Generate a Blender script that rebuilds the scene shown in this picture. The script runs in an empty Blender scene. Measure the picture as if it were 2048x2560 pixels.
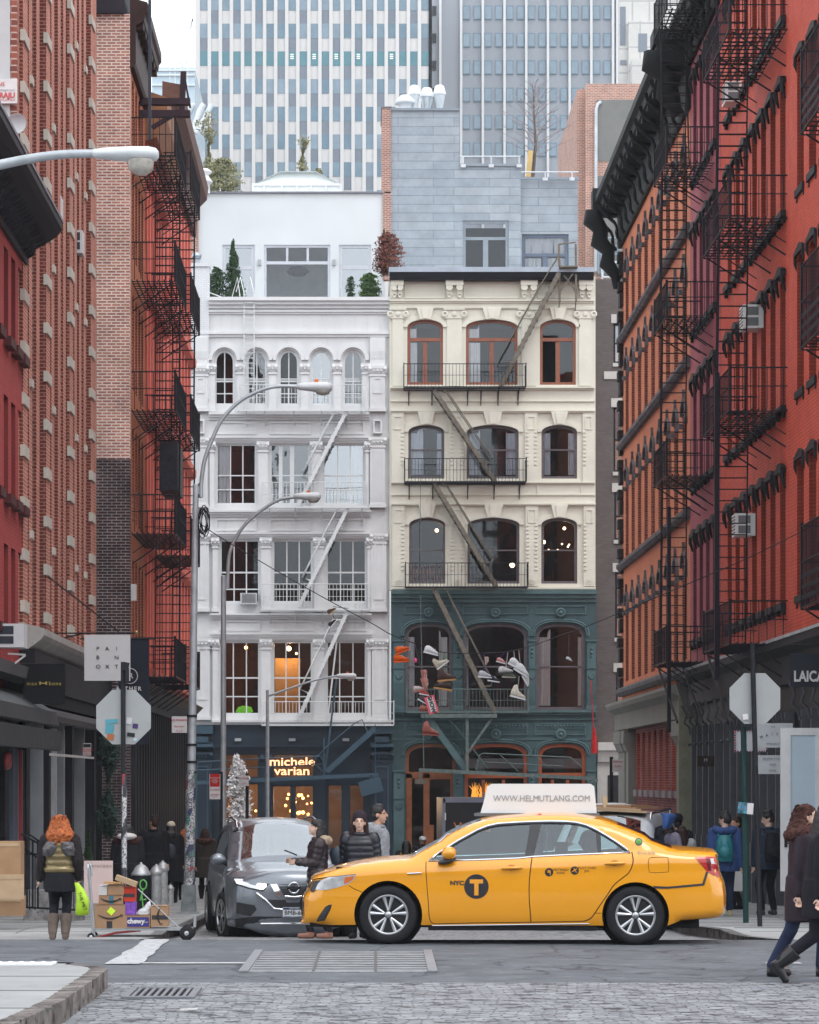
import bpy, bmesh, math, random
from mathutils import Vector, Matrix, Euler
from mathutils.geometry import tessellate_polygon
from mathutils import noise as mnoise
rad = math.radians
rnd = random.Random(7)
scene = bpy.context.scene
COL = scene.collection
# -- camera, sky, sun, exposure
F, CX, CY, CZ = 6900.0, 900.0, 1950.0, 1.85      # focal length, vanishing point (photo pixels), eye height
cam_d = bpy.data.cameras.new("camera")
cam = bpy.data.objects.new("camera", cam_d)
COL.objects.link(cam)
cam.location = (0, 0, CZ)
cam.rotation_euler = (rad(90), 0, 0)
cam_d.sensor_width = 36
cam_d.lens = 36 * F / 2560
cam_d.shift_x = (1024 - CX) / 2560
cam_d.shift_y = (CY - 1280) / 2560
cam_d.clip_start = 0.5
cam_d.clip_end = 3000
scene.camera = cam
SUN_EL, SUN_ROT = 58, 150
world = bpy.data.worlds.new("World")
scene.world = world
world.use_nodes = True
wn, wl = world.node_tree.nodes, world.node_tree.links
wn.clear()
sky = wn.new("ShaderNodeTexSky")
sky.sky_type = 'NISHITA'
sky.sun_disc = False
sky.sun_elevation = rad(SUN_EL)
sky.sun_rotation = rad(SUN_ROT)
sky.air_density = 1.0
sky.dust_density = 1.5
sky.ozone_density = 1.5
hs = wn.new("ShaderNodeHueSaturation")            # thick cloud: the blue washed nearly out
hs.inputs['Saturation'].default_value = 0.42
wl.new(sky.outputs[0], hs.inputs['Color'])
cl = wn.new("ShaderNodeMix"); cl.data_type = 'RGBA'    # the cloud layer itself
cl.inputs[0].default_value = 0.8; cl.inputs[7].default_value = (7.35, 7.65, 7.95, 1)
wl.new(hs.outputs[0], cl.inputs[6])
bg = wn.new("ShaderNodeBackground")
bg.inputs[1].default_value = 0.14
wo = wn.new("ShaderNodeOutputWorld")
wl.new(cl.outputs[2], bg.inputs[0])
wl.new(bg.outputs[0], wo.inputs[0])
sun_d = bpy.data.lights.new("sun", 'SUN')
sun_d.energy = 0.5
sun_d.angle = rad(25)
sun_d.color = (1.0, 0.97, 0.93)
sun = bpy.data.objects.new("sun", sun_d)
COL.objects.link(sun)
_a = rad(SUN_ROT)
_dir = Vector((math.sin(_a) * math.cos(rad(SUN_EL)), math.cos(_a) * math.cos(rad(SUN_EL)), math.sin(rad(SUN_EL))))
sun.rotation_euler = _dir.to_track_quat('Z', 'Y').to_euler()
sun.location = (0, 0, 60)
vs = scene.view_settings
vs.view_transform = 'Standard'
vs.look = 'None'
vs.exposure = 0.95
vs.gamma = 1.0
scene.cycles.max_bounces = 6
scene.cycles.diffuse_bounces = 3
scene.cycles.glossy_bounces = 3
scene.cycles.transparent_max_bounces = 12
scene.cycles.transmission_bounces = 4
scene.cycles.sample_clamp_indirect = 4.0
# -- photo pixel <-> place
def PX(px, D): return (px - CX) * D / F
def PZ(py, D): return CZ + (CY - py) * D / F
def P3(px, py, D): return Vector((PX(px, D), D, PZ(py, D)))
KN = [(-10, 0), (32, 0), (37, -.29), (41, -.46), (48, -.62), (67, -1.17), (90, -1.5), (105, -1.6), (140, -1.7), (400, -1.8)]
def gz(y):                                         # height of the road at distance y
 for (a, za), (b, zb) in zip(KN, KN[1:]):
  if y <= b:
   t = (y - a) / (b - a); return za + (zb - za) * max(0, t)
 return KN[-1][1]
def sz(y):                                         # height of the far sidewalks
 k = min(1, max(0, (y - 34.6) / 2.6))
 return gz(y) + .15 * k
# -- materials
MATS = {}
def _new(name):
 m = bpy.data.materials.new(name); m.use_nodes = True
 return m, m.node_tree.nodes, m.node_tree.links, m.node_tree.nodes['Principled BSDF']
def _pos(n, l, obj=False):
 if obj:
  t = n.new('ShaderNodeTexCoord'); return t.outputs['Object']
 g = n.new('ShaderNodeNewGeometry'); return g.outputs['Position']
def mat(name, col, rough=.6, metal=0.0, var=.12, scale=2.0, bump=0.0, bscale=30, spec=.5, emit=0, coat=0, sheen=0, streak=False, grime=None, gth=.62):
 if name in MATS: return MATS[name]
 m, n, l, b = _new(name)
 b.inputs['Roughness'].default_value = rough
 b.inputs['Metallic'].default_value = metal
 b.inputs['Specular IOR Level'].default_value = .2 if spec == .5 and rough >= .5 and metal < .2 else spec
 b.inputs['Coat Weight'].default_value = coat
 b.inputs['Coat Roughness'].default_value = .05
 if sheen: b.inputs['Sheen Weight'].default_value = sheen
 c = (*col, 1)
 if emit:
  b.inputs['Emission Color'].default_value = c
  b.inputs['Emission Strength'].default_value = emit
 if var or bump or grime:
  pos = _pos(n, l)
  mp = n.new('ShaderNodeMapping'); l.new(pos, mp.inputs[0])
  if streak: mp.inputs['Scale'].default_value = (1, 1, .12)
  nz = n.new('ShaderNodeTexNoise'); nz.inputs['Scale'].default_value = scale; nz.inputs['Detail'].default_value = 6
  nz.inputs['Roughness'].default_value = .65
  l.new(mp.outputs[0], nz.inputs['Vector'])
  mr = n.new('ShaderNodeMapRange'); mr.inputs[1].default_value = .3; mr.inputs[2].default_value = .7
  mr.inputs[3].default_value = 1 - var; mr.inputs[4].default_value = 1 + var
  l.new(nz.outputs[0], mr.inputs[0])
  mx = n.new('ShaderNodeVectorMath'); mx.operation = 'SCALE'; mx.inputs[0].default_value = col
  l.new(mr.outputs[0], mx.inputs['Scale'])
  out = mx.outputs[0]
  if grime:
   n2 = n.new('ShaderNodeTexNoise'); n2.inputs['Scale'].default_value = scale * 1.7; n2.inputs['Detail'].default_value = 8
   n2.inputs['Roughness'].default_value = .75
   l.new(mp.outputs[0], n2.inputs['Vector'])
   cr = n.new('ShaderNodeMapRange'); cr.inputs[1].default_value = gth; cr.inputs[2].default_value = gth + .12
   l.new(n2.outputs[0], cr.inputs[0])
   mm = n.new('ShaderNodeMix'); mm.data_type = 'RGBA'; mm.inputs[7].default_value = (*grime, 1)
   l.new(cr.outputs[0], mm.inputs[0]); l.new(out, mm.inputs[6]); out = mm.outputs[2]
  l.new(out, b.inputs['Base Color'])
  rr = n.new('ShaderNodeMapRange'); rr.inputs[3].default_value = max(0.02, rough * .85); rr.inputs[4].default_value = min(1, rough * 1.15)
  l.new(nz.outputs[0], rr.inputs[0]); l.new(rr.outputs[0], b.inputs['Roughness'])
  if bump:
   n3 = n.new('ShaderNodeTexNoise'); n3.inputs['Scale'].default_value = bscale; n3.inputs['Detail'].default_value = 4
   l.new(pos, n3.inputs['Vector'])
   bp = n.new('ShaderNodeBump'); bp.inputs['Strength'].default_value = bump; bp.inputs['Distance'].default_value = .02
   l.new(n3.outputs[0], bp.inputs['Height']); l.new(bp.outputs[0], b.inputs['Normal'])
 else:
  b.inputs['Base Color'].default_value = c
 MATS[name] = m
 return m
def brick(name, c1, c2, mortar, bw=.21, rh=.072, ms=.009, rough=.85, var=.25, paint=0.0, patch=None, pth=.6, offs=.5, zfade=None):
 if name in MATS: return MATS[name]
 m, n, l, b = _new(name)
 pos = _pos(n, l)
 sp = n.new('ShaderNodeSeparateXYZ'); l.new(pos, sp.inputs[0])
 ad = n.new('ShaderNodeMath'); ad.operation = 'ADD'; l.new(sp.outputs[0], ad.inputs[0]); l.new(sp.outputs[1], ad.inputs[1])
 cb = n.new('ShaderNodeCombineXYZ'); l.new(ad.outputs[0], cb.inputs[0]); l.new(sp.outputs[2], cb.inputs[1])
 br = n.new('ShaderNodeTexBrick'); br.inputs['Scale'].default_value = 1
 br.inputs['Brick Width'].default_value = bw; br.inputs['Row Height'].default_value = rh
 br.inputs['Mortar Size'].default_value = ms; br.inputs['Mortar Smooth'].default_value = .2; br.inputs['Bias'].default_value = 0
 br.offset = offs
 br.inputs['Color1'].default_value = (*c1, 1); br.inputs['Color2'].default_value = (*c2, 1)
 mo = [mortar[i] * (1 - paint) + c1[i] * paint for i in range(3)]
 br.inputs['Mortar'].default_value = (*mo, 1)
 l.new(cb.outputs[0], br.inputs['Vector'])
 nz = n.new('ShaderNodeTexNoise'); nz.inputs['Scale'].default_value = 1.3; nz.inputs['Detail'].default_value = 8; nz.inputs['Roughness'].default_value = .7
 l.new(pos, nz.inputs['Vector'])
 mr = n.new('ShaderNodeMapRange'); mr.inputs[1].default_value = .3; mr.inputs[2].default_value = .7
 mr.inputs[3].default_value = 1 - var; mr.inputs[4].default_value = 1 + var
 l.new(nz.outputs[0], mr.inputs[0])
 mx = n.new('ShaderNodeVectorMath'); mx.operation = 'SCALE'; l.new(br.outputs[0], mx.inputs[0]); l.new(mr.outputs[0], mx.inputs['Scale'])
 out = mx.outputs[0]
 if patch:
  n2 = n.new('ShaderNodeTexNoise'); n2.inputs['Scale'].default_value = .8; n2.inputs['Detail'].default_value = 10; n2.inputs['Roughness'].default_value = .8
  l.new(pos, n2.inputs['Vector'])
  cr = n.new('ShaderNodeMapRange'); cr.inputs[1].default_value = pth; cr.inputs[2].default_value = pth + .1
  l.new(n2.outputs[0], cr.inputs[0])
  mm = n.new('ShaderNodeMix'); mm.data_type = 'RGBA'; mm.inputs[7].default_value = (*patch, 1)
  l.new(cr.outputs[0], mm.inputs[0]); l.new(out, mm.inputs[6]); out = mm.outputs[2]
 l.new(out, b.inputs['Base Color'])
 b.inputs['Roughness'].default_value = rough; b.inputs['Specular IOR Level'].default_value = .12
 bp = n.new('ShaderNodeBump'); bp.inputs['Strength'].default_value = .6; bp.inputs['Distance'].default_value = .01; bp.invert = True
 l.new(br.outputs['Fac'], bp.inputs['Height']); l.new(bp.outputs[0], b.inputs['Normal'])
 MATS[name] = m
 return m
def glass(name, tint=(.8, .85, .88), refl=.12, rough=.02, wav=0.0):
 if name in MATS: return MATS[name]
 m = bpy.data.materials.new(name); m.use_nodes = True
 n, l = m.node_tree.nodes, m.node_tree.links; n.clear()
 o = n.new('ShaderNodeOutputMaterial'); mx = n.new('ShaderNodeMixShader')
 t = n.new('ShaderNodeBsdfTransparent'); t.inputs[0].default_value = (*tint, 1)
 g = n.new('ShaderNodeBsdfGlossy'); g.inputs['Roughness'].default_value = rough
 g.inputs['Color'].default_value = (.9, .95, 1, 1)
 fr = n.new('ShaderNodeFresnel'); fr.inputs[0].default_value = 1.5
 ad = n.new('ShaderNodeMath'); ad.operation = 'ADD'; ad.inputs[1].default_value = refl; ad.use_clamp = True
 l.new(fr.outputs[0], ad.inputs[0]); l.new(ad.outputs[0], mx.inputs[0])
 l.new(t.outputs[0], mx.inputs[1]); l.new(g.outputs[0], mx.inputs[2]); l.new(mx.outputs[0], o.inputs[0])
 if wav:
  nz = n.new('ShaderNodeTexNoise'); nz.inputs['Scale'].default_value = 1.2
  ge = n.new('ShaderNodeNewGeometry'); l.new(ge.outputs['Position'], nz.inputs['Vector'])
  bp = n.new('ShaderNodeBump'); bp.inputs['Strength'].default_value = wav; bp.inputs['Distance'].default_value = .05
  l.new(nz.outputs[0], bp.inputs['Height']); l.new(bp.outputs[0], g.inputs['Normal'])
 MATS[name] = m
 return m
# -- things, parts
WMX = {}
def _cp(o, label, cat, group, kind):
 if label: o['label'] = label
 if cat: o['category'] = cat
 if group: o['group'] = group
 if kind: o['kind'] = kind
def thing(name, label, cat, loc=(0, 0, 0), rz=0, group=None, kind=None):
 o = bpy.data.objects.new(name, None); COL.objects.link(o)
 o.empty_display_size = .2
 o.location = loc; o.rotation_euler = (0, 0, rz)
 WMX[o.name] = Matrix.Translation(Vector(loc)) @ Matrix.Rotation(rz, 4, 'Z')
 _cp(o, label, cat, group, kind)
 return o
def TR(x=0, y=0, z=0): return Matrix.Translation(Vector((x, y, z)))
def RZ(a): return Matrix.Rotation(a, 4, 'Z')
def link(o, parent, frame=None, label=None, cat=None, group=None, kind=None):
 COL.objects.link(o)
 fr = frame or Matrix.Identity(4)
 if parent is not None:
  o.parent = parent
  o.matrix_local = WMX[parent.name].inverted() @ fr
 else:
  o.matrix_local = fr
 WMX[o.name] = fr.copy()
 _cp(o, label, cat, group, kind)
 return o
def copy_tree(o, parent, delta, label=None, group=None):
 c = o.copy(); COL.objects.link(c)
 fr = delta @ WMX[o.name]
 if parent is not None:
  c.parent = parent; c.matrix_parent_inverse = Matrix.Identity(4)
  c.matrix_local = WMX[parent.name].inverted() @ fr
 else:
  c.parent = None
  c.matrix_local = fr
 WMX[c.name] = fr
 for ch in CH.get(o.name, []):
  k = copy_tree(ch, c, delta); CH.setdefault(c.name, []).append(k)
 if label: c['label'] = label
 if group: c['group'] = group
 return c
CH = {}
def sub(parent, o):
 CH.setdefault(parent.name, []).append(o); return o
class MB:
 def __init__(s, T=None):
  s.v, s.f, s.mi, s.sm = [], [], [], []; s.T = T or Matrix.Identity(4); s.m = 0; s.s = False
 def add(s, vs, fs, smooth=None):
  n = len(s.v); T = s.T
  s.v += [T @ Vector(p) for p in vs]
  for f in fs:
   s.f.append([i + n for i in f]); s.mi.append(s.m); s.sm.append(s.s if smooth is None else smooth)
 def box(s, x0, x1, y0, y1, z0, z1, R=None):
  v = [(x0, y0, z0), (x1, y0, z0), (x1, y1, z0), (x0, y1, z0), (x0, y0, z1), (x1, y0, z1), (x1, y1, z1), (x0, y1, z1)]
  if R: v = [R @ Vector(p) for p in v]
  s.add(v, [(3, 2, 1, 0), (4, 5, 6, 7), (0, 1, 5, 4), (1, 2, 6, 5), (2, 3, 7, 6), (3, 0, 4, 7)], False)
 def cbox(s, c, d, R=None):
  M = TR(*c) @ R if R else TR(*c)
  s.box(-d[0] / 2, d[0] / 2, -d[1] / 2, d[1] / 2, -d[2] / 2, d[2] / 2, M)
 def quad(s, a, b, c, d): s.add([a, b, c, d], [(0, 1, 2, 3)], False)
 def bar(s, p, q, w, h=None, up=(0, 0, 1)):
  h = h or w; p, q = Vector(p), Vector(q); d = (q - p)
  if d.length < 1e-6: return
  d.normalize(); u = Vector(up)
  if abs(d.dot(u)) > .98: u = Vector((0, 1, 0))
  a = d.cross(u).normalized() * (w / 2); b = a.cross(d).normalized() * (h / 2)
  v = [p - a - b, p + a - b, p + a + b, p - a + b, q - a - b, q + a - b, q + a + b, q - a + b]
  s.add(v, [(3, 2, 1, 0), (4, 5, 6, 7), (0, 1, 5, 4), (1, 2, 6, 5), (2, 3, 7, 6), (3, 0, 4, 7)], False)
 def tube(s, pts, r, seg=6, cap=True, closed=False, flat=1.0):
  pts = [Vector(p) for p in pts]; n = len(pts)
  rs = r if isinstance(r, (list, tuple)) else [r] * n
  vs = []; ref = None
  for i, p in enumerate(pts):
   if closed: d = pts[(i + 1) % n] - pts[i - 1]
   else: d = pts[min(i + 1, n - 1)] - pts[max(i - 1, 0)]
   d.normalize()
   if ref is None or abs(ref.dot(d)) > .95:
    ref = Vector((0, 0, 1)) if abs(d.z) < .9 else Vector((1, 0, 0))
   a = (ref - d * ref.dot(d)).normalized(); ref = a; b = d.cross(a)
   for k in range(seg):
    t = 2 * math.pi * k / seg
    vs.append(p + a * math.cos(t) * rs[i] + b * math.sin(t) * rs[i] * flat)
  fs = []
  for i in range(n if closed else n - 1):
   j = (i + 1) % n
   for k in range(seg):
    k2 = (k + 1) % seg
    fs.append((i * seg + k, i * seg + k2, j * seg + k2, j * seg + k))
  s.add(vs, fs, True)
  if cap and not closed:
   s.add(vs[:seg][::-1], [tuple(range(seg))], False); s.add(vs[-seg:], [tuple(range(seg))], False)
 def lathe(s, prof, c=(0, 0, 0), seg=16, axis='Z', smooth=True, cap=True):
  vs = []
  for r, h in prof:
   for k in range(seg):
    t = 2 * math.pi * k / seg; a, b = r * math.cos(t), r * math.sin(t)
    p = (a, b, h) if axis == 'Z' else ((a, h, b) if axis == 'Y' else (h, a, b))
    vs.append((p[0] + c[0], p[1] + c[1], p[2] + c[2]))
  fs = []
  for i in range(len(prof) - 1):
   for k in range(seg):
    k2 = (k + 1) % seg
    fs.append((i * seg + k, i * seg + k2, (i + 1) * seg + k2, (i + 1) * seg + k))
  s.add(vs, fs, smooth)
  if not cap: return
  if prof[0][0] > 1e-4: s.add(vs[:seg], [tuple(range(seg))[::-1]], False)
  if prof[-1][0] > 1e-4: s.add(vs[-seg:], [tuple(range(seg))], False)
 def ell(s, c, r, seg=12, rings=8, R=None):
  vs, fs = [], []
  for i in range(rings + 1):
   ph = math.pi * i / rings
   for k in range(seg):
    t = 2 * math.pi * k / seg
    p = Vector((r[0] * math.sin(ph) * math.cos(t), r[1] * math.sin(ph) * math.sin(t), r[2] * math.cos(ph)))
    if R: p = R @ p
    vs.append(p + Vector(c))
  for i in range(rings):
   for k in range(seg):
    k2 = (k + 1) % seg
    fs.append((i * seg + k, (i + 1) * seg + k, (i + 1) * seg + k2, i * seg + k2))
  s.add(vs, fs, True)
 def loft(s, secs, seg=16, cap=True, R=None):
  vs, fs = [], []
  for (cx, cy, cz, rx, ry) in secs:
   for k in range(seg):
    t = 2 * math.pi * k / seg
    p = Vector((cx + rx * math.cos(t), cy + ry * math.sin(t), cz))
    vs.append(R @ p if R else p)
  for i in range(len(secs) - 1):
   for k in range(seg):
    k2 = (k + 1) % seg
    fs.append((i * seg + k, i * seg + k2, (i + 1) * seg + k2, (i + 1) * seg + k))
  s.add(vs, fs, True)
  if cap: s.add(vs[:seg][::-1], [tuple(range(seg))], True); s.add(vs[-seg:], [tuple(range(seg))], True)
 def prof(s, pts, u0, u1):
  n = len(pts); vs = [(u0, y, z) for y, z in pts] + [(u1, y, z) for y, z in pts]
  s.add(vs, [(i, (i + 1) % n, n + (i + 1) % n, n + i) for i in range(n)] + [tuple(range(n))[::-1], tuple(range(n, 2 * n))], False)
 def plate(s, pts, y0, y1, holes=()):
  loops = [list(pts)] + [list(h) for h in holes]
  flat = [p for lp in loops for p in lp]
  tris = tessellate_polygon([[Vector((p[0], p[1], 0)) for p in lp] for lp in loops])
  s.add([(p[0], y0, p[1]) for p in flat], [tuple(t) for t in tris], False)
  if y1 != y0:
   if not holes: s.add([(p[0], y1, p[1]) for p in flat], [tuple(t) for t in tris], False)
   for lp in loops:
    k = len(lp)
    s.add([(p[0], y0, p[1]) for p in lp] + [(p[0], y1, p[1]) for p in lp],
                      [(i, (i + 1) % k, k + (i + 1) % k, k + i) for i in range(k)], False)
 def ring(s, outer, inner, y0, y1):
  k = len(outer)
  for a, b, ya in ((outer, inner, y0), (outer, inner, y1)):
   s.add([(p[0], ya, p[1]) for p in a] + [(p[0], ya, p[1]) for p in b], [(i, (i + 1) % k, k + (i + 1) % k, k + i) for i in range(k)], False)
  for lp in (outer, inner):
   s.add([(p[0], y0, p[1]) for p in lp] + [(p[0], y1, p[1]) for p in lp], [(i, (i + 1) % k, k + (i + 1) % k, k + i) for i in range(k)], False)
 def build(s, name, mats, parent=None, frame=None, label=None, cat=None, group=None, kind=None, fix=True):
  me = bpy.data.meshes.new(name)
  if frame is None:
   inv = WMX[parent.name].inverted() if parent is not None else Matrix.Identity(4)
   vv = [inv @ p for p in s.v]; fr = WMX[parent.name] if parent is not None else Matrix.Identity(4)
  else: vv, fr = s.v, frame
  me.from_pydata([tuple(p) for p in vv], [], s.f)
  if not isinstance(mats, (list, tuple)): mats = [mats]
  for m in mats: me.materials.append(m)
  me.polygons.foreach_set('material_index', s.mi)
  me.polygons.foreach_set('use_smooth', s.sm)
  me.validate()
  if fix:
   bm = bmesh.new(); bm.from_mesh(me); bmesh.ops.recalc_face_normals(bm, faces=bm.faces); bm.to_mesh(me); bm.free()
  me.update()
  o = bpy.data.objects.new(name, me)
  link(o, parent, fr, label, cat, group, kind)
  if parent is not None: sub(parent, o)
  return o
def solo(mb, name, mats, label, cat, group=None, kind=None, base=None):
 if base is None:
  xs = [p.x for p in mb.v]; ys = [p.y for p in mb.v]; zs = [p.z for p in mb.v]
  base = ((min(xs) + max(xs)) / 2, (min(ys) + max(ys)) / 2, min(zs))
 fr = TR(*base); inv = fr.inverted(); mb.v = [inv @ p for p in mb.v]
 return mb.build(name, mats, None, fr, label, cat, group, kind)
def text(txt, size, m, parent, frame, name='lettering', align='CENTER', extr=.002, sx=1.0, space=1.0, bold=0.0):
 cu = bpy.data.curves.new(name, 'FONT'); cu.body = txt; cu.size = size; cu.extrude = extr; cu.align_x = align; cu.align_y = 'CENTER'
 cu.space_character = space; cu.offset = bold; cu.resolution_u = 3
 o = bpy.data.objects.new(name, cu)
 me = bpy.data.meshes.new_from_object(o); bpy.data.objects.remove(o)
 me.transform(Matrix.Scale(sx, 4, Vector((1, 0, 0)))); me.transform(Matrix.Rotation(rad(90), 4, 'X'))
 me.materials.clear(); me.materials.append(m)
 o = bpy.data.objects.new(name, me)
 link(o, parent, frame)
 if parent is not None: sub(parent, o)
 return o
def arch(u0, u1, v0, vs, vt, n=10, e=2.0):
 c, a, b = (u0 + u1) / 2, (u1 - u0) / 2, vt - vs
 pts = [(u0, v0), (u1, v0)]
 for i in range(n + 1):
  t = math.pi * i / n
  x, y = math.cos(t), math.sin(t)
  pts.append((c + a * math.copysign(abs(x) ** (2 / e), x), vs + b * abs(y) ** (2 / e)))
 return pts
def rect(u0, u1, v0, v1): return [(u0, v0), (u1, v0), (u1, v1), (u0, v1)]
def circ(u, v, r, n=20): return [(u + r * math.cos(2 * math.pi * i / n), v + r * math.sin(2 * math.pi * i / n)) for i in range(n)]
def TFRONT(D): return TR(0, D, 0)
XR, XL1, XL2 = 8.52, -6.27, -5.5
TRIGHT = TR(XR, 0, 0) @ RZ(rad(-90))               # x -> -Y, y -> +X
def TLEFT(X): return TR(X, 0, 0) @ RZ(rad(90))     # x -> +Y, y -> -X
# == GROUND
def cobbles(name, c1, c2, mortar, bw, rh, ms, bump=1.0, stretch=1.0):
 m, n, l, b = _new(name)
 pos = _pos(n, l)
 nz = n.new('ShaderNodeTexNoise'); nz.inputs['Scale'].default_value = 1.1; nz.inputs['Detail'].default_value = 3
 l.new(pos, nz.inputs['Vector'])
 sc = n.new('ShaderNodeVectorMath'); sc.operation = 'SCALE'; sc.inputs['Scale'].default_value = .3
 l.new(nz.outputs['Color'], sc.inputs[0])
 ad = n.new('ShaderNodeVectorMath'); l.new(pos, ad.inputs[0]); l.new(sc.outputs[0], ad.inputs[1])
 br = n.new('ShaderNodeTexBrick'); br.inputs['Scale'].default_value = 1
 br.inputs['Brick Width'].default_value = bw; br.inputs['Row Height'].default_value = rh
 br.inputs['Mortar Size'].default_value = ms; br.inputs['Mortar Smooth'].default_value = .5; br.inputs['Bias'].default_value = -.1
 br.inputs['Color1'].default_value = (*c1, 1); br.inputs['Color2'].default_value = (*c2, 1); br.inputs['Mortar'].default_value = (*mortar, 1)
 l.new(ad.outputs[0], br.inputs['Vector'])
 n2 = n.new('ShaderNodeTexNoise'); n2.inputs['Scale'].default_value = 5; n2.inputs['Detail'].default_value = 8; n2.inputs['Roughness'].default_value = .75
 l.new(pos, n2.inputs['Vector'])
 mr = n.new('ShaderNodeMapRange'); mr.inputs[1].default_value = .3; mr.inputs[2].default_value = .7; mr.inputs[3].default_value = .6; mr.inputs[4].default_value = 1.4
 l.new(n2.outputs[0], mr.inputs[0])
 mx = n.new('ShaderNodeVectorMath'); mx.operation = 'SCALE'; l.new(br.outputs[0], mx.inputs[0]); l.new(mr.outputs[0], mx.inputs['Scale'])
 mp = n.new('ShaderNodeMapping'); mp.inputs['Scale'].default_value = (1.5, 2.2, 1); l.new(ad.outputs[0], mp.inputs[0])
 n3 = n.new('ShaderNodeTexNoise'); n3.inputs['Scale'].default_value = 3.4; n3.inputs['Detail'].default_value = 6; n3.inputs['Roughness'].default_value = .6
 l.new(mp.outputs[0], n3.inputs['Vector'])
 cr = n.new('ShaderNodeMapRange'); cr.inputs[1].default_value = .55; cr.inputs[2].default_value = .60
 l.new(n3.outputs[0], cr.inputs[0])
 mm = n.new('ShaderNodeMix'); mm.data_type = 'RGBA'; mm.inputs[7].default_value = (.035, .037, .045, 1)
 l.new(cr.outputs[0], mm.inputs[0]); l.new(mx.outputs[0], mm.inputs[6]); l.new(mm.outputs[2], b.inputs['Base Color'])
 b.inputs['Roughness'].default_value = .6
 bp = n.new('ShaderNodeBump'); bp.inputs['Strength'].default_value = bump; bp.inputs['Distance'].default_value = .03; bp.invert = True
 l.new(br.outputs['Fac'], bp.inputs['Height'])
 b2 = n.new('ShaderNodeBump'); b2.inputs['Strength'].default_value = .5; b2.inputs['Distance'].default_value = .03
 l.new(n2.outputs[0], b2.inputs['Height']); l.new(bp.outputs[0], b2.inputs['Normal']); l.new(b2.outputs[0], b.inputs['Normal'])
 return m
M_cob = cobbles('granite_setts', (.28, .295, .315), (.155, .165, .18), (.11, .115, .125), .20, .10, .010)
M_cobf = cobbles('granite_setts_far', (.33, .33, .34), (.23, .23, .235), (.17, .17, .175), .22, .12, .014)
M_asph = mat('asphalt', (.115, .127, .142), .75, 0, .25, 1.6, .5, 60, grime=(.165, .18, .195), gth=.53)
def cracks(m, sc=.45, w=.012):
 n, l = m.node_tree.nodes, m.node_tree.links; b = n['Principled BSDF']; src = b.inputs['Base Color'].links[0].from_socket
 g = n.new('ShaderNodeNewGeometry'); nz = n.new('ShaderNodeTexNoise'); nz.inputs['Scale'].default_value = 1.5; nz.inputs['Detail'].default_value = 6; l.new(g.outputs['Position'], nz.inputs['Vector'])
 ad = n.new('ShaderNodeVectorMath'); l.new(g.outputs['Position'], ad.inputs[0]); l.new(nz.outputs['Color'], ad.inputs[1])
 v = n.new('ShaderNodeTexVoronoi'); v.feature = 'DISTANCE_TO_EDGE'; v.inputs['Scale'].default_value = sc; l.new(ad.outputs[0], v.inputs['Vector'])
 r = n.new('ShaderNodeMapRange'); r.inputs[1].default_value = w * .4; r.inputs[2].default_value = w; r.inputs[3].default_value = .7; r.inputs[4].default_value = 0; l.new(v.outputs['Distance'], r.inputs[0])
 x = n.new('ShaderNodeMix'); x.data_type = 'RGBA'; x.inputs[7].default_value = (.04, .042, .05, 1); l.new(r.outputs[0], x.inputs[0]); l.new(src, x.inputs[6]); l.new(x.outputs[2], b.inputs['Base Color'])
cracks(M_asph)
M_walk = mat('sidewalk_concrete', (.31, .318, .32), .9, 0, .16, .9, .3, 50, grime=(.24, .24, .245), gth=.57)
M_kerb = mat('kerb_stone', (.17, .155, .145), .9, 0, .6, 3.0, 1.0, 7, grime=(.04, .034, .036), gth=.50)
M_paint = mat('road_paint', (.44, .45, .46), .8, 0, .12, 6, .2, 40, grime=(.26, .28, .30), gth=.50)
M_slabj = mat('slab_joint', (.12, .12, .12), .9)
def ysamp(y0, y1, step=1.0):
 k = [y for y, _ in KN if y0 < y < y1]
 n = max(1, int((y1 - y0) / step)); k += [y0 + (y1 - y0) * i / n for i in range(n + 1)]
 return sorted(set(round(a, 3) for a in k))
def strip(mb, xl, xr, y0, y1, h, zf=gz, step=1.5, rag=0):
 ys = ysamp(y0, y1, step); f = lambda a, y: a(y) if callable(a) else a
 vs = []
 for y in ys:
  vs += [(f(xl, y) + (rnd.uniform(-rag, rag)), y, zf(y) + h), (f(xr, y) + (rnd.uniform(-rag, rag)), y, zf(y) + h)]
 mb.add(vs, [(2 * i, 2 * i + 1, 2 * i + 3, 2 * i + 2) for i in range(len(ys) - 1)], True)
g = MB(); strip(g, -900, 900, -60, 1500, -.03)
g.build('ground', M_asph, kind='structure')
g = MB()
strip(g, -40, 40, -40, 25.2, 0.0, step=2); g.build('cobbled_road', M_cob, kind='structure')
g = MB(); strip(g, -60, 60, 25.2, 33.8, -.004, step=2); strip(g, -60, 60, 91, 103.2, -.004)
g.build('asphalt_road', M_asph, kind='structure')
g = MB(); strip(g, -2.72, 4.98, 33.8, 91, -.002); g.build('cobbled_street', M_cobf, kind='structure')
def corner(cx, cy, r, a0, a1, n=8):
 return [(cx + r * math.cos(rad(a0 + (a1 - a0) * i / n)), cy + r * math.sin(rad(a0 + (a1 - a0) * i / n))) for i in range(n + 1)]
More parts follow.
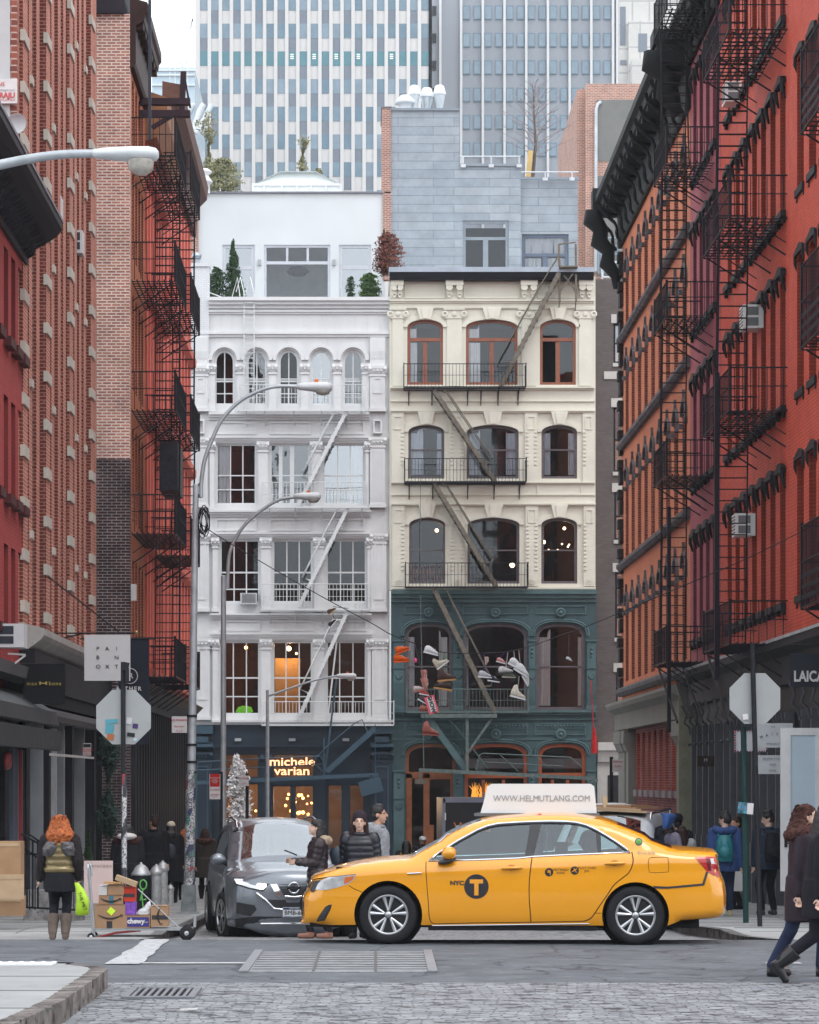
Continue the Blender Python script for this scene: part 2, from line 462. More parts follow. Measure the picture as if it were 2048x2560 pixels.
def walk(name, edge, far_x, ymax, zf, kw=.16):
 mb = MB(); kb = MB(); jt = MB()
 sgn = 1 if far_x > edge[0][0] else -1
 E = [Vector((p[0], p[1])) for p in edge]; I = []
 for i, p in enumerate(E):
  d = (E[min(i + 1, len(E) - 1)] - E[max(i - 1, 0)]).normalized()
  nrm = Vector((-d.y, d.x))
  if nrm.dot(Vector((sgn, .6))) < 0: nrm = -nrm
  I.append(p + nrm * kw)
 for i in range(len(E) - 1):
  a, b, c, d = E[i], E[i + 1], I[i + 1], I[i]
  za, zb_ = zf(a.y), zf(b.y)
  kb.add([(a.x, a.y, za), (b.x, b.y, zb_), (c.x, c.y, zf(c.y)), (d.x, d.y, zf(d.y))], [(0, 1, 2, 3)], False)
  kb.add([(a.x, a.y, gz(a.y) - .05), (b.x, b.y, gz(b.y) - .05), (b.x, b.y, zb_), (a.x, a.y, za)], [(0, 1, 2, 3)], False)
  mb.add([(c.x, c.y, zf(c.y)), (d.x, d.y, zf(d.y)), (far_x, d.y, zf(d.y)), (far_x, c.y, zf(c.y))], [(0, 1, 2, 3)], False)
 w = mb.build(name, M_walk, kind='structure')
 kb.build('kerb', M_kerb, kind='structure')
 return w
walkz = lambda y: sz(y)
el = [(-2.72 - 1.4 - 6, 34.0), (-4.1, 34.05)] + [(-2.72 - 1.35 + 1.35 * math.cos(rad(a)), 35.4 + 1.35 * math.sin(rad(a))) for a in range(-80, 1, 16)] + [(-2.72, y) for y in ysamp(36, 90, 2)]
walk('sidewalk', el, -7.2, 90, walkz)
er = [(4.98 + 8, 34.2), (6.6, 34.25)] + [(4.98 + 1.6 - 1.6 * math.cos(rad(a)), 35.9 + 1.6 * math.sin(rad(a))) for a in range(-80, 1, 16)] + [(4.98, y) for y in ysamp(36.6, 90, 2)]
walk('sidewalk', er, 9.6, 90, walkz)
nz_ = lambda y: .17
_en = [(-2.24 - .12 * (y < 21) - .006 * (24 - y), y) for y in (-20, 5, 12, 16, 19, 21, 23, 24.0)] + [(-2.84 + .6 * math.cos(rad(a)), 24.4 + .9 * math.sin(rad(a))) for a in range(10, 91, 16)] + [(-3.5, 25.45), (-14, 25.7)]
en = []
for a, b in zip(_en, _en[1:]):
 n_ = max(1, int(math.hypot(b[0] - a[0], b[1] - a[1]) / .07)) if a[1] > 15 and a[0] > -3.5 else 1
 for i in range(n_):
  t = i / n_; en.append((a[0] + (b[0] - a[0]) * t + (rnd.uniform(-.010, .010) if n_ > 1 else 0), a[1] + (b[1] - a[1]) * t))
en.append(_en[-1])
walk('sidewalk', en, -14, 24, nz_, kw=.15)
kb = MB()
strip(kb, -60, 60, 103.2, 104.2, .15); kb.box(-60, 60, 103.1, 103.25, gz(103) - .1, gz(103) + .148)
kb.build('sidewalk', M_walk, kind='structure')
jt = MB()
for y in [34.9 + 1.52 * i for i in range(36)]:
 for (a, b) in ((-6.3, -2.9), (5.15, 8.5)):
  if y > 36.3: jt.box(a, b, y, y + .02, sz(y) - .01, sz(y) + .003)
for x in (-4.5, 6.8): strip(jt, x, x + .02, 36, 90, .0035, sz)
for y in (20.3, 22.0, 23.6): jt.box(-8, -2.25, y, y + .025, .16, .1735)
for x in (-3.8, -5.4): jt.box(x, x + .02, 5, 25.3, .16, .1735)
jt.build('pavement_joints', M_slabj, kind='structure')
tp = MB(); tp.box(-6.2, -2.78, 24.95, 25.35, .165, .182)
for i in range(34):
 for j in range(3): tp.lathe([(.03, .18), (.02, .19)], (-6.1 + i * .1, 25.02 + j * .13, 0), 6)
solo(tp, 'tactile_strip', mat('tactile_white', (.62, .64, .66), .8), 'pale studded tactile strip along the edge of the near left pavement corner', 'paving strip')
pm = MB()
def band(x0, x1, y0, y1, h=.006, rag=.0, step=.35):
 strip(pm, x0, x1, y0, y1, h, gz, step, rag)
band(lambda y: -2.56 + .02 * (y - 27.8), lambda y: -2.2 + .0 * y, 27.7, 37.0, rag=.02)
pm.build('crossing_line', M_paint, kind='structure')
pm = MB()
x = -2.2
while x < 9:
 w = .35
 if not (-1.12 < x < .72) and (x < -1.1 or (random.Random(int(x * 97)).random() < .3 and x > 4)):
  pm.add([(x, 27.78 + rnd.uniform(-.02, .02), .004), (x + w, 27.78 + rnd.uniform(-.02, .02), .004), (x + w, 28.0 + rnd.uniform(-.04, .02), .004), (x, 28.0 + rnd.uniform(-.04, .02), .004)], [(0, 1, 2, 3)])
 x += w
pm.box(6.6, 9.5, 33.1, 33.55, -.01, .004)
pm.build('stop_line', M_paint, kind='structure')
M_patch = mat('old_patch', (.24, .25, .265), .8, 0, .3, 4, .5, 30, grime=(.12, .125, .13), gth=.55)
M_steel = mat('worn_steel', (.22, .23, .25), .55, .3, .2, 8)
pp = MB(); pp.box(-1.08, .70, 26.55, 29.7, -.02, .006)
root = solo(pp, 'road_patch', M_patch, 'pale worn rectangular patch set in the asphalt in front of the yellow taxi', 'road patch')
for x in (-1.12, .70): fr = MB(); fr.bar((x, 26.5, .01), (x + .03, 29.8, .01), .09, .02); fr.build('rail', M_steel, root)
jj = MB()
for x in (-.45, .15): jj.bar((x, 26.6, .009), (x + .02, 29.65, .009), .025, .008)
for y in [26.9 + .35 * i for i in range(8)]: jj.bar((-1.05, y, .009), (.68, y + rnd.uniform(-.04, .04), .009), .02, .006)
jj.build('joint', M_slabj, root)
dg = MB()
for (a, b, c, d) in ((-2.02, -1.40, 23.3, 23.4), (-2.02, -1.40, 24.35, 24.45), (-2.02, -1.96, 23.4, 24.35), (-1.46, -1.40, 23.4, 24.35)): dg.box(a, b, c, d, .0, .02)
for i in range(8):
 x = -1.945 + i * .062; dg.box(x, x + .028, 23.4, 24.35, 0, .016)
drain = solo(dg, 'storm_drain', mat('cast_iron_grey', (.20, .21, .23), .6, .4, .2, 8), 'slotted iron storm drain in the cobbles beside the near left kerb', 'drain')
ds = MB(); ds.box(-1.97, -1.45, 23.38, 24.37, .001, .004); ds.build('slot_shade', mat('drain_dark', (.01, .01, .012), .9), drain)  # black sheet between the bars; shade of the drain put into colour
M_lit = mat('litter_paper', (.6, .6, .58), .8)
for i, (px, py, c) in enumerate([(188, 2516, 'white crumpled scrap of paper lying against the near left kerb'), (468, 2528, 'flat pale scrap of wood lying on the near cobbles')]):
 D = CZ * F / (py - CY); lm = MB()
 for k in range(3): lm.ell((PX(px, D) + rnd.uniform(-.03, .03), D + rnd.uniform(-.03, .03), .02), (.05, .03, .015), 7, 4)
 if i: lm = MB(); lm.bar((PX(450, D), D, .01), (PX(492, D), D + .05, .015), .04, .012)
 solo(lm, 'litter', M_lit, c, 'litter', group=None)
M_ter = brick('terrace_brick', (.16, .075, .055), (.12, .06, .045), (.22, .16, .14), rough=.9)
tb_ = thing('added_terrace', 'added brown brick terrace behind the camera, unseen except in reflections', 'building', (0, -62, 0))
m = MB(); m.box(-90, 90, -74, -62, -.1, 21); m.build('wall', M_ter, tb_)  # unseen terrace added for windows and car paint to reflect
# == FRONT HOUSES (across the far cross street)
class Fr:
 def __init__(s, D): s.D = D; s.T = TFRONT(D)
 def u(s, px): return PX(px, s.D)
 def v(s, py): return PZ(py, s.D)
 def r(s, x0, x1, yt, yb): return rect(s.u(x0), s.u(x1), s.v(yb), s.v(yt))
M_wht = mat('white_paint', (.68, .69, .70), .55, 0, .07, 1.2, .2, 20, streak=True, grime=(.54, .54, .53), gth=.58)
M_wtrim = mat('white_trim', (.70, .71, .72), .5, 0, .05, 3, .1, 20, grime=(.55, .56, .58), gth=.66)
M_whtf = mat('white_frame', (.67, .69, .70), .45, 0, .03, 2)
M_glz_d = glass('glass_dark', (.7, .72, .75), .02)
M_glz_m = glass('glass_mid', (.6, .63, .66), .14, .03, .25)
M_glz_p = glass('glass_pale', (.55, .58, .6), .30, .04, .25)
M_glz_c = glass('glass_clear', (.92, .93, .94), .03)
M_cur = mat('curtain_white', (.88, .90, .92), .9, 0, .06, 6)
M_int = mat('room_dark', (.035, .033, .038), .9, 0, .3, 1)
M_intw = mat('room_warm', (.09, .05, .03), .9, 0, .3, 1)
M_blk = mat('black_iron', (.018, .018, .024), .55, 0, .2, 6)
def win(parent, T, hole, y, fm, pane, fw=.07, mw=.045, vb=(), hb=(), cur=(), fd=.08, arcb=None, name='window', curm=None):
 us = [p[0] for p in hole]; vs_ = [p[1] for p in hole]
 c, a = (min(us) + max(us)) / 2, (max(us) - min(us)) / 2
 cv, b = (min(vs_) + max(vs_)) / 2, (max(vs_) - min(vs_)) / 2
 base = T @ TR(c, 0, min(vs_)); off = (c, min(vs_))
 L = [(p[0] - c, p[1] - off[1]) for p in hole]; cvl = cv - off[1]
 I = [(p[0] * (1 - fw / a), cvl + (p[1] - cvl) * (1 - fw / b)) for p in L]
 m = MB(); m.ring(L, I, y, y + fd)
 top = max(p[1] for p in I)
 def vtop(u):                                   # underside of the head at u
  best = [p[1] for p in I if abs(p[0] - u) < a * .35 and p[1] > cvl]
  return min([top] + best) if best else top
 for u in vb:                                   # (fraction, v0, v1 fractions, width)
  u, v0, v1, w = (u + (0, 1, mw))[:4] if isinstance(u, tuple) and len(u) == 1 else (u if isinstance(u, tuple) else (u, 0, 1, mw))
  x = -a + 2 * a * u; m.box(x - w / 2, x + w / 2, y + .015, y + fd - .015, max(I[0][1], 2 * b * v0), min(2 * b * v1, top if abs(x) < a * .3 else vtop(x) + .02))
 for h in hb:
  h, w = h if isinstance(h, tuple) else (h, mw)
  m.box(-a + fw * .5, a - fw * .5, y + .01, y + fd - .005, 2 * b * h - w / 2, 2 * b * h + w / 2)
 o = m.build(name, fm, parent, base)
 p = MB(); g2 = [(q[0] * (1 - fw * .6 / a), cvl + (q[1] - cvl) * (1 - fw * .6 / b)) for q in L]
 p.plate(g2, y + fd - .03, y + fd - .03)
 p.build('pane', pane, o, base, fix=False)
 for (f0, f1, v0, v1) in cur:
  cm = MB(); n = 22; x0, x1 = -a + 2 * a * f0, -a + 2 * a * f1
  vv = []
  for i in range(n + 1):
   x = x0 + (x1 - x0) * i / n
   yy = y + fd + .04 + .035 * math.sin(i * 1.9) + .02 * math.sin(i * .7)
   zt = min(2 * b * v1, vtop(x) + .05)
   xb = x + (x1 - x0) * .08 * math.sin(i)
   vv += [(x, yy, zt), (xb, yy + .02, 2 * b * v0)]
  cm.add(vv, [(2 * i, 2 * i + 1, 2 * i + 3, 2 * i + 2) for i in range(n)], True)
  cm.build('curtain', curm or M_cur, o, base, fix=False)
 return o
def room(parent, F_, x0, x1, yt, yb, m, depth=3.5, y0=.35):
 b = MB(F_.T); u0, u1, v0, v1 = F_.u(x0), F_.u(x1), F_.v(yb), F_.v(yt)
 b.quad((u0, y0 + depth, v0), (u1, y0 + depth, v0), (u1, y0 + depth, v1), (u0, y0 + depth, v1))
 for (v) in (v0, v1): b.quad((u0, y0, v), (u1, y0, v), (u1, y0 + depth, v), (u0, y0 + depth, v))
 for u in (u0, u1): b.quad((u, y0, v0), (u, y0 + depth, v0), (u, y0 + depth, v1), (u, y0, v1))
 return b.build('interior', m, parent, fix=False)
def bulb(parent, F_, px, py, dep, r=.09, col=(1, .62, .28), e=14, w=0, name='ceiling_lamp'):
 b = MB(F_.T); b.ell((F_.u(px), dep, F_.v(py)), (r, r, r), 8, 6)
 o = b.build(name, mat('lamp_glow_%d' % int(e), col, .5, var=0, emit=e), parent, fix=False)
 if w:
  ld = bpy.data.lights.new('bulb_light', 'POINT'); ld.energy = w; ld.color = (1, .6, .3); ld.shadow_soft_size = .12
  lo = bpy.data.objects.new('bulb_light', ld); link(lo, parent, F_.T @ TR(F_.u(px), dep - .25, F_.v(py)))
 return o
def stair(m, F_, x0, y0, x1, y1, ya=-.75, yb=-.2, tr=True, w=.13, rail=None, th=.04):
 p, q = (F_.u(x0), F_.v(y0)), (F_.u(x1), F_.v(y1))
 for y in (ya, yb): m.bar((p[0], y, p[1]), (q[0], y, q[1]), th, w, up=(0, 1, 0) if False else (0, 0, 1))
 if tr:
  n = max(4, int(abs(p[1] - q[1]) / .24))
  for i in range(1, n):
   t = i / n; u, v = p[0] + (q[0] - p[0]) * t, p[1] + (q[1] - p[1]) * t
   m.box(u - .11, u + .11, ya, yb, v - .015, v + .02)
def rails(m, F_, pts, y=-.75, r=.022):
 m.tube([(F_.u(x), y, F_.v(yy)) for x, yy in pts], r, 5)
def platform(bld, F_, x0, x1, yp, yr, mt, dep=.85, brk=(), bal=.13, gap=None):
 u0, u1, v, vr = F_.u(x0), F_.u(x1), F_.v(yp), F_.v(yr)
 fl = MB(F_.T)
 for y in (-dep, -dep * .5, -.05): fl.box(u0, u1, y - .025, y + .025, v - .05, v)
 n = int((u1 - u0) / .1)
 for i in range(n + 1):
  u = u0 + (u1 - u0) * i / n; fl.box(u - .012, u + .012, -dep, 0, v, v + .02)
 for b in brk:
  u = F_.u(b); fl.bar((u, -dep, v - .04), (u, -.01, v - .5), .03, .03); fl.bar((u, -.02, v), (u, -.02, v - .6), .035, .03)
 f = fl.build('landing', mt, bld)
 r = MB(F_.T)
 for z in (vr, (vr + v) / 2):
  r.tube([(u0, 0, z), (u0, -dep, z), (u1, -dep, z), (u1, 0, z)], .016 if z == vr else .009, 5)
 n = int((u1 - u0) / bal)
 for i in range(n + 1):
  u = u0 + (u1 - u0) * i / n; r.box(u - .008, u + .008, -dep - .008, -dep + .008, v, vr)
 for u in (u0, u1):
  for k in range(5): r.box(u - .009, u + .009, -dep * k / 5 - .009, -dep * k / 5 + .009, v, vr)
  r.bar((u, -dep, v), (u, -dep, vr + .05), .035, .035)
 r.build('railing', mt, f)
 return f
# -- white house
W = Fr(104.5); u, v = W.u, W.v
wh = thing('white_house', 'white painted four storey house above a dark blue shop front, second from the left corner', 'building', (u(730), W.D, gz(W.D)))
A = 1.3
rows = []
holes = []
arx = [561.5, 642, 722, 802.7, 883]
for cx in arx: holes.append(arch(u(cx - 27), u(cx + 27), v(1014), v(900), v(873), 12))
R3 = [(539, 642), (674, 776), (806, 912)]
R1 = [(548, 651), (680, 783), (814, 918)]
for a, b in R3: holes.append(W.r(a, b, 1108, 1262))
for a, b in R1: holes.append(W.r(a, b, 1347, 1508))
for a, b in R1: holes.append(W.r(a, b, 1601, 1788))
m = MB(W.T); m.plate(rect(u(478), u(974), v(1812), v(747)), 0, .32, holes);
m.build('wall', M_wht, wh)
m = MB(W.T)
m.box(u(478), u(974), .32, 9, v(745), v(747)); m.box(u(470), u(478), 0.001, 9, v(2300), v(747)); m.build('roof', M_wht, wh)
room(wh, W, 500, 970, 850, 1030, M_int); room(wh, W, 500, 970, 1096, 1268, M_int); room(wh, W, 500, 970, 1330, 1520, M_int); room(wh, W, 500, 970, 1590, 1795, M_intw)
m = MB(W.T); m.box(u(479), u(523), -.12, .5, v(1000), v(662)); m.box(u(477), u(526), -.18, .6, v(668), v(660)); m.build('chimney_pier', brick('white_brick', (.72, .74, .77), (.70, .72, .75), (.6, .62, .64), rough=.6, var=.05), wh)
def band_(bld, F_, x0, x1, yt, yb, pr, mt, name='cornice', steps=3):
 m = MB(F_.T); t, b = F_.v(yt), F_.v(yb); h = t - b
 pts = [(0, b)]
 for i in range(steps):
  q = pr * (i + 1) / steps; pts += [(-q, b + h * i / steps), (-q, b + h * (i + 1) / steps)]
 pts += [(0, t)]
 m.prof(pts, F_.u(x0), F_.u(x1)); return m.build(name, mt, bld)
band_(wh, W, 523, 974, 746, 772, .35, M_wtrim); band_(wh, W, 523, 974, 776, 786, .12, M_wtrim, 'moulding', 2)
band_(wh, W, 479, 974, 830, 843, .14, M_wtrim, 'moulding', 2)
band_(wh, W, 523, 924, 1032, 1050, .24, M_wtrim); band_(wh, W, 523, 924, 1092, 1104, .16, M_wtrim, 'moulding')
band_(wh, W, 523, 928, 1276, 1292, .24, M_wtrim); band_(wh, W, 523, 928, 1332, 1344, .16, M_wtrim, 'moulding')
band_(wh, W, 527, 930, 1534, 1548, .24, M_wtrim); band_(wh, W, 527, 932, 1582, 1597, .16, M_wtrim, 'moulding')
band_(wh, W, 531, 984, 1800, 1812, .30, M_wtrim, 'cornice', 2)
def panel(bld, F_, x0, x1, yt, yb, mt, d=.05, w=.06, name='panel'):
 m = MB(F_.T); o = F_.r(x0, x1, yt, yb); m.ring(o, [(o[0][0] + w, o[0][1] + w), (o[1][0] - w, o[1][1] + w), (o[2][0] - w, o[2][1] - w), (o[3][0] + w, o[3][1] - w)], -d, .001)
 return m.build(name, mt, bld)
for yt, yb, P in ((1054, 1086, R3), (1297, 1327, R3), (1551, 1577, R1)):
 for a, b in P: panel(wh, W, a, b, yt, yb, M_wtrim)
def pil(bld, F_, x0, x1, yt, yb, mt, flute=0, cap=True, d=.16, fy=None):
 m = MB(F_.T); a, b = F_.u(x0), F_.u(x1); m.box(a, b, -d, .001, F_.v(yb), F_.v(yt))
 if cap:
  h = .28; t = F_.v(yt)
  m.prof([(0, t - h), (-d - .03, t - h), (-d - .1, t - .1), (-d - .1, t), (0, t)], a - .06, b + .06)
  m.prof([(0, t - h - .12), (-d - .04, t - h - .12), (-d - .04, t - h - .05), (0, t - h - .05)], a - .03, b + .03)
  for s in (a, b): m.lathe([(.07, -d - .1), (.03, -d - .13)], (s, 0, t - .12), 10, 'Y')
  c = (a + b) / 2
  for k in (-.14, 0, .14): m.lathe([(.04, -d - .08), (.015, -d - .12)], (c + k, 0, t - .2), 8, 'Y')
  m.box(a - .04, b + .04, -d - .05, 0, F_.v(yb), F_.v(yb) + .14)
 if flute:
  ft, fb = (F_.v(yt) - .5, F_.v(yb) + .25) if not fy else (F_.v(fy[0]), F_.v(fy[1]))
  for k in range(flute):
   c = a + (b - a) * (k + .7) / (flute + .4)
   m.box(c - .018, c + .018, -d - .025, -d, fb, ft)
 return m.build('pilaster', mt, bld)
for x0, x1 in ((925, 963), (484, 520)):
 pil(wh, W, x0, x1, 845, 915, M_wtrim, 6, False); pil(wh, W, x0, x1, 916, 1030, M_wtrim, 0, True); panel(wh, W, x0 + 8, x1 - 8, 945, 985, M_wtrim, .19)
 pil(wh, W, x0, x1, 1094, 1270, M_wtrim, 6, True); panel(wh, W, x0 + 8, x1 - 8, 1050, 1085, M_wtrim, .19)
 pil(wh, W, x0 + 3, x1 + 3, 1334, 1530, M_wtrim, 0, True); panel(wh, W, x0 + 11, x1 - 4, 1358, 1500, M_wtrim, .19)
 pil(wh, W, x0 + 5, x1 + 5, 1597, 1800, M_wtrim, 0, True); panel(wh, W, x0 + 12, x1 - 2, 1608, 1750, M_wtrim, .19)
for x0, x1 in ((646, 670), (779, 803), (525, 536), (914, 922)): pil(wh, W, x0, x1, 1105, 1275, M_wtrim, 0, True, .12)
for x0, x1 in ((653, 677), (786, 810), (532, 545), (919, 928)):
 pil(wh, W, x0, x1, 1345, 1530, M_wtrim, 0, True, .12); pil(wh, W, x0, x1, 1598, 1800, M_wtrim, 0, True, .12)
for cx in arx:
 m = MB(W.T); o = arch(u(cx - 41), u(cx + 41), v(902), v(901), v(861), 16)[2:]; i_ = arch(u(cx - 31), u(cx + 31), v(902), v(901), v(869), 16)[2:]
 for (aa, bb) in ((o, i_),):
  k = len(aa)
  for y in (-.1,):
   m.add([(p[0], y, p[1]) for p in aa] + [(p[0], y, p[1]) for p in bb], [(j, j + 1, k + j + 1, k + j) for j in range(k - 1)])
  for lp in (aa, bb): m.add([(p[0], -.1, p[1]) for p in lp] + [(p[0], 0, p[1]) for p in lp], [(j, j + 1, k + j + 1, k + j) for j in range(k - 1)])
 m.build('arch_moulding', M_wtrim, wh)
for cx in (601.7, 682, 762.4, 843, 523 + 6, 915): pil(wh, W, cx - 9, cx + 9, 910, 1030, M_wtrim, 0, True, .08)
gl = [M_glz_d, M_glz_m, M_glz_d, M_glz_p, M_glz_m]
for i, cx in enumerate(arx):
 win(wh, W.T, arch(u(cx - 27), u(cx + 27), v(1014), v(900), v(873), 12), .12, M_whtf, gl[i], .1, .04, vb=(.5,), hb=(.48, .22, (.44, .06)))
for (a, b), g_, cc in zip(R3, (M_glz_c, M_glz_m, M_glz_p), (((.0, .36, 0, 1),), (), ((.66, 1.0, 0, 1),))):
 win(wh, W.T, W.r(a, b, 1108, 1262), .12, M_whtf, g_, .08, .045, vb=(.36, .66) if not (a == 674) else ((.27, 0, 1, .14), (.55, 0, 1, .16)), hb=(.48, .25) if a != 674 else (.48,), cur=cc)
for a, b in R1:
 win(wh, W.T, W.r(a, b, 1347, 1508), .12, M_whtf, M_glz_d, .09, .045, vb=(.36, .66), hb=((.48, .06), .22))
for k, (a, b) in enumerate(R1):
 win(wh, W.T, W.r(a, b, 1601, 1788), .12, M_whtf, M_glz_d, .09, .045, vb=(.34, .66), hb=((.5, .06), .25))
bulb(wh, W, 611, 1614, 1.6, .07, (1, .55, .22), 4, 18); bulb(wh, W, 720, 1617, 1.4, .10, (1, .5, .18), 4, 60); bulb(wh, W, 739, 1629, 1.6, .05, (1, .55, .22), 4)
m = MB(W.T); m.box(u(684), u(748), 1.9, 2.0, v(1795), v(1640)); m.build('lit_wall_patch', mat('lamplit_ochre', (.55, .32, .12), .8), wh)  # warm lamp glow on the back wall put into the panel's colour
m = MB(W.T); m.box(u(602), u(643), -.35, .1, v(1512), v(1484)); ac = solo(m, 'air_conditioner', mat('ac_white', (.6, .62, .64), .5), 'white window air conditioner in the left window of the white house', 'air conditioner')
m = MB(W.T)
for i in range(9): m.box(u(606), u(640), -.36, -.345, v(1508) + i * .04, v(1508) + i * .04 + .015)
for i in range(12): m.box(u(606) + i * .045, u(606) + i * .045 + .012, -.365, -.35, v(1508), v(1488))
m.build('grille', mat('ac_grille', (.2, .21, .22), .6), ac)
WI = M_whtf
f1 = platform(wh, W, 599, 915, 1032, 970, WI, brk=(618, 664, 736, 805, 870, 904))
f2 = platform(wh, W, 657, 920, 1272, 1212, WI, brk=(676, 740, 806, 870, 905)); f3 = platform(wh, W, 657, 922, 1526, 1464, WI, brk=(676, 740, 806, 870, 905))
f4 = platform(wh, W, 656, 984, 1812, 1756, WI, brk=())
def flight(par, F_, x0, y0, x1, y1, mt, rl=None, w=.13, ya=-.75, yb=-.2):
 m = MB(F_.T); stair(m, F_, x0, y0, x1, y1, ya, yb, True, w); s_ = m.build('stair', mt, par)
 if rl:
  m = MB(F_.T)
  for y in (ya, yb): rails(m, F_, rl, y)
  m.build('handrail', mt, par)
 return s_
flight(f1, W, 869, 1030, 746, 1268, WI, [(869, 1045), (836, 1037), (797, 1110), (756, 1187), (780, 1200)])
flight(f2, W, 872, 1270, 748, 1520, WI, [(866, 1285), (843, 1278), (800, 1360), (757, 1446), (778, 1454)])
flight(f3, W, 872, 1525, 746, 1800, WI, [(855, 1552), (833, 1552), (792, 1640), (751, 1724), (775, 1735)])
m = MB(W.T); m.bar((u(842), -.5, v(1608)), (u(818), -.5, v(1812)), .06, .06); m.build('drop_ladder', WI, wh)
m = MB(W.T)
for x in (611, 636): m.tube([(u(x - 22), .5, v(724)), (u(x - 10), .1, v(692)), (u(x), -.25, v(735)), (u(x), -.3, v(1030))], .02, 5)
for i in range(26): m.bar((u(611), -.3, v(760) - i * .19), (u(636), -.3, v(760) - i * .19), .02, .02)
m.tube([(u(523), .3, v(728)), (u(560), .3, v(742)), (u(600), .3, v(747))], .02, 5); m.tube([(u(577), .4, v(745)), (u(593), .3, v(690)), (u(600), .1, v(740))], .02, 5)
m.build('roof_ladder', WI, wh)
P = Fr(108.5); u, v = P.u, P.v
ph_h = [P.r(556, 637, 612, 760), P.r(660, 826, 612, 760), P.r(848, 928, 612, 760)]
m = MB(P.T); m.plate(rect(u(496), u(959), v(770), v(484)), 0, .25, ph_h); pw = m.build('penthouse_wall', mat('white_render', (.62, .65, .67), .7, 0, .04, .6, .1), wh)
m = MB(P.T); m.box(u(493), u(962), -.1, .4, v(484), v(480)); m.build('coping', mat('lead_coping', (.18, .19, .22), .5), wh)
m = MB(P.T); m.box(u(497), u(958), .25, 5, v(488), v(485)); m.build('roof', M_wht, wh)
M_grf = mat('grey_white_frame', (.52, .54, .59), .5)
win(pw, P.T, ph_h[0], .05, M_grf, M_glz_p, .12, .08, hb=((.62, .16),));
win(pw, P.T, ph_h[2], .05, M_grf, M_glz_p, .12, .08, hb=((.62, .16),)); win(pw, P.T, ph_h[1], .05, M_grf, M_glz_c, .1, .07, vb=((.35, .72, 1, .09), (.66, .72, 1, .09)), hb=((.7, .12),))
m = MB(P.T); m.box(u(500), u(955), 3.0, 3.1, v(770), v(490)); m.box(u(500), u(955), .3, 3.0, v(492), v(490)); m.build('interior', mat('room_pale', (.4, .42, .44), .9), wh)
m = MB(P.T); m.lathe([(.0, .0), (.3, .02), (.45, .16), (.3, .34), (.0, .4)], (u(743), 1.2, v(676)), 14); m.build('pendant_shade', mat('shade_plum', (.06, .04, .05), .6), wh)
for x in (649, 835): m = MB(P.T); m.box(u(x - 4), u(x + 4), -.12, 0, v(664), v(650)); m.build('wall_lamp', mat('lamp_grey', (.35, .36, .38), .5), wh)
L_ = Fr(110.5); u, v = L_.u, L_.v
m = MB(L_.T); rz_ = [(633, 486), (633, 462), (700, 428), (790, 428), (852, 462), (852, 486)]
m.add([(u(a), 0, v(b)) for a, b in rz_] + [(u(a), 3, v(b)) for a, b in rz_], [(1, 2, 8, 7), (2, 3, 9, 8), (3, 4, 10, 9)])
m.add([(u(633), 0, v(462)), (u(700), .3, v(426)), (u(790), .3, v(426)), (u(852), 0, v(462))], [(0, 1, 2, 3)])
m.add([(u(633), 0, v(486)), (u(633), 0, v(463)), (u(852), 0, v(463)), (u(852), 0, v(486))], [(0, 1, 2, 3)])
lan = m.build('roof_lantern', mat('lantern_glass', (.72, .78, .78), .6, 0, .06, 2), wh)
m = MB(L_.T)
for x0, y0, x1, y1 in ((633, 462, 700, 426), (852, 462, 790, 426)): m.bar((u(x0), -.02, v(y0)), (u(x1), 1.18, v(y1)), .06, .06)
for a, b in ((665, 715), (700, 725), (743, 745), (790, 765), (820, 778)): m.bar((u(a), -.02, v(462)), (u(b), 1.18, v(427)), .05, .05)
m.box(u(630), u(855), -.06, .02, v(465), v(459))
for a in (633, 660, 705, 743, 778, 815, 852): m.box(u(a) - .05, u(a) + .05, -.05, .03, v(487), v(462))
m.box(u(630), u(855), -.06, .02, v(487), v(483)); m.build('frame', M_whtf, lan)
# -- dark blue shop front of the white house
W = Fr(104.5); u, v = W.u, W.v
M_blue = mat('shop_blue', (.018, .034, .054), .45, 0, .12, 1.5, .1, 15)
M_blue2 = mat('shop_blue_light', (.04, .08, .115), .45, 0, .1, 1.5)
gb = gz(W.D)
zb = v(2228)
sh = [W.r(552, 648, 1884, 1946), W.r(552, 648, 1957, 2190), W.r(682, 786, 1884, 1946), W.r(680, 730, 1962, 2212), W.r(736, 786, 1962, 2212), W.r(818, 858, 1960, 2180), W.r(872, 912, 1960, 2180)]
m = MB(W.T); m.plate(rect(u(486), u(981), zb, v(1812)), -.04, .3, sh); shop = m.build('shop_front', M_blue, wh)
room(wh, W, 520, 960, 1830, 2215, mat('shop_room', (.20, .13, .09), .9, 0, .3, 1), 5)
for i, h in enumerate(sh):
 win(shop, W.T, h, .02, M_blue, M_glz_d if i in (5, 6, 0, 2) else M_glz_c, .06, .04)
for (a, b) in ((484, 530), (930, 980)):
 pil(shop, W, a, b, 1880, 2225, M_blue2 if False else M_blue, 0, True, .3); panel(shop, W, a + 8, b - 8, 1915, 2100, M_blue2, .34, .05);
 m = MB(W.T); m.box(u(a) - .05, u(b) + .05, -.38, 0, v(1835), v(1815)); m.box(u(a) + .12, u(b) - .12, -.40, -.3, v(1856), v(1842)); m.prof([(0, v(1880)), (-.5, v(1868)), (-.5, v(1862)), (0, v(1855))], u(a) - .05, u(b) + .05); m.build('pilaster_cap', M_blue2, shop)
for (a, b) in ((655, 676), (792, 812)): pil(shop, W, a, b, 1885, 2225, M_blue, 0, True, .12)
band_(shop, W, 531, 930, 1862, 1880, .22, M_blue)
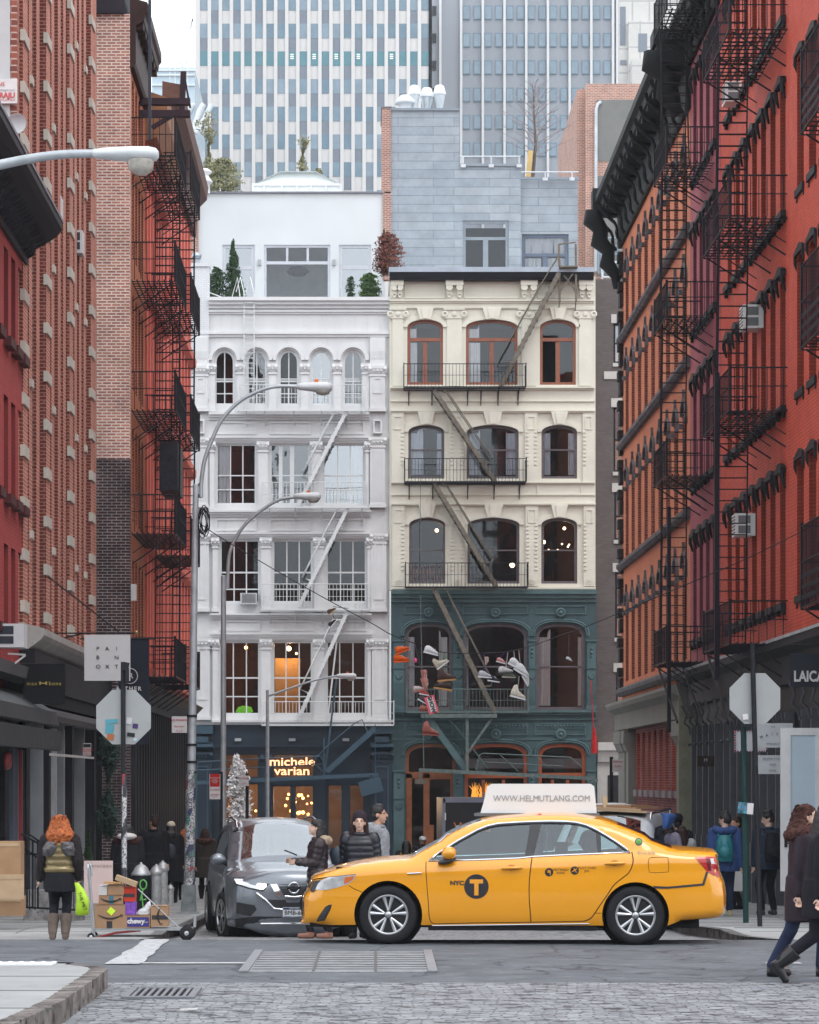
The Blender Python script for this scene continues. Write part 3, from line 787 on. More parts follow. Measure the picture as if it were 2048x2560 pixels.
for x in (596, 731, 865): m = MB(W.T); m.box(u(x - 8), u(x + 8), -.3, -.02, v(1853), v(1846)); m.build('flood_lamp', mat('lamp_pale', (.4, .42, .44), .5), shop)
M_neon = mat('sign_glow', (1, .50, .25), .5, var=0, emit=1.0)
sg = thing('shop_sign', 'glowing orange two line name sign over the dark blue shop door', 'sign', (u(731), W.D - .3, v(1932)))
text('michele', .46, M_neon, sg, W.T @ TR(u(731), -.3, v(1905)), 'upper_line', bold=.006, sx=1.22); text('varian', .46, M_neon, sg, W.T @ TR(u(731), -.3, v(1928)), 'lower_line', bold=.006, sx=1.22)
m = MB(W.T)
for z in (1913, 1935): m.box(u(680), u(782), -.27, -.22, v(z), v(z) + .03)
m.build('rail', M_blue, sg)
rnd.seed(3)
for i in range(16): bulb(shop, W, rnd.uniform(690, 780), rnd.uniform(1985, 2040), rnd.uniform(.8, 3), rnd.uniform(.03, .075), (1, .42, .12), 3, 0, 'pendant_lamp')
for i in range(7): bulb(shop, W, rnd.uniform(560, 645), rnd.uniform(1965, 2030), rnd.uniform(.8, 3), rnd.uniform(.02, .05), (1, .42, .12), 3, 0, 'pendant_lamp')
for (a, b) in ((705, 2000), (760, 2000), (600, 2000)):
 ld = bpy.data.lights.new('shop_light', 'POINT'); ld.energy = 75; ld.color = (1, .62, .32); ld.shadow_soft_size = .3
 link(bpy.data.objects.new('shop_light', ld), shop, W.T @ TR(u(a), 2.2, v(b)))
m = MB(W.T)
for y in (-1.2, -.7): m.bar((u(490), y, v(1957)), (u(946), y, v(1937)), .05, .14)
for i in range(30):
 t = i / 29; m.box(u(490) + t * 6.9 - .03, u(490) + t * 6.9 + .03, -1.2, -.7, v(1957) + t * .3, v(1957) + t * .3 + .02)
gw = m.build('gangway', M_blue2, wh)
m = MB(W.T);
m.tube([(u(496), -1.2, v(1950)), (u(500), -1.2, v(1906)), (u(660), -1.2, v(1896)), (u(800), -1.2, v(1891)), (u(809), -1.2, v(1898)), (u(806), -1.2, v(1912)), (u(500), -1.2, v(1926))], .025, 5)
m.tube([(u(598), -1.2, v(1946)), (u(598), -1.2, v(1898))], .025, 5); m.build('handrail', M_blue2, gw)
flight(gw, W, 938, 1822, 817, 1930, M_blue2, [(922, 1838), (905, 1800), (884, 1812), (815, 1870), (783, 1905), (812, 1932)], w=.2, ya=-1.1, yb=-.6)
m = MB(W.T); m.bar((u(811), -1.0, v(1845)), (u(811), -1.0, v(1950)), .06, .06); m.bar((u(938), -1.0, v(1812)), (u(938), -1.0, v(1940)), .03, .03); m.bar((u(842), -.9, v(1700)), (u(812), -.9, v(1940)), .07, .07); m.build('hanger', M_blue2, gw)
m = MB(W.T); m.box(-.42, .42, -.04, .04, -.28, .28, TR(u(927), -1.3, v(1966)) @ Matrix.Rotation(rad(-15), 4, 'Y'))
cw = solo(m, 'hanging_signboard', M_blue2, 'tilted blue blank signboard hanging under the blue gangway', 'signboard')
m = MB(W.T); m.box(u(924), u(931), -1.33, -1.27, v(1958), v(1938)); m.build('hanger', M_blue, cw)
# == CREAM HOUSE with green shop front
C_ = Fr(104.3); u, v = C_.u, C_.v
M_crm = mat('cream_paint', (.70, .68, .59), .65, 0, .07, .9, .25, 18, streak=True, grime=(.46, .38, .27), gth=.62)
M_ctrim = mat('cream_trim', (.72, .70, .61), .6, 0, .06, 2, .15, 18, grime=(.44, .37, .27), gth=.66)
M_mah = mat('mahogany_frame', (.26, .085, .045), .4, 0, .2, 4)
M_brf = mat('brown_grey_frame', (.13, .115, .125), .5, 0, .15, 4)
M_orw = mat('orange_wood', (.26, .09, .035), .45, 0, .25, 5)
M_orr = mat('orange_red_paint', (.36, .09, .035), .45, 0, .15, 4)
M_grn = mat('green_paint', (.058, .10, .112), .6, 0, .25, 1.1, .3, 18, streak=True, grime=(.05, .075, .08), gth=.6)
M_grn2 = mat('green_trim', (.085, .145, .155), .55, 0, .2, 2, .2, 18, grime=(.04, .06, .065), gth=.62)
M_rust = mat('rusty_iron', (.17, .15, .125), .8, .1, .35, 7, .5, 40, grime=(.24, .22, .17), gth=.55)
M_gst = mat('green_iron', (.13, .17, .165), .75, .1, .25, 6, .4, 40, grime=(.24, .25, .20), gth=.58)
M_curb = mat('curtain_blue_white', (.72, .80, .88), .9, 0, .06, 6)
cr = thing('cream_house', 'cream house with arched windows above a dark green shop front, beside the white house', 'building', (u(1230), C_.D, gz(C_.D)))
cols = [(1018.5, 1108), (1165, 1294.5), (1350, 1440)]
c3 = [(1021, 1111), (1167, 1297), (1354, 1443)]; c2 = [(1023, 1113.5), (1169, 1299), (1353.5, 1443.5)]
def A_(cs, sp, tp, bt): return [arch(u(a), u(b), v(bt), v(sp), v(tp), 12) for a, b in cs]
h4, h3, h2 = A_(cols, 818, 799, 962), A_(c3, 1080, 1062.5, 1196.5), A_(c2, 1312, 1294.5, 1459)
gcol = [(1013, 1131), (1159, 1318.5), (1340, 1463)]
g1 = [arch(u(a), u(b), v(1775), v(1590), v(1558), 14, 2.6) for a, b in gcol]
gg = [(1014, 1139.5), (1162, 1318.5), (1346.5, 1464.5)]
g0 = [arch(u(a), u(b), v(2222), v(1888), v(1859), 14, 2.6) for a, b in gg]
m = MB(C_.T); m.plate([(u(974), v(1476)), (u(1489), v(1476)), (u(1484), v(704)), (u(974), v(704))], 0, .3, h4 + h3 + h2); m.build('wall', M_crm, cr)
m = MB(C_.T); m.box(u(974), u(1484), .3, 14, v(690), v(684)); m.box(u(1482), u(1489), 0.001, 14, zb, v(690)); m.build('roof', M_crm, cr)
m = MB(C_.T); m.plate(rect(u(978), u(1491), v(2232), v(1476)), -.03, .3, g1 + g0); gsh = m.build('shop_front', M_grn, cr)
for t, b_ in ((780, 975), (1045, 1205), (1280, 1468), (1540, 1790)): room(cr, C_, 985, 1478, t, b_, M_int)
room(cr, C_, 990, 1478, 1800, 2225, M_intw, 5)
m = MB(C_.T); m.box(u(972), u(1483), -.62, .4, v(687), v(675)); m.build('flashing', mat('pale_zinc', (.36, .41, .48), .5, .2), cr)
m = MB(C_.T); m.prof([(0, v(704)), (-.42, v(704)), (-.5, v(698)), (-.58, v(687)), (0, v(687))], u(974), u(1482)); m.build('cornice', mat('cornice_black', (.02, .02, .028), .6), cr)
for x0, x1 in ((977, 1009), (1114, 1158), (1301, 1343), (1446, 1482)):
 m = MB(C_.T)
 m.box(u(x0), u(x1), -.32, 0, v(716), v(704)); m.box(u(x0) + .04, u(x1) - .04, -.1, 0, v(751), v(716))
 for c in (u(x0) + .14, u(x1) - .14):
  m.lathe([(.13, -.3), (.13, 0)], (c, 0, v(721)), 12, 'Y'); m.box(c - .09, c + .09, -.2, 0, v(740), v(722)); m.lathe([(.07, -.2), (.07, 0)], (c, 0, v(742)), 8, 'Y')
 m.build('bracket', M_ctrim, cr)
for x0, x1 in ((1012, 1112), (1160, 1299), (1345, 1444)):
 panel(cr, C_, x0, x1, 712, 746, M_ctrim, .04, .05)
band_(cr, C_, 974, 1485, 750, 758, .14, M_ctrim, 'moulding', 2); band_(cr, C_, 975, 1485, 768, 773, .08, M_ctrim, 'moulding', 2)
for x0, x1 in ((976, 1014), (1112, 1160), (1299, 1345), (1442, 1484)):     # capitals with scrolls
 m = MB(C_.T); m.box(u(x0), u(x1), -.1, 0, v(797), v(772)); m.box(u(x0) - .05, u(x1) + .03, -.16, 0, v(776), v(772))
 for c in (u(x0), u(x1)): m.lathe([(.13, -.12), (.05, -.17), (.05, -.1)], (c, 0, v(786)), 12, 'Y')
 m.lathe([(.11, -.1), (.06, -.15), (.0, -.13)], ((u(x0) + u(x1)) / 2, 0, v(786)), 12, 'Y')
 m.box(u(x0) + .08, u(x1) - .08, -.07, 0, v(965), v(797)); m.build('pilaster', M_ctrim, cr)
def dots(m, F_, x, yt, yb, st=10, w=.05):
 y = yt
 while y < yb: m.box(F_.u(x) - w, F_.u(x) + w, -.13, -.05, F_.v(y + 4), F_.v(y)); y += st
def pilc(x0, x1, yt, yb, dtx=(), flower=None):
 m = MB(C_.T); m.box(u(x0), u(x1), -.09, 0, v(yb), v(yt));
 o = C_.r(x0 + 5, x1 - 5, yt + 8, yt + 42)
 m.ring(o, [(o[0][0] + .04, o[0][1] + .04), (o[1][0] - .04, o[1][1] + .04), (o[2][0] - .04, o[2][1] - .04), (o[3][0] + .04, o[3][1] - .04)], -.12, -.08)
 for dx in dtx: dots(m, C_, dx, yt + 46, yb - 38)
 if flower:
  for k in range(8):
   a = k * math.pi / 4; cx, cz = u((x0 + x1) / 2), v(flower)
   m.bar((cx + .04 * math.cos(a), -.1, cz + .04 * math.sin(a)), (cx + .12 * math.cos(a), -.1, cz + .12 * math.sin(a)), .03, .03, up=(0, 1, 0))
 m.build('pilaster', M_ctrim, cr)
for i, (x0, x1, d) in enumerate(((979, 1010, (1006,)), (1122, 1160, (1129, 1154)), (1312, 1343, (1318, 1339)), (1457, 1485, (1461,)))):
 pilc(x0, x1, 1033, 1206, d); pilc(x0 + 2, x1 + 2, 1266, 1466, tuple(q + 1 for q in d), 1455)
band_(cr, C_, 976, 1486, 968, 975, .18, M_ctrim, 'moulding', 2); band_(cr, C_, 977, 1487, 1002, 1006, .07, M_ctrim, 'moulding', 2)
band_(cr, C_, 977, 1487, 1026, 1033, .16, M_ctrim, 'moulding', 2); band_(cr, C_, 978, 1487, 1205, 1211, .12, M_ctrim, 'moulding', 2)
band_(cr, C_, 979, 1488, 1236, 1240, .06, M_ctrim, 'moulding', 2); band_(cr, C_, 979, 1489, 1259, 1266, .16, M_ctrim, 'moulding', 2); band_(cr, C_, 980, 1489, 1468, 1477, .1, M_ctrim, 'moulding', 2)
for cs, yt, yb in ((cols, 770, 800), (c3, 1030, 1063), (c2, 1262, 1295)):
 for a, b in cs:
  c = u((a + b) / 2); w = .32 if b - a < 100 else .36
  m = MB(C_.T); m.plate([(c - w * .62, v(yb)), (c + w * .62, v(yb)), (c + w, v(yt)), (c - w, v(yt))], -.17, 0)
  m.plate([(c - w * .3, v(yb - 2)), (c + w * .3, v(yb - 2)), (c + w * .45, v(yt + 3)), (c - w * .45, v(yt + 3))], -.21, -.16)
  m.build('keystone', M_ctrim, cr)
for hs_, s_ in ((h4, .05), (h3, .07), (h2, .07)):     # hood mouldings
 for h in hs_:
  us = [p[0] for p in h]; vv = [p[1] for p in h]; c = (min(us) + max(us)) / 2; a = (max(us) - min(us)) / 2; cv_ = h[2][1]; b = max(vv) - cv_
  o = [(c + (p[0] - c) * (1 + .16 / a), cv_ + (p[1] - cv_) * (1 + .16 / b)) for p in h[2:]]
  k = len(o); i_ = h[2:]; m = MB(C_.T)
  m.add([(p[0], -.07, p[1]) for p in o] + [(p[0], -.07, p[1]) for p in i_], [(j, j + 1, k + j + 1, k + j) for j in range(k - 1)])
  m.add([(p[0], -.07, p[1]) for p in o] + [(p[0], 0, p[1]) for p in o], [(j, j + 1, k + j + 1, k + j) for j in range(k - 1)])
  m.build('hood_moulding', M_ctrim, cr)
for a, b in [c3[2]]: panel(cr, C_, 1343, 1455, 1206, 1236, M_ctrim, .05, .04)
for i, h in enumerate(h4):
 win(cr, C_.T, h, .1, M_mah, M_glz_c, .11, .05, vb=((.5, 0, .66, .16),), hb=((.70, .13),), cur=[((.04, .28, .02, .66), (.04, .26, .72, 1))][0] if i < 2 else ())
for i, h in enumerate(h3):
 win(cr, C_.T, h, .1, M_brf, M_glz_c, .1, .05, hb=((.54, .05),), cur=((.06, .42 if i == 0 else .26, .08, .97), (.76 if i else .8, .96, .08, .97)), curm=M_curb)
for h in h2: win(cr, C_.T, h, .1, M_brf, M_glz_d, .1, .05, hb=((.51, .05),))
bulb(cr, C_, 1094, 1320, 1.0, .07, (1, .65, .35), 5, 8); bulb(cr, C_, 1416, 1315, 1.0, .06, (1, .65, .35), 5, 6); bulb(cr, C_, 1284, 1408, .9, .1, (1, .6, .22), 5); bulb(cr, C_, 1363, 1350, .9, .08, (1, .7, .4), 5)
for a, b in ((1379, 1366), (1413, 1351), (1431, 1353), (1428, 1358), (1402, 1366)): bulb(cr, C_, a, b, 1.6, .03, (1, .75, .45), 8)
m = MB(C_.T)
for i in range(9):
 x = u(1030) + i * .14; m.loft([(x, 1.0, v(1452), .07, .13), (x, 1.0, v(1425), .06, .12), (x, 1.0, v(1408), .03, .05)], 8)
m.build('clothes_rail', mat('garment_rust', (.35, .12, .06), .9, 0, .6, 5), cr)
K1 = platform(cr, C_, 1009, 1312, 974, 918, M_blk, brk=(1022, 1080, 1169, 1202, 1245, 1295))
K2 = platform(cr, C_, 1011, 1313, 1209, 1153, M_blk, brk=(1023, 1082, 1169, 1235, 1298))
K3 = platform(cr, C_, 1013, 1317, 1470, 1412, M_blk, brk=())
K4 = platform(cr, C_, 1016, 1318, 1780, 1725, M_gst, brk=())
flight(K1, C_, 1395, 690, 1250, 972, M_rust, [(1392, 650), (1340, 735), (1245, 910), (1250, 913), (1285, 912)], .16)
flight(K1, C_, 1084, 982, 1237, 1209, M_rust, [(1103, 980), (1117, 985), (1227, 1150), (1222, 1160), (1200, 1160)], .15)
flight(K2, C_, 1084, 1212, 1240, 1470, M_rust, [(1103, 1215), (1117, 1218), (1229, 1400), (1224, 1409), (1202, 1410)], .15)
flight(K3, C_, 1084, 1476, 1237, 1785, M_rust, [(1103, 1478), (1115, 1480), (1230, 1705), (1226, 1716), (1206, 1718)], .17)
flight(K4, C_, 1068, 1794, 1164, 1925, M_grn2, [(1110, 1790), (1140, 1820), (1216, 1920)], .24)
m = MB(C_.T); m.bar((u(1166), -.8, v(1780)), (u(1166), -.8, v(1930)), .12, .12); m.bar((u(1166), -.8, v(1885)), (u(1235), -.8, v(1785)), .09, .09); m.box(u(1052), u(1240), -.95, -.6, v(1796), v(1786))
m.build('support', M_gst, K4)
m = MB(C_.T); m.bar((u(1395), -.5, v(617)), (u(1397), -.5, v(760)), .08, .08); m.bar((u(1437), -.5, v(617)), (u(1438), -.5, v(760)), .08, .08)
m.bar((u(1397), -.5, v(680)), (u(1438), -.5, v(735)), .06, .06); m.bar((u(1438), -.52, v(680)), (u(1397), -.52, v(735)), .06, .06); m.box(u(1395), u(1440), -.9, -.1, v(679), v(675))
m.tube([(u(1395), -.5, v(617)), (u(1437), -.5, v(612))], .03, 5)
for x in (1397, 1438): m.bar((u(x), -.5, v(745)), (u(x), -.05, v(778)), .04, .04)
m.build('roof_gantry', M_rust, K1)
m = MB(C_.T)
for y in (-1.25, -.8): m.bar((u(1046), y, v(1925)), (u(1478), y, v(1946)), .06, .13); m.bar((u(1478), y, v(1946)), (u(1487), y, v(1953)), .06, .1)
for i in range(26): t = i / 25; x = u(1048) + t * 6.5; m.box(x - .03, x + .03, -1.25, -.8, v(1925) - t * .3, v(1925) - t * .3 + .02)
gk = m.build('gangway', M_gst, cr)
m = MB(C_.T); m.tube([(u(1188), -1.25, v(1925)), (u(1196), -1.25, v(1888)), (u(1204), -1.25, v(1884)), (u(1420), -1.25, v(1894)), (u(1448), -1.25, v(1918))], .025, 5)
for a, b, c, d in ((1245, 1887, 1290, 1928), (1335, 1890, 1365, 1920), (1210, 1906, 1400, 1916)): m.tube([(u(a), -1.25, v(b)), (u(c), -1.25, v(d))], .02, 5)
for i in range(6): m.box(u(1186 + i * 4) - .008, u(1186 + i * 4) + .008, -1.26, -1.24, v(1928), v(1900))
m.build('handrail', M_gst, gk)
m = MB(C_.T); m.bar((u(1050), -.7, v(1200)), (u(1051), -.7, v(1476)), .02, .02); m.bar((u(1050), -.7, v(1476)), (u(1059), -.7, v(1925)), .03, .03); m.build('hanger_rod', M_gst, gk)
m = MB(C_.T); m.box(u(1036), u(1064), -.9, -.8, v(1960), v(1948)); m.box(u(1046), u(1053), -.9, -.8, v(1948), v(1925)); m.build('counterweight', M_rust, gk)
band_(gsh, C_, 979, 1491, 1476, 1506, .3, M_grn2, 'fascia', 3)
for k, (a, b) in enumerate(gcol):
 panel(gsh, C_, a - 2, b + 2, 1514, 1536, M_grn2, .07, .04)
 m = MB(C_.T); c = u((a + b) / 2); m.lathe([(.19, -.03), (.19, -.16), (.13, -.2), (.1, -.12), (.06, -.2), (.0, -.22)], (c, 0, v(1532)), 16, 'Y'); m.build('rosette', M_grn2, gsh)
 for yy in (1795, ):
  panel(gsh, C_, a - 2, b + 2, 1808, 1838, M_grn2, .07, .05)
  m = MB(C_.T); m.lathe([(.21, -.03), (.21, -.16), (.14, -.2), (.1, -.12), (.06, -.2), (.0, -.22)], (c, 0, v(1836)), 16, 'Y'); m.build('rosette', M_grn2, gsh)
  n = int((b - a) / 8)
  m = MB(C_.T); m.box(u(a), u(b), -.05, -.02, v(1822), v(1808))
  for i in range(n): x = u(a) + (u(b) - u(a)) * (i + .5) / n; m.lathe([(.04, -.03), (.04, -.09), (.0, -.1)], (x, 0, v(1815)), 8, 'Y')
  m.build('beading', M_grn2, gsh)
 for h in (g1[k], g0[k]):
  cc = h[2:]; us = [p[0] for p in h]; cx = (min(us) + max(us)) / 2; a_ = (max(us) - min(us)) / 2
  cv_ = h[2][1]; b_ = max(p[1] for p in h) - cv_
  for sc in (.07, .14):
   o = [(cx + (p[0] - cx) * (1 + sc / a_), cv_ + (p[1] - cv_) * (1 + sc / b_)) for p in cc]
   m = MB(C_.T); m.tube([(p[0], -.07, p[1]) for p in o], .035, 6); m.build('arch_moulding', M_grn2, gsh)
for x0, x1 in ((984, 1010), (1133, 1156), (1322, 1338), (1467, 1489)):
 for yt, yb in ((1600, 1776), (1925, 2220)):
  m = MB(C_.T); a, b = u(x0), u(x1); m.box(a, b, -.16, 0, v(yb), v(yt)); m.box(a - .03, b + .03, -.22, 0, v(yt + 4), v(yt)); m.box(a - .03, b + .03, -.22, 0, v(yb), v(yb - 12))
  m.box(a - .02, b + .02, -.2, 0, v(yt + 72), v(yt + 68))
  n = 6
  for k in range(n): x = a + (b - a) * (k + .8) / (n + .6); m.box(x - .014, x + .014, -.19, -.15, v(yb - 16), v(yb - 70 if yb < 1900 else yb - 120))
  c = (a + b) / 2
  for q, r_ in ((22, .05), (32, .07), (42, .05)): m.lathe([(r_, -.15), (r_ * .6, -.22), (0, -.23)], (c, 0, v(yt + q)), 8, 'Y')
  m.tube([(c - .11, -.19, v(yt + 88)), (c - .06, -.19, v(yt + 95)), (c, -.19, v(yt + 97)), (c + .06, -.19, v(yt + 95)), (c + .11, -.19, v(yt + 88))], .025, 5)
  m.build('pilaster', M_grn2, gsh)
band_(gsh, C_, 981, 1491, 1775, 1788, .22, M_grn2, 'sill', 2); band_(gsh, C_, 981, 1491, 1797, 1802, .1, M_grn2, 'moulding', 2); band_(gsh, C_, 981, 1491, 1846, 1850, .06, M_grn2, 'moulding', 1)
for i, h in enumerate(g1):
 win(gsh, C_.T, h, .08, M_brf, M_glz_c, .12, .05, hb=((.5, .05),), cur=((.06, .2, .05, .93), (.72, .9, .05, .93)) if i == 0 else (((.06, .3, .05, .93), (.86, .96, .05, .93)) if i == 2 else ((.05, .08, .05, .9),)))
for i, h in enumerate(g0):
 o = win(gsh, C_.T, h, .06, M_orr if i else M_orw, M_glz_d, .13, .06, vb=((.5, 0, .44, .5 if False else .24),) if i == 0 else ((.30, 0, .75, .12), (.62, 0, .75, .12)), hb=((.78, .28 if i == 0 else .2),))
 if i:
  m = MB(C_.T); a, b = gg[i]; m.box(u(a) + .12, u(b) - .12, .2, .21, v(1921), v(1896)); m.build('blind', mat('blind_white', (.55, .57, .58), .8), gsh)
a, b = gg[0]
m = MB(C_.T)
for x0, x1 in ((1016, 1030), (1059, 1074), (1126, 1138)): m.box(u(x0), u(x1), .02, .1, v(2222), v(1934))
m.box(u(1016), u(1074), .02, .1, v(2222), v(2180)); m.box(u(1016), u(1074), .02, .1, v(1945), v(1934)); m.build('door', M_orw, gsh)
m = MB(C_.T)
for i in range(34):
 x = u(1178) + rnd.random() * .7; m.tube([(x, .6, v(1995)), (x + rnd.uniform(-.1, .1), .6, v(1995 - rnd.uniform(10, 20))), (x + rnd.uniform(-.15, .15), .6, v(1995 - rnd.uniform(20, 42)))], [.03, .02, .004], 5)
m.build('flame_display', mat('flame_glow', (1, .42, .06), .5, var=0, emit=.8), gsh)
bulb(gsh, C_, 1150, 1946, -.1, .03, (1, .9, .8), 8, 0, 'door_lamp')
text('R', .35, mat('gilt_grey', (.35, .34, .3), .5), gsh, C_.T @ TR(u(1210), .05, v(1990)))
# -- slate clad penthouse on the cream house
S_ = Fr(108.5); u, v = S_.u, S_.v
M_slate = brick('slate_shingles', (.34, .385, .43), (.29, .335, .385), (.20, .24, .29), bw=2.2, rh=.34, ms=.012, rough=.5, var=.16, offs=.37)
sh_ = [S_.r(1157, 1272, 551, 690), S_.r(1306, 1423, 582, 690)]
def gx(px): return u(px)
m = MB(S_.T); m.plate([(gx(978), v(700)), (gx(1302), v(700)), (gx(1302), v(412)), (gx(1149), v(412)), (gx(1149), v(273)), (gx(978), v(273))], 0, .3, [sh_[0]])
sl = m.build('penthouse_wall', M_slate, cr)
m = MB(S_.T); m.plate(rect(gx(1303), gx(1446), v(700), v(445)), .25, .5, [sh_[1]]); m.box(gx(1303), gx(1446), .5, 5, v(449), v(446)); m.box(gx(1149), gx(1302), .3, 5, v(416), v(413)); m.box(gx(978), gx(1149), .3, 5, v(277), v(274)); m.box(gx(1147), gx(1149), .3, 5, v(416), v(274))
m.build('penthouse_wall', M_slate, cr)
M_sf = mat('slate_frame', (.25, .29, .34), .5); M_sf2 = mat('slate_frame_dark', (.12, .15, .21), .5)
win(sl, S_.T, sh_[0], .06, M_sf, M_glz_d, .12, .1, vb=((.5, 0, .66, .2),), hb=((.68, .12),)); win(sl, S_.T, sh_[1], .32, M_sf2, M_glz_d, .13, .1, vb=((.5, 0, .48, .2),), hb=((.52, .12),), cur=((.08, .92, .56, .93), (.06, .42, .0, .46), (.55, .95, .0, .46)))
m = MB(S_.T); m.box(gx(1140), gx(1430), 2.4, 2.5, v(700), v(540)); m.build('interior', M_int, cr)
M_wr = mat('white_rail', (.6, .64, .68), .5)
m = MB(S_.T)
for x0, x1, y, pz in ((1149, 1302, 392, (1158, 1228, 1298)), (1303, 1446, 431, (1363, 1430))):
 z0 = v(412 if y == 392 else 445)
 m.tube([(gx(x0), -.05, v(y)), (gx(x1), -.05, v(y))], .03, 5)
 for p in pz: m.bar((gx(p), -.05, z0 - .1), (gx(p), -.05, v(y)), .05, .05); m.box(gx(p) - .1, gx(p) + .1, -.12, 0, z0 - .12, z0)
m.build('roof_railing', M_wr, cr)
band_(cr, S_, 977, 1150, 271, 277, .08, M_sf, 'coping', 1); band_(cr, S_, 1149, 1303, 410, 416, .08, M_sf, 'coping', 1); band_(cr, S_, 1303, 1448, 443, 449, .04, M_sf, 'coping', 1)
M_bpk = brick('pink_brick', (.38, .17, .12), (.30, .12, .09), (.50, .42, .38), ms=.014, rough=.9, var=.15)
m = MB(S_.T); m.box(gx(955), gx(977.5), -.1, 3, v(480), v(270)); m.box(gx(957), gx(978), -.1, .3, v(700), v(484)); m.build('party_wall', M_bpk, cr)
m = MB(S_.T); m.box(gx(474), gx(496), -.1, 3, v(700), v(487)); m.build('party_wall', M_bpk, wh)
m = MB(S_.T); m.box(gx(953), gx(979), -.14, 3, v(271), v(268)); m.build('coping', mat('lead_coping', (.18, .19, .22), .5), cr)
M_vent = mat('galvanised', (.50, .56, .60), .4, .4, .1, 6)
M_ventw = mat('vent_white', (.75, .78, .8), .5)
vp = None
for k, (px, yt, w) in enumerate(((1036, 218, 27), (1068, 213, 31), (1099, 217, 29))):
 r = w / 2 / F * 108.5 * 1.05
 m = MB(); m.lathe([(r * .55, 0), (r * .6, .1), (r * .95, .55), (r * .95, .62)], (0, 0, 0), 14)
 b0 = TR(PX(px, 110), 110 + (k % 2) * .4, PZ(274, 110))
 t_ = thing('roof_ventilator', ['white capped grey roof ventilator at the left on top of the slate penthouse', 'white capped grey roof ventilator in the middle of the front three on the slate penthouse', 'white capped grey roof ventilator at the right on top of the slate penthouse'][k], 'ventilator', b0.translation, group='ventilators on the slate penthouse')
 m.build('drum', M_vent, t_, b0)
 m = MB(); m.lathe([(r * 1.05, .58), (r * 1.08, .64), (r * .75, .92), (r * .55, .96), (0, .98)], (0, 0, 0), 14); m.build('cap', M_ventw, t_, b0)
m = MB(); m.lathe([(.25, 0), (.3, .2), (.42, .22), (.40, .34), (.2, .55), (0, .58)], (0, 0, 0), 14); m.T = Matrix.Identity(4)
t_ = thing('roof_ventilator', 'small low white roof ventilator tucked left of the three tall ones', 'ventilator', (PX(1014, 110), 110, PZ(274, 110)), group='ventilators on the slate penthouse'); m.build('cap', M_ventw, t_, TR(PX(1014, 110), 110, PZ(274, 110)))
Q = Fr(105.2)
t_ = thing('roof_ventilator', 'round steel cowl vent above the left corner pier of the white house', 'ventilator', (Q.u(492), 105.2, Q.v(660)))
m = MB(); m.lathe([(.1, 0), (.1, .16), (.16, .17)], (0, 0, 0), 12); m.build('neck', M_vent, t_, TR(Q.u(492), 105.2, Q.v(660))); m = MB(); m.ell((0, 0, .3), (.19, .19, .15), 14, 10); m.build('cowl', mat('cowl_steel', (.35, .4, .45), .3, .8), t_, TR(Q.u(492), 105.2, Q.v(660)))
Q = Fr(107.5)
t_ = thing('chimney_cowl', 'white cylindrical chimney cowl left of the trees on the white house roof', 'chimney', (Q.u(511), 107.5, Q.v(484)))
m = MB(); m.lathe([(.22, 0), (.22, .38), (.28, .4), (.28, .46)], (0, 0, 0), 16); m.build('flue', M_ventw, t_, TR(Q.u(511), 107.5, Q.v(484)))
m = MB(); m.lathe([(.3, .42), (.33, .48), (.2, .62), (.17, .72), (.3, .82), (.3, .86), (.15, .96), (0, .98)], (0, 0, 0), 16); m.build('cap', M_ventw, t_, TR(Q.u(511), 107.5, Q.v(484)))
# -- grey-brown brick house at the right of the cream one
G_ = Fr(104.6); u, v = G_.u, G_.v
M_gbr = brick('grey_brown_brick', (.15, .13, .125), (.125, .11, .105), (.10, .09, .09), rough=.8, var=.12, paint=.6)
gh = thing('grey_brown_house', 'dark grey brown brick house squeezed between the cream house and the orange brick block', 'building', (u(1525), G_.D, gz(G_.D)))
gwins = [(1534, 1600, 808, 908), (1534, 1600, 1018, 1180), (1536, 1600, 1230, 1350), (1538, 1600, 1430, 1595), (1540, 1600, 1680, 1800)]
m = MB(G_.T); m.plate(rect(u(1485), u(1640), v(2232), v(698)), 0, .3, [G_.r(*q) for q in gwins]); m.box(u(1485), u(1640), .3, 10, v(702), v(699)); m.build('wall', M_gbr, gh)
M_lime = mat('limestone_block', (.52, .51, .48), .8, 0, .08, 3)
for q in gwins:
 win(gh, G_.T, G_.r(*q), .08, M_blk, M_glz_m, .08, .06, hb=(.5,), cur=((.1, .8, .5, .95),))
 m = MB(G_.T); m.box(u(q[0] - 2), u(1602), -.08, .06, v(q[3] + 9), v(q[3])); m.build('sill', M_lime, gh)
 m = MB(G_.T); m.box(u(q[0] - 6), u(1602), -.05, .02, v(q[2]), v(q[2] - 22)); m.build('lintel', M_lime, gh)
m = MB(G_.T); m.box(u(1510), u(1546), -.05, .0, v(948), v(929)); m.build('lintel', M_lime, gh)
m = MB(G_.T); m.prof([(0, v(1905)), (-.25, v(1905)), (-.35, v(1880)), (-.45, v(1876)), (-.45, v(1856)), (0, v(1856))], u(1493), u(1640)); m.box(u(1493), u(1640), -.12, 0, v(2225), v(1905)); m.build('shop_front', mat('pale_stone_trim', (.55, .55, .53), .6), gh)
m = MB(G_.T); m.box(u(1519), u(1560), -.15, -.11, v(2225), v(1938)); m.build('doorway', M_int, gh)
B_ = Fr(118); u, v = B_.u, B_.v
M_bbk = brick('buff_pink_brick', (.50, .24, .17), (.33, .16, .12), (.58, .47, .42), ms=.014, rough=.9, var=.15)
bb = thing('pink_brick_block', 'pink brick block with grey rendered panels rising behind the dark grey house', 'building', (u(1540), 118, gz(118)))
m = MB(B_.T); m.box(u(1465), u(1700), 0, 12, zb, v(209)); m.box(u(1446), u(1465), .6, 12, zb, v(214)); m.build('wall', M_bbk, bb)
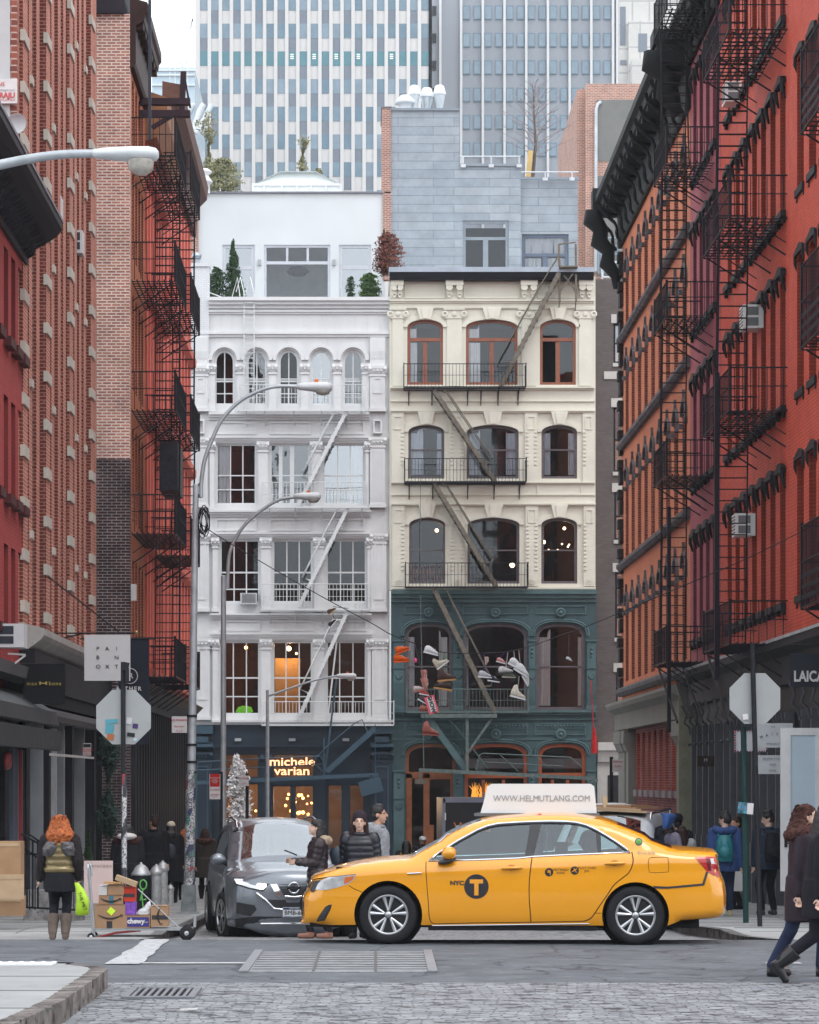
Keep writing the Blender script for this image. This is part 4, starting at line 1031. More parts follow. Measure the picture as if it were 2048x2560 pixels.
M_ren = mat('grey_render', (.21, .215, .21), .85, 0, .12, .7, .2, 10, grime=(.27, .27, .26), gth=.6)
for a, b, c, d in ((1492, 1700, 250, 403), (1492, 1700, 440, 690)): m = MB(B_.T); m.box(u(a), u(b), -.03, .02, v(d), v(c)); m.build('render_panel', M_ren, bb)
m = MB(B_.T); m.tube([(u(1502), -.1, v(256)), (u(1494), -.12, v(262)), (u(1490), -.12, v(275)), (u(1489), -.12, v(680))], .07, 8); m.build('downpipe', M_wr, bb)
m = MB(B_.T)
for y in (602, 622, 632, 642): m.tube([(u(1494), -.6, v(y)), (u(1570), -.6, v(y))], .03, 5)
for x in (1494, 1500, 1530, 1560): m.bar((u(x), -.6, v(690)), (u(x), -.6, v(601)), .05, .05)
m.build('railing', mat('blue_rail', (.3, .38, .48), .5), bb)
m = MB(G_.T); q = G_
for p in (((1508, 697), (1508, 655), (1512, 652), (1560, 652)), ((1508, 675), (1560, 675)), ((1509, 690), (1560, 690))): m.tube([(q.u(a), .3, q.v(b)) for a, b in p], .045, 6)
m.build('roof_railing', M_wr, gh)
# == RIGHT-HAND ROW (faces -X)
def wplate(m, pts, y0, y1, holes):
 loops = [list(pts)] + [list(h) for h in holes]
 flat = [p for lp in loops for p in lp]
 tris = tessellate_polygon([[Vector((p[0], p[1], 0)) for p in lp] for lp in loops])
 m.m = 0; m.add([(p[0], y0, p[1]) for p in flat], [tuple(t) for t in tris], False)
 for i, lp in enumerate(loops):
  k = len(lp); m.m = 1 if i else 0
  m.add([(p[0], y0, p[1]) for p in lp] + [(p[0], y1, p[1]) for p in lp], [(j, (j + 1) % k, k + (j + 1) % k, k + j) for j in range(k)], False)
 m.m = 0
M_orb = brick('orange_painted_brick', (.72, .265, .14), (.65, .23, .12), (.42, .15, .09), rough=.75, var=.16, paint=.2, patch=(.66, .30, .20), pth=.60)
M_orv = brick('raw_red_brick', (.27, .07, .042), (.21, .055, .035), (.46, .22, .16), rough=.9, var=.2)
M_pur = brick('maroon_painted_brick', (.46, .13, .155), (.42, .115, .14), (.32, .08, .10), rough=.7, var=.12, paint=.5)
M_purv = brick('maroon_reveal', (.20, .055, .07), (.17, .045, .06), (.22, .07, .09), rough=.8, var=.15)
M_redb = brick('red_painted_brick', (.70, .115, .07), (.63, .10, .06), (.36, .055, .035), rough=.65, var=.16, paint=.2, patch=(.62, .15, .11), pth=.60)
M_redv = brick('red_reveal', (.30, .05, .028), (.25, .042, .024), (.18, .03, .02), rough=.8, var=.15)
M_gldk = mat('window_black', (.02, .022, .028), .15, 0, .2, 1)
M_iron = mat('dark_iron_trim', (.018, .017, .02), .6, 0, .3, 5, .3, 20)
M_bst = mat('weathered_bluestone', (.12, .12, .13), .8, 0, .5, 2.4, .5, 15, grime=(.46, .42, .38), gth=.57)
T = TRIGHT
def mkwin(bld, T, c, w, z0, z1, arc, depth, fm, hoodf=None, sillf=None):
 hm_ = M_bst if hoodf is not None and hoodf.__name__ == 'hood_o' else M_iron
 base = T @ TR(c, 0, z0)
 m = MB(); h = arch(-w / 2, w / 2, 0, z1 - z0 - arc, z1 - z0, 6); i_ = [(p[0] * .86, (z1 - z0) / 2 + (p[1] - (z1 - z0) / 2) * .95) for p in h]
 m.ring(h, i_, depth - .07, depth - .01); m.box(-w / 2, w / 2, depth - .06, depth - .02, (z1 - z0) * .5 - .03, (z1 - z0) * .5 + .03)
 o = m.build('window', fm, bld, base)
 p = MB(); p.plate(i_, depth - .03, depth - .03); p.build('pane', M_gldk, o, base, fix=False)
 if hoodf: q = MB(); hoodf(q, w, z1 - z0); q.build('window_hood', hm_, o, base)
 if sillf: q = MB(); sillf(q, w); q.build('sill', M_iron, o, base)
 return o
def winrow(bld, T, cs, w, rows, arc, depth, fm, hoodf, sillf):
 p0 = None
 for (z0, z1) in rows:
  p0 = None
  for c in cs:
   if p0 is None: p0 = mkwin(bld, T, c, w, z0, z1, arc, depth, fm, hoodf, sillf); c0 = c
   else:
    d = (T @ TR(c, 0, 0)) @ (T @ TR(c0, 0, 0)).inverted()
    copy_tree(p0, bld, d)
def holes_for(cs, w, rows, arc): return [arch(c - w / 2, c + w / 2, z0, z1 - arc, z1, 6) for z0, z1 in rows for c in cs]
# ---- orange block
ob = thing('orange_brick_block', 'orange painted brick block with heavy black bracketed cornice, far right', 'building', (XR + 4, 80, gz(80)))
OC = [-(72.4 + 1.95 * i) for i in range(9)]
OR = [(5.0, 7.75), (9.0, 11.75), (12.85, 15.3), (16.3, 18.45)]
m = MB(T); wplate(m, rect(-89.6, -71.1, 4.3, 19.15), 0, .35, holes_for(OC, .98, OR, .3)); m.build('wall', [M_orb, M_orv], ob)
m = MB(T); m.box(-89.6, -71.1, .35, 12, -1.6, 19.5); m.build('body', M_orb, ob)
def hood_o(q, w, h):
 o = arch(-w / 2 - .12, w / 2 + .12, h - .5, h - .3, h + .10, 8); i_ = arch(-w / 2 + .0, w / 2 - .0, h - .5, h - .32, h + .02, 8)
 k = len(o)
 q.add([(p[0], -.07, p[1]) for p in o[1:]] + [(p[0], -.07, p[1]) for p in i_[1:]], [(j, j + 1, k - 1 + j + 1, k - 1 + j) for j in range(k - 2)])
 for lp in (o[1:], i_[1:]): q.add([(p[0], -.07, p[1]) for p in lp] + [(p[0], 0, p[1]) for p in lp], [(j, j + 1, len(lp) + j + 1, len(lp) + j) for j in range(len(lp) - 1)])
 for s in (-1, 1): q.box(s * (w / 2 + .06) - .08, s * (w / 2 + .06) + .08, -.10, 0, h - .62, h - .5)
 q.plate([(-.07, h), (.07, h), (.04, h + .34), (-.04, h + .34)], -.07, 0)
winrow(ob, T, OC, .98, OR, .3, .33, M_iron, hood_o, None)
for z in (4.55, 8.62, 12.5, 15.95):
 m = MB(T); m.prof([(0, z), (-.12, z), (-.2, z + .1), (-.2, z + .2), (-.1, z + .28), (0, z + .28)], -89.65, -71.1); m.build('belt_course', M_bst, ob)
m = MB(T)
for i in range(30):
 z = 4.7 + i * .48; m.box(-89.75, -89.2, -.12 - .05 * (i % 2), 0, z, z + (.30 if i % 2 else .44))
m.build('quoin_strip', M_iron, ob)
def big_cornice(bld, T, u0, u1, z0, z1, pr, n, mt, bk=.28, scr=True):
 m = MB(T); h = z1 - z0
 m.prof([(0, z0), (-.1, z0), (-.14, z0 + .1), (-.14, z1 - .55), (-pr * .8, z1 - .45), (-pr * .85, z1 - .3), (-pr, z1 - .22), (-pr, z1), (0, z1 + .12)], u0, u1)
 c = m.build('cornice', mt, bld)
 for i in range(n):
  m = MB(T)
  c_ = u0 + .25 + (u1 - u0 - .5) * i / (n - 1)
  pts = []
  for k in range(9):
   t = k / 8; pts.append((c_, -pr * .78 * (1 - t) ** 1.3 - .16 - .08 * math.sin(t * 9), z1 - .5 - (h - .4) * t))
  if scr: m.tube(pts, [.07 - .025 * abs(math.sin(k)) for k in range(9)], 6)
  m.box(c_ - bk / 2, c_ + bk / 2, -pr * .75, -.1, z1 - .62, z1 - .45); m.build('bracket', mt, c)
 return c
M_ocor = mat('cornice_black_green', (.012, .015, .016), .65, 0, .4, 3, .4, 12, grime=(.03, .045, .04), gth=.60)
big_cornice(ob, T, -89.9, -70.9, 19.15, 20.75, .9, 14, M_ocor)
m = MB(T); m.box(-90.0, -89.3, -.98, 0, 20.3, 21.0); m.tube([(-89.6, -.9, 20.3), (-89.6, -.95, 20.0), (-89.6, -.7, 19.7), (-89.6, -.75, 19.3), (-89.6, -.45, 19.0), (-89.6, -.5, 18.6), (-89.6, -.2, 18.2), (-89.6, -.2, 17.8)], [.3, .34, .26, .3, .22, .26, .18, .1], 8); m.build('cornice_scroll', M_ocor, ob)
m = MB(T)
m.box(-71.7, -70.9, -.98, 0, 20.75, 21.15); m.tube([(-71.2, -.9, 20.6), (-71.2, -.95, 20.3), (-71.2, -.6, 20.0), (-71.2, -.6, 19.5), (-71.2, -.3, 19.0)], [.3, .34, .26, .3, .12], 8)
m.build('cornice_scroll', M_ocor, ob)
M_olv = mat('olive_grey_paint', (.25, .26, .235), .7, 0, .12, 1.2, .2, 14, grime=(.36, .33, .27), gth=.66)
M_yel = mat('peeling_yellow', (.27, .27, .20), .8, 0, .2, 3, .3, 12, grime=(.25, .25, .2), gth=.6)
m = MB(T); m.prof([(0, 3.45), (-.2, 3.45), (-.22, 3.95), (-.45, 4.1), (-.5, 4.22), (-.5, 4.3), (0, 4.42)], -90.1, -71.2); sf = m.build('shop_cornice', M_olv, ob)
for a, b in ((-89.7, -87.6), (-87.2, -86.4), (-73.2, -71.3)):
 m = MB(T); m.box(a, b, -.12, .3, -1.6, 3.45); m.box(a - .08, b + .08, -.28, .3, 3.0, 3.4); m.prof([(0, 2.75), (-.16, 2.75), (-.26, 3.0), (0, 3.0)], a - .04, b + .04); m.build('shop_pier', M_olv, ob)
m = MB(T); m.box(-71.4, -71.12, -.3, .3, -1.3, 4.5); m.build('corner_strip', M_yel, ob)
M_inf = brick('maroon_infill_brick', (.24, .055, .05), (.20, .05, .05), (.27, .16, .16), ms=.012, rough=.8, var=.3, patch=(.30, .22, .23), pth=.66)
M_infr = brick('red_infill_brick', (.42, .10, .06), (.34, .08, .05), (.40, .22, .17), ms=.012, rough=.85, var=.2)
hh = [rect(c - .42, c + .42, 1.55, 3.3) for c in [-(74.2 + 1.6 * i) for i in range(8)]]
m = MB(T); wplate(m, rect(-86.4, -73.2, -1.6, 3.46), .1, .4, hh); m.build('brick_infill', [M_inf, M_infr], ob)
for i, h in enumerate(hh):
 m = MB(T); m.plate([(p[0], p[1]) for p in h], .38, .38); m.build('blocked_window', M_infr, ob, fix=False)
 m = MB(T); m.box(h[0][0] - .05, h[1][0] + .05, -.02, .1, 1.35, 1.55); m.build('sill', mat('mauve_stone', (.28, .24, .25), .8), ob)
# ---- maroon and red houses
def hood_r(q, w, h):
 q.box(-w / 2 - .1, w / 2 + .1, -.12, 0, h + .02, h + .10)
 q.plate([(-w / 2 - .1, h + .12), (w / 2 + .1, h + .12), (.08, h + .22), (-.08, h + .22)], -.10, 0)
 for s in (-1, 1):
  x = s * (w / 2 + .07)
  q.tube([(x, -.08, h + .04), (x, -.08, h - .1), (x, -.05, h - .2), (x, -.02, h - .32)], [.045, .05, .035, .02], 6)
def sill_r(q, w): q.box(-w / 2 - .08, w / 2 + .08, -.11, .05, -.14, 0); q.box(-w / 2 - .04, -w / 2 + .06, -.08, 0, -.24, -.14); q.box(w / 2 - .06, w / 2 + .04, -.08, 0, -.24, -.14)
RR = [(5.4, 8.0), (9.35, 11.95), (13.25, 15.8), (17.15, 19.7)]
mh = thing('maroon_house', 'narrow maroon painted brick house between the orange block and the bright red house', 'building', (XR + 4, 68, gz(68)))
PC = [-(66.2 + 1.3 * i) for i in range(4)]
m = MB(T); wplate(m, rect(-71.1, -65.2, 4.6, 20.3), -.01, .3, holes_for(PC, .7, RR, .06)); m.build('wall', [M_pur, M_purv], mh)
winrow(mh, T, PC, .7, RR, .06, .28, M_iron, hood_r, sill_r)
m = MB(T); m.box(-71.05, -65.2, .3, 12, -1.3, 20.6); m.build('body', M_pur, mh)
big_cornice(mh, T, -71.3, -65.2, 20.2, 21.3, .55, 6, M_ocor)
rh = thing('red_house', 'bright red painted brick house with black window hoods and fire escapes, right side', 'building', (XR + 4, 60, gz(60)))
RC = [-(55.6 + 1.33 * i) for i in range(7)]
m = MB(T); wplate(m, rect(-65.2, -54.4, 4.6, 23), 0, .3, holes_for(RC, .7, RR, .06)); m.build('wall', [M_redb, M_redv], rh)
winrow(rh, T, RC, .7, RR, .06, .28, M_iron, hood_r, sill_r)
m = MB(T); m.box(-65.2, -54.4, .3, 12, -1.0, 23); m.build('body', M_redb, rh)
nh = thing('scarlet_corner_house', 'scarlet brick house at the near right edge of the photo with lacy black balconies', 'building', (XR + 4, 47, gz(47)))
NC = [-(53.0 - 1.42 * i) for i in range(10)]
m = MB(T); wplate(m, rect(-54.4, -38.5, 4.6, 24), -.06, .3, holes_for(NC, .8, RR, .06)); m.build('wall', [M_redb, M_redv], nh)
winrow(nh, T, NC, .8, RR[:3], .06, .28, M_iron, hood_r, sill_r)
m = MB(T); m.box(-54.4, -38.5, .3, 12, -1.0, 24); m.build('body', M_redb, nh)
M_shdk = mat('shop_charcoal', (.011, .012, .016), .5, 0, .2, 1)
M_shgr = mat('shop_grey_edge', (.075, .08, .095), .45, 0, .2, 3)
for bld, y0, y1 in ((mh, 65.2, 71.05), (rh, 54.4, 65.2), (nh, 38.5, 54.4)):
 m = MB(T); m.box(-y1, -y0, .12, .3, -1.3, 4.0); s_ = m.build('shop_front', M_shdk, bld)
 m = MB(T); m.prof([(0, 3.75), (-.1, 3.75), (-.12, 4.3), (-.4, 4.42), (-.42, 4.56), (0, 4.62)], -y1, -y0); m.build('shop_cornice', mat('shop_fascia', (.028, .03, .036), .6, 0, .2, 2, grime=(.3, .29, .28), gth=.68), bld)
 m = MB(T); m.box(-y1, -y0, -.44, -.36, 4.56, 4.62); m.build('lead_edge', mat('lead_white', (.42, .43, .45), .6, 0, .3, 3), bld)
 n = int((y1 - y0) / 1.15)
 p0 = None
 for i in range(n):
  c = -(y0 + .5 + i * 1.15)
  if p0 is None:
   b0 = T @ TR(c, 0, 0); c0 = c
   m = MB(); m.box(-.045, .045, -.08, .12, -1.2, 3.2); m.box(-.08, .08, -.11, .12, .0, .5)
   m.tube([(0, -.10, 3.0), (0, -.14, 3.2), (0, -.26, 3.3), (0, -.2, 3.5), (0, -.32, 3.75)], [.03, .03, .035, .03, .04], 6)
   m.ell((0, -.12, 2.75), (.04, .05, .05), 8, 5)
   p0 = m.build('shop_column', M_shgr, s_, b0)
  else: copy_tree(p0, s_, (T @ TR(c, 0, 0)) @ (T @ TR(c0, 0, 0)).inverted())
# == FIRE ESCAPES on the side walls
M_fe = mat('fire_escape_black', (.014, .012, .018), .6, 0, .3, 5)
def fe(bld, T, ua, ub, zs, dep, mt, ladders=True, rail=.82, bal=.17, lace=False):
 fs = []
 for k, z in enumerate(zs):
  m = MB(T)
  n = 8
  for i in range(n + 1): d = -dep * i / n; m.box(ua, ub, d - .014, d + .014, z - .03, z)
  nn = int((ub - ua) / .30)
  for i in range(nn + 1): x = ua + (ub - ua) * i / nn; m.box(x - .014, x + .014, -dep, 0, z - .06, z - .04)
  for x in (ua + .1, (ua + ub) / 2, ub - .1): m.bar((x, -dep + .05, z - .06), (x, -.02, z - .75), .03, .03); m.bar((x, -dep * .6, z - .06), (x, -.02, z - .5), .02, .02)
  f = m.build('landing' if k else 'fire_escape', mt, bld if k == 0 else fs[0]) if False else m.build('fire_escape', mt, bld)
  fs.append(f)
  m = MB(T)
  for zz in (z + rail, z + rail * .55): m.tube([(ua, 0, zz), (ua, -dep, zz), (ub, -dep, zz), (ub, 0, zz)], .018 if zz > z + .6 else .012, 5)
  nb = int((ub - ua) / bal)
  for i in range(nb + 1): x = ua + (ub - ua) * i / nb; m.box(x - .007, x + .007, -dep - .008, -dep + .008, z, z + rail)
  for x in (ua, ub):
   for i in range(7): d = -dep * (i + .5) / 7; m.box(x - .008, x + .008, d - .008, d + .008, z, z + rail)
   m.bar((x, -dep, z - .05), (x, -dep, z + rail + .05), .05, .05)
  if lace:
   for i in range(nb):
    x = ua + (ub - ua) * (i + .5) / nb
    for zz in (.15, .32, .5): m.lathe([(.05, -dep - .01), (.035, -dep + .01)], (x, 0, z + zz), 6, 'Y')
  m.build('railing', mt, f)
  if ladders and k < len(zs) - 1:
   z2 = zs[k + 1]; m = MB(T)
   c_ = (ua + ub) / 2; a, b = (c_ - .2, c_ + .2)
   d0, d1 = -dep + .03, -dep + .62
   for d in (d0, d1): m.bar((a, d, z), (b, d, z2), .03, .03)
   n = int((z2 - z) / .23)
   for i in range(1, n): t = i / n; m.box(a + (b - a) * t - .05, a + (b - a) * t + .05, d0, d1, z + (z2 - z) * t - .008, z + (z2 - z) * t + .008)
   for d in (d0 - .02,):
    m.tube([(a, d, z + .2), (a, d, z + .85), (b, d, z2 + .6)], .014, 5)
   m.build('stair', mt, f)
 return fs
fe(mh, T, -69.0, -66.3, [4.72, 9.2, 13.0, 16.72, 20.4], 1.15, M_fe)
fe(rh, T, -59.2, -55.0, [4.6, 9.25, 13.08, 16.85, 20.6], 1.14, M_fe)
m = MB(T); m.bar((-66.25, -1.1, 3.0), (-66.25, -1.1, 8.4), .09, .09); m.build('drop_pole', M_fe, mh)
m = MB(T); m.bar((-56.6, -1.2, 3.9), (-56.6, -1.2, 10.2), .1, .1); m.build('drop_pole', M_fe, rh)
m = MB(T)
for d in (-1.12, -.52): m.bar((-58.9, d, 4.6), (-55.5, d, 3.0), .04, .06)
m.build('drop_stair', M_fe, rh)
m = MB(T)
for d in (-1.1, -.5): m.bar((-68.5, d, 4.6), (-64.5, d, 3.2), .04, .06)
for i in range(5): m.bar((-68.2 + i * .3, -.8, 4.6), (-65 + i * .3, -.8, 3.3), .02, .02)
m.build('drop_stair', M_fe, mh)
fe(nh, T, -46.2, -42.5, [4.75, 9.1, 12.7, 16.6], 1.12, M_fe, lace=True, rail=1.35, bal=.13)
m = MB(T)
for d in (-1.12, -.5): m.tube([(-67.2, d, 16.8), (-68.6, d, 22.4)], .02, 5)
for i in range(20): m.bar((-67.2 - i * .07, -1.12, 17 + i * .27), (-67.2 - i * .07, -.5, 17 + i * .27), .022, .022)
m.build('roof_ladder', M_fe, mh)
def acbox(T, u_, w, z, h, d, label, m_=None):
 m = MB(T); m.box(u_ - w / 2, u_ + w / 2, -d, .05, z, z + h); o = solo(m, 'air_conditioner', mat('ac_cream', (.85, .86, .85), .5, 0, .08, 5), label, 'air conditioner', group='room air conditioners on the right hand walls')
 m = MB(T); m.box(u_ + w / 2, u_ + w / 2 + .012, -d + .06, -.06, z + h * .55, z + h * .9); m.box(u_ + w / 2, u_ + w / 2 + .012, -d + .06, -.06, z + h * .1, z + h * .45)
 for i in range(6): m.box(u_ - w / 2 + .05, u_ + w / 2 - .05, -d - .01, -d, z + .06 + i * h / 7, z + .09 + i * h / 7)
 m.build('grille', mat('ac_grille', (.2, .21, .22), .6), o)
acbox(T, -58.9, .6, 11.45, .5, .38, 'cream room air conditioner on the red wall, the middle one in height')
acbox(T, -60.1, .6, 7.15, .48, .38, 'cream room air conditioner on the red wall, the lowest one')
acbox(T, -61.9, .6, 17.0, .45, .36, 'cream room air conditioner on the red wall, highest, behind the upper landing')
# == LEFT-HAND ROW (faces +X)
M_brb = brick('brown_red_brick', (.54, .20, .14), (.42, .15, .11), (.68, .46, .38), ms=.010, rough=.85, var=.15)
M_brd = brick('shaded_brown_brick', (.20, .05, .04), (.15, .04, .032), (.36, .20, .16), ms=.010, rough=.85, var=.15)  # darker copy of the same brick; shade on returns and gaps put into colour
M_blok = mat('stone_block_cream', (.58, .56, .50), .8, 0, .08, 4, .2, 20)
T = TLEFT(XL1)
# ---- ribbed brown brick building
bh = thing('ribbed_brick_building', 'tall ribbed brown brick building with rows of white stone blocks on its piers', 'building', (XL1 - 4, 58, gz(58)))
m = MB(T); m.box(50.4, 66.0, .24, 12, -1.2, 24); m.build('body', M_brd, bh)
m = MB(T); m.box(50.4, 50.9, 0, .16, 4.6, 24); m.build('wall', M_brb, bh)
main_c = [52.45, 55.1 + .35, 59.3 + .3, 64.0 + .3]
p0 = None
def rib(c, w, pr, nm, blocks, bl):
 b0 = T @ TR(c, 0, 0); m = MB(); m.m = 1; m.box(-w / 2, w / 2, -pr + .004, .25, 4.3, 24); m.m = 0; m.box(-w / 2 + .002, w / 2 - .002, -pr, -pr + .003, 4.3, 24); o = m.build(nm, [M_brb, M_brd], bh, b0)
 for z in bl:
  q = MB(); q.box(-w / 2 - (.03 if blocks else -.1), w / 2 + (.03 if blocks else -.1), -pr - (.035 if blocks else .05), -pr + .05, z, z + (.21 if blocks else .15)); q.build('stone_block', M_blok, o, b0)
 return o
zb_m = [4.95 + .955 * i for i in range(19)]
r0 = rib(51.15, .72, .07, 'pier', True, zb_m); c0 = 51.15
for c in (54.9, 59.3, 64.0): copy_tree(r0, bh, TR(0, c - c0, 0))
r1 = rib(52.3, .52, .03, 'rib', False, [6.42 + 2.865 * i for i in range(6)]); c0 = 52.3
for c in (56.1, 60.6, 62.6): copy_tree(r1, bh, TR(0, c - c0, 0))
r2 = rib(53.5, .52, .03, 'rib', False, []); c0 = 53.5
for c in (57.3, 58.3, 61.6, 65.1): copy_tree(r2, bh, TR(0, c - c0, 0))
m = MB(T)   # window panes deep in the gaps
for c in (51.75, 52.9, 54.2, 55.5, 56.7, 60.0, 61.1, 62.1):
 m = MB(T @ TR(c, 0, 0));
 for z in range(6): m.box(-.25, .25, .18, .238, 5.2 + z * 2.87, 6.9 + z * 2.87)
 m.build('window', M_gldk, bh)
m = MB(); m.box(-9.5, PX(27, 50.4), 50.3, 50.42, 11, 24); m.build('party_wall', mat('pale_painted_wall', (.50, .52, .53), .8, 0, .08, 1, .2, 12), bh)
m = MB(); m.box(PX(27, 50.35), PX(43, 50.35), 50.32, 50.42, 10, 24); m.build('brick_return', brick('return_brick', (.30, .10, .07), (.17, .06, .05), (.50, .38, .33), bw=.30, rh=.12, ms=.014), bh)
m = MB(T); m.prof([(0, 4.22), (-.22, 4.25), (-.45, 4.42), (-.5, 4.5), (-.5, 4.62), (0, 4.75)], 50.4, 66.0); m.build('stone_cornice', mat('dirty_limestone', (.42, .42, .40), .85, 0, .15, 2, .4, 14, grime=(.2, .2, .2), gth=.6), bh)
M_chf = mat('charcoal_fascia', (.016, .016, .021), .6, 0, .2, 2)
m = MB(T); m.box(50.4, 66.0, -.34, .16, 3.55, 4.22); m.box(50.4, 66, -.2, .16, 3.3, 3.55); m.build('shop_fascia', M_chf, bh)
m = MB(T); m.prof([(0, 3.0), (-.3, 3.0), (-.35, 3.1), (-.35, 3.2), (0, 3.3)], 50.4, 66.0); m.build('shop_moulding', mat('mid_grey_paint', (.16, .165, .18), .6), bh)
m = MB(T); m.box(50.4, 66.0, .1, .3, -1.2, 3.0); sg_ = m.build('shop_glass', mat('shop_pane_grey', (.06, .07, .085), .12, 0, .25, .6), bh)
M_mull = mat('mullion_grey', (.22, .24, .26), .5)
for c, w in ((51.0, .5), (53.4, .12), (54.6, .35), (57.2, .12), (59.0, .4), (61.5, .12), (63.9, .5), (65.5, .3)):
 m = MB(T); m.box(c - w / 2, c + w / 2, -.14, .1, -1.1, 3.0); m.build('shop_pier', M_chf if w > .2 else M_mull, sg_)
for c in (56.2, 56.6, 58.1): m = MB(T); m.box(c - .1, c + .1, -.05, .1, -1.1, 2.9); m.build('curtain', mat('drape_grey_white', (.42, .45, .48), .9), sg_)
m = MB(T); m.box(53.4, 62, -.3, -.26, 2.32, 2.37); m.build('rod', mat('pale_rod', (.6, .6, .6), .5), sg_)
nt = thing('notice_plate', 'small white and red warning notice on the dark wall left of the left stop sign', 'notice', P3(218, 1890, 58.0))
m = MB(); fr_ = TR(PX(218, 58), 58, 0); m.box(PX(208, 58), PX(228, 58), 58, 58.02, PZ(1889, 58), PZ(1858, 58)); m.build('plate', mat('notice_white', (.6, .58, .58), .6), nt)
m = MB(); m.box(PX(209, 58), PX(227, 58), 57.99, 58.0, PZ(1868, 58), PZ(1860, 58)); m.build('header', mat('notice_black', (.03, .03, .03), .6), nt)
text('WARNING', .055, mat('sign_red', (.45, .02, .02), .5), nt, TR(PX(218, 58), 57.985, PZ(1874, 58))); text('PRIVATE\nAREA', .05, mat('sign_red', (.45, .02, .02), .5), nt, TR(PX(218, 58), 57.985, PZ(1882, 58)))
# ---- low red brick house at the near left
M_rdl = brick('painted_red_brick', (.46, .085, .08), (.42, .075, .07), (.30, .05, .05), rough=.7, var=.12, paint=.4)
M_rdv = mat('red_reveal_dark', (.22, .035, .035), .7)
lh = thing('low_red_house', 'low red painted brick house with a black bracketed cornice at the left edge', 'building', (XL1 - 4, 46, gz(46)))
LC = [50.55 - 1.02 * i - (.35 if i > 2 else 0) for i in range(12)]
LR = [(4.55, 6.0), (6.85, 8.6), (9.6, 11.2)]
T = TLEFT(-6.22)
m = MB(T); wplate(m, rect(38, 51.1, 3.9, 11.75), 0, .28, [rect(c - .3, c + .3, a, b) for c in LC for a, b in LR]); m.build('wall', [M_rdl, M_rdv], lh)
m = MB(T); m.box(38, 51.1, .28, 10, -.6, 11.9); m.build('body', M_rdl, lh)
for (z0, z1) in LR:
 pz0 = None
 for c in LC:
  if pz0 is None:
   b0 = T @ TR(c, 0, z0); c0 = c; h = z1 - z0
   m = MB(); m.ring(rect(-.3, .3, 0, h), rect(-.25, .25, .05, h - .05), .2, .27); m.box(-.27, .27, .21, .26, h / 2 - .03, h / 2 + .03); pz0 = m.build('window', M_iron, lh, b0)
   q = MB(); q.box(-.26, .26, .24, .25, .04, h - .04); q.build('pane', M_gldk, pz0, b0)
   q = MB(); q.box(-.36, .36, -.14, .05, -.16, 0); q.build('sill', mat('sill_dark_red', (.08, .02, .022), .6), pz0, b0)
  else: copy_tree(pz0, lh, TR(0, c - c0, 0))
M_bc = mat('cornice_black', (.02, .02, .028), .6)
m = MB(T); m.prof([(0, 11.4), (-.06, 11.4), (-.1, 11.62), (-.5, 11.86), (-.62, 11.95), (-.7, 12.05), (-.7, 12.2), (0, 12.3)], 37, 51.2); cc = m.build('cornice', mat('cornice_charcoal', (.022, .023, .03), .6, 0, .3, 4), lh)
for i in range(46):
 m = MB(T); c = 37.3 + i * .305; m.tube([(c, -.05, 11.5), (c, -.16, 11.58), (c, -.2, 11.72), (c, -.36, 11.78), (c, -.46, 11.9)], [.035, .06, .045, .06, .05], 5); m.build('bracket', M_bc, cc)
m = MB(T); m.box(37, 51.2, -.72, -.66, 12.18, 12.24); m.build('gutter_edge', mat('tin_grey', (.2, .21, .24), .5, .3), lh)
m = MB(T); m.prof([(0, 3.6), (-.3, 3.65), (-.34, 3.85), (0, 3.95)], 38, 51.1); m.build('shop_cornice', mat('dull_stone_trim', (.12, .125, .13), .7), lh)
M_awn = mat('tarnished_zinc', (.03, .036, .042), .6, .3, .6, 2.5, .4, 8, grime=(.14, .165, .18), gth=.58)
m = MB(T)
m.prof([(0, 3.45), (-.6, 3.1), (-.66, 2.85), (-.62, 2.82), (0, 3.2)], 40, 51.1); m.prof([(0, 2.8), (-.68, 2.75), (-.7, 2.4), (-.64, 2.38), (0, 2.6)], 40, 51.1); m.build('awning', M_awn, lh)
m = MB(T); m.box(38, 51.1, .05, .28, -.6, 3.4); m.build('shop_front', M_shdk, lh)
M_brn = brick('shop_pier_brick', (.36, .10, .06), (.24, .07, .05), (.48, .34, .28), bw=.24, rh=.085, ms=.012)
for c in (43.8, 46.6): m = MB(T); m.box(c - .5, c + .5, -.05, .05, -.6, 2.4); m.build('brick_pier', M_brn, lh)
for c, mt in ((48.2, M_chf), (49.3, mat('blue_grey_paint', (.10, .13, .18), .6)), (50.1, mat('pale_green_pane', (.25, .31, .31), .3)), (50.7, M_chf)):
 m = MB(T); m.box(c - .3, c + .3, -.06, .05, -.6, 2.4); m.build('shop_pier', mt, lh)
m = MB(T); m.bar((49.6, -.12, -.4), (49.6, -.12, 2.4), .06, .06); m.build('red_pipe', mat('pipe_red', (.35, .05, .06), .5), lh)
m = MB(); m.lathe([(.14, -.04), (.16, 0), (.12, .06), (0, .08)], (PX(20, 45.5), 45.4, PZ(1902, 45.5)), 16, 'X');
o = solo(m, 'alarm_bell', mat('bell_red', (.30, .05, .05), .4, 0, .2, 8), 'round red fire alarm bell on the brick pier of the low red house', 'alarm bell')
bD = 50.0; sd = thing('satellite_dish', 'grey round satellite dish on the roof above the black left cornice', 'satellite dish', (PX(42, bD), bD, 12.0))
m = MB(TR(PX(42, bD), bD, PZ(310, bD)) @ RZ(rad(-8))); m.lathe([(0, .06), (.1, .05), (.16, .02), (.185, -.02), (.19, -.03), (.165, 0), (.1, .03), (0, .04)], (0, 0, 0), 20, 'Y'); m.build('reflector', mat('dish_grey', (.42, .44, .46), .5), sd)
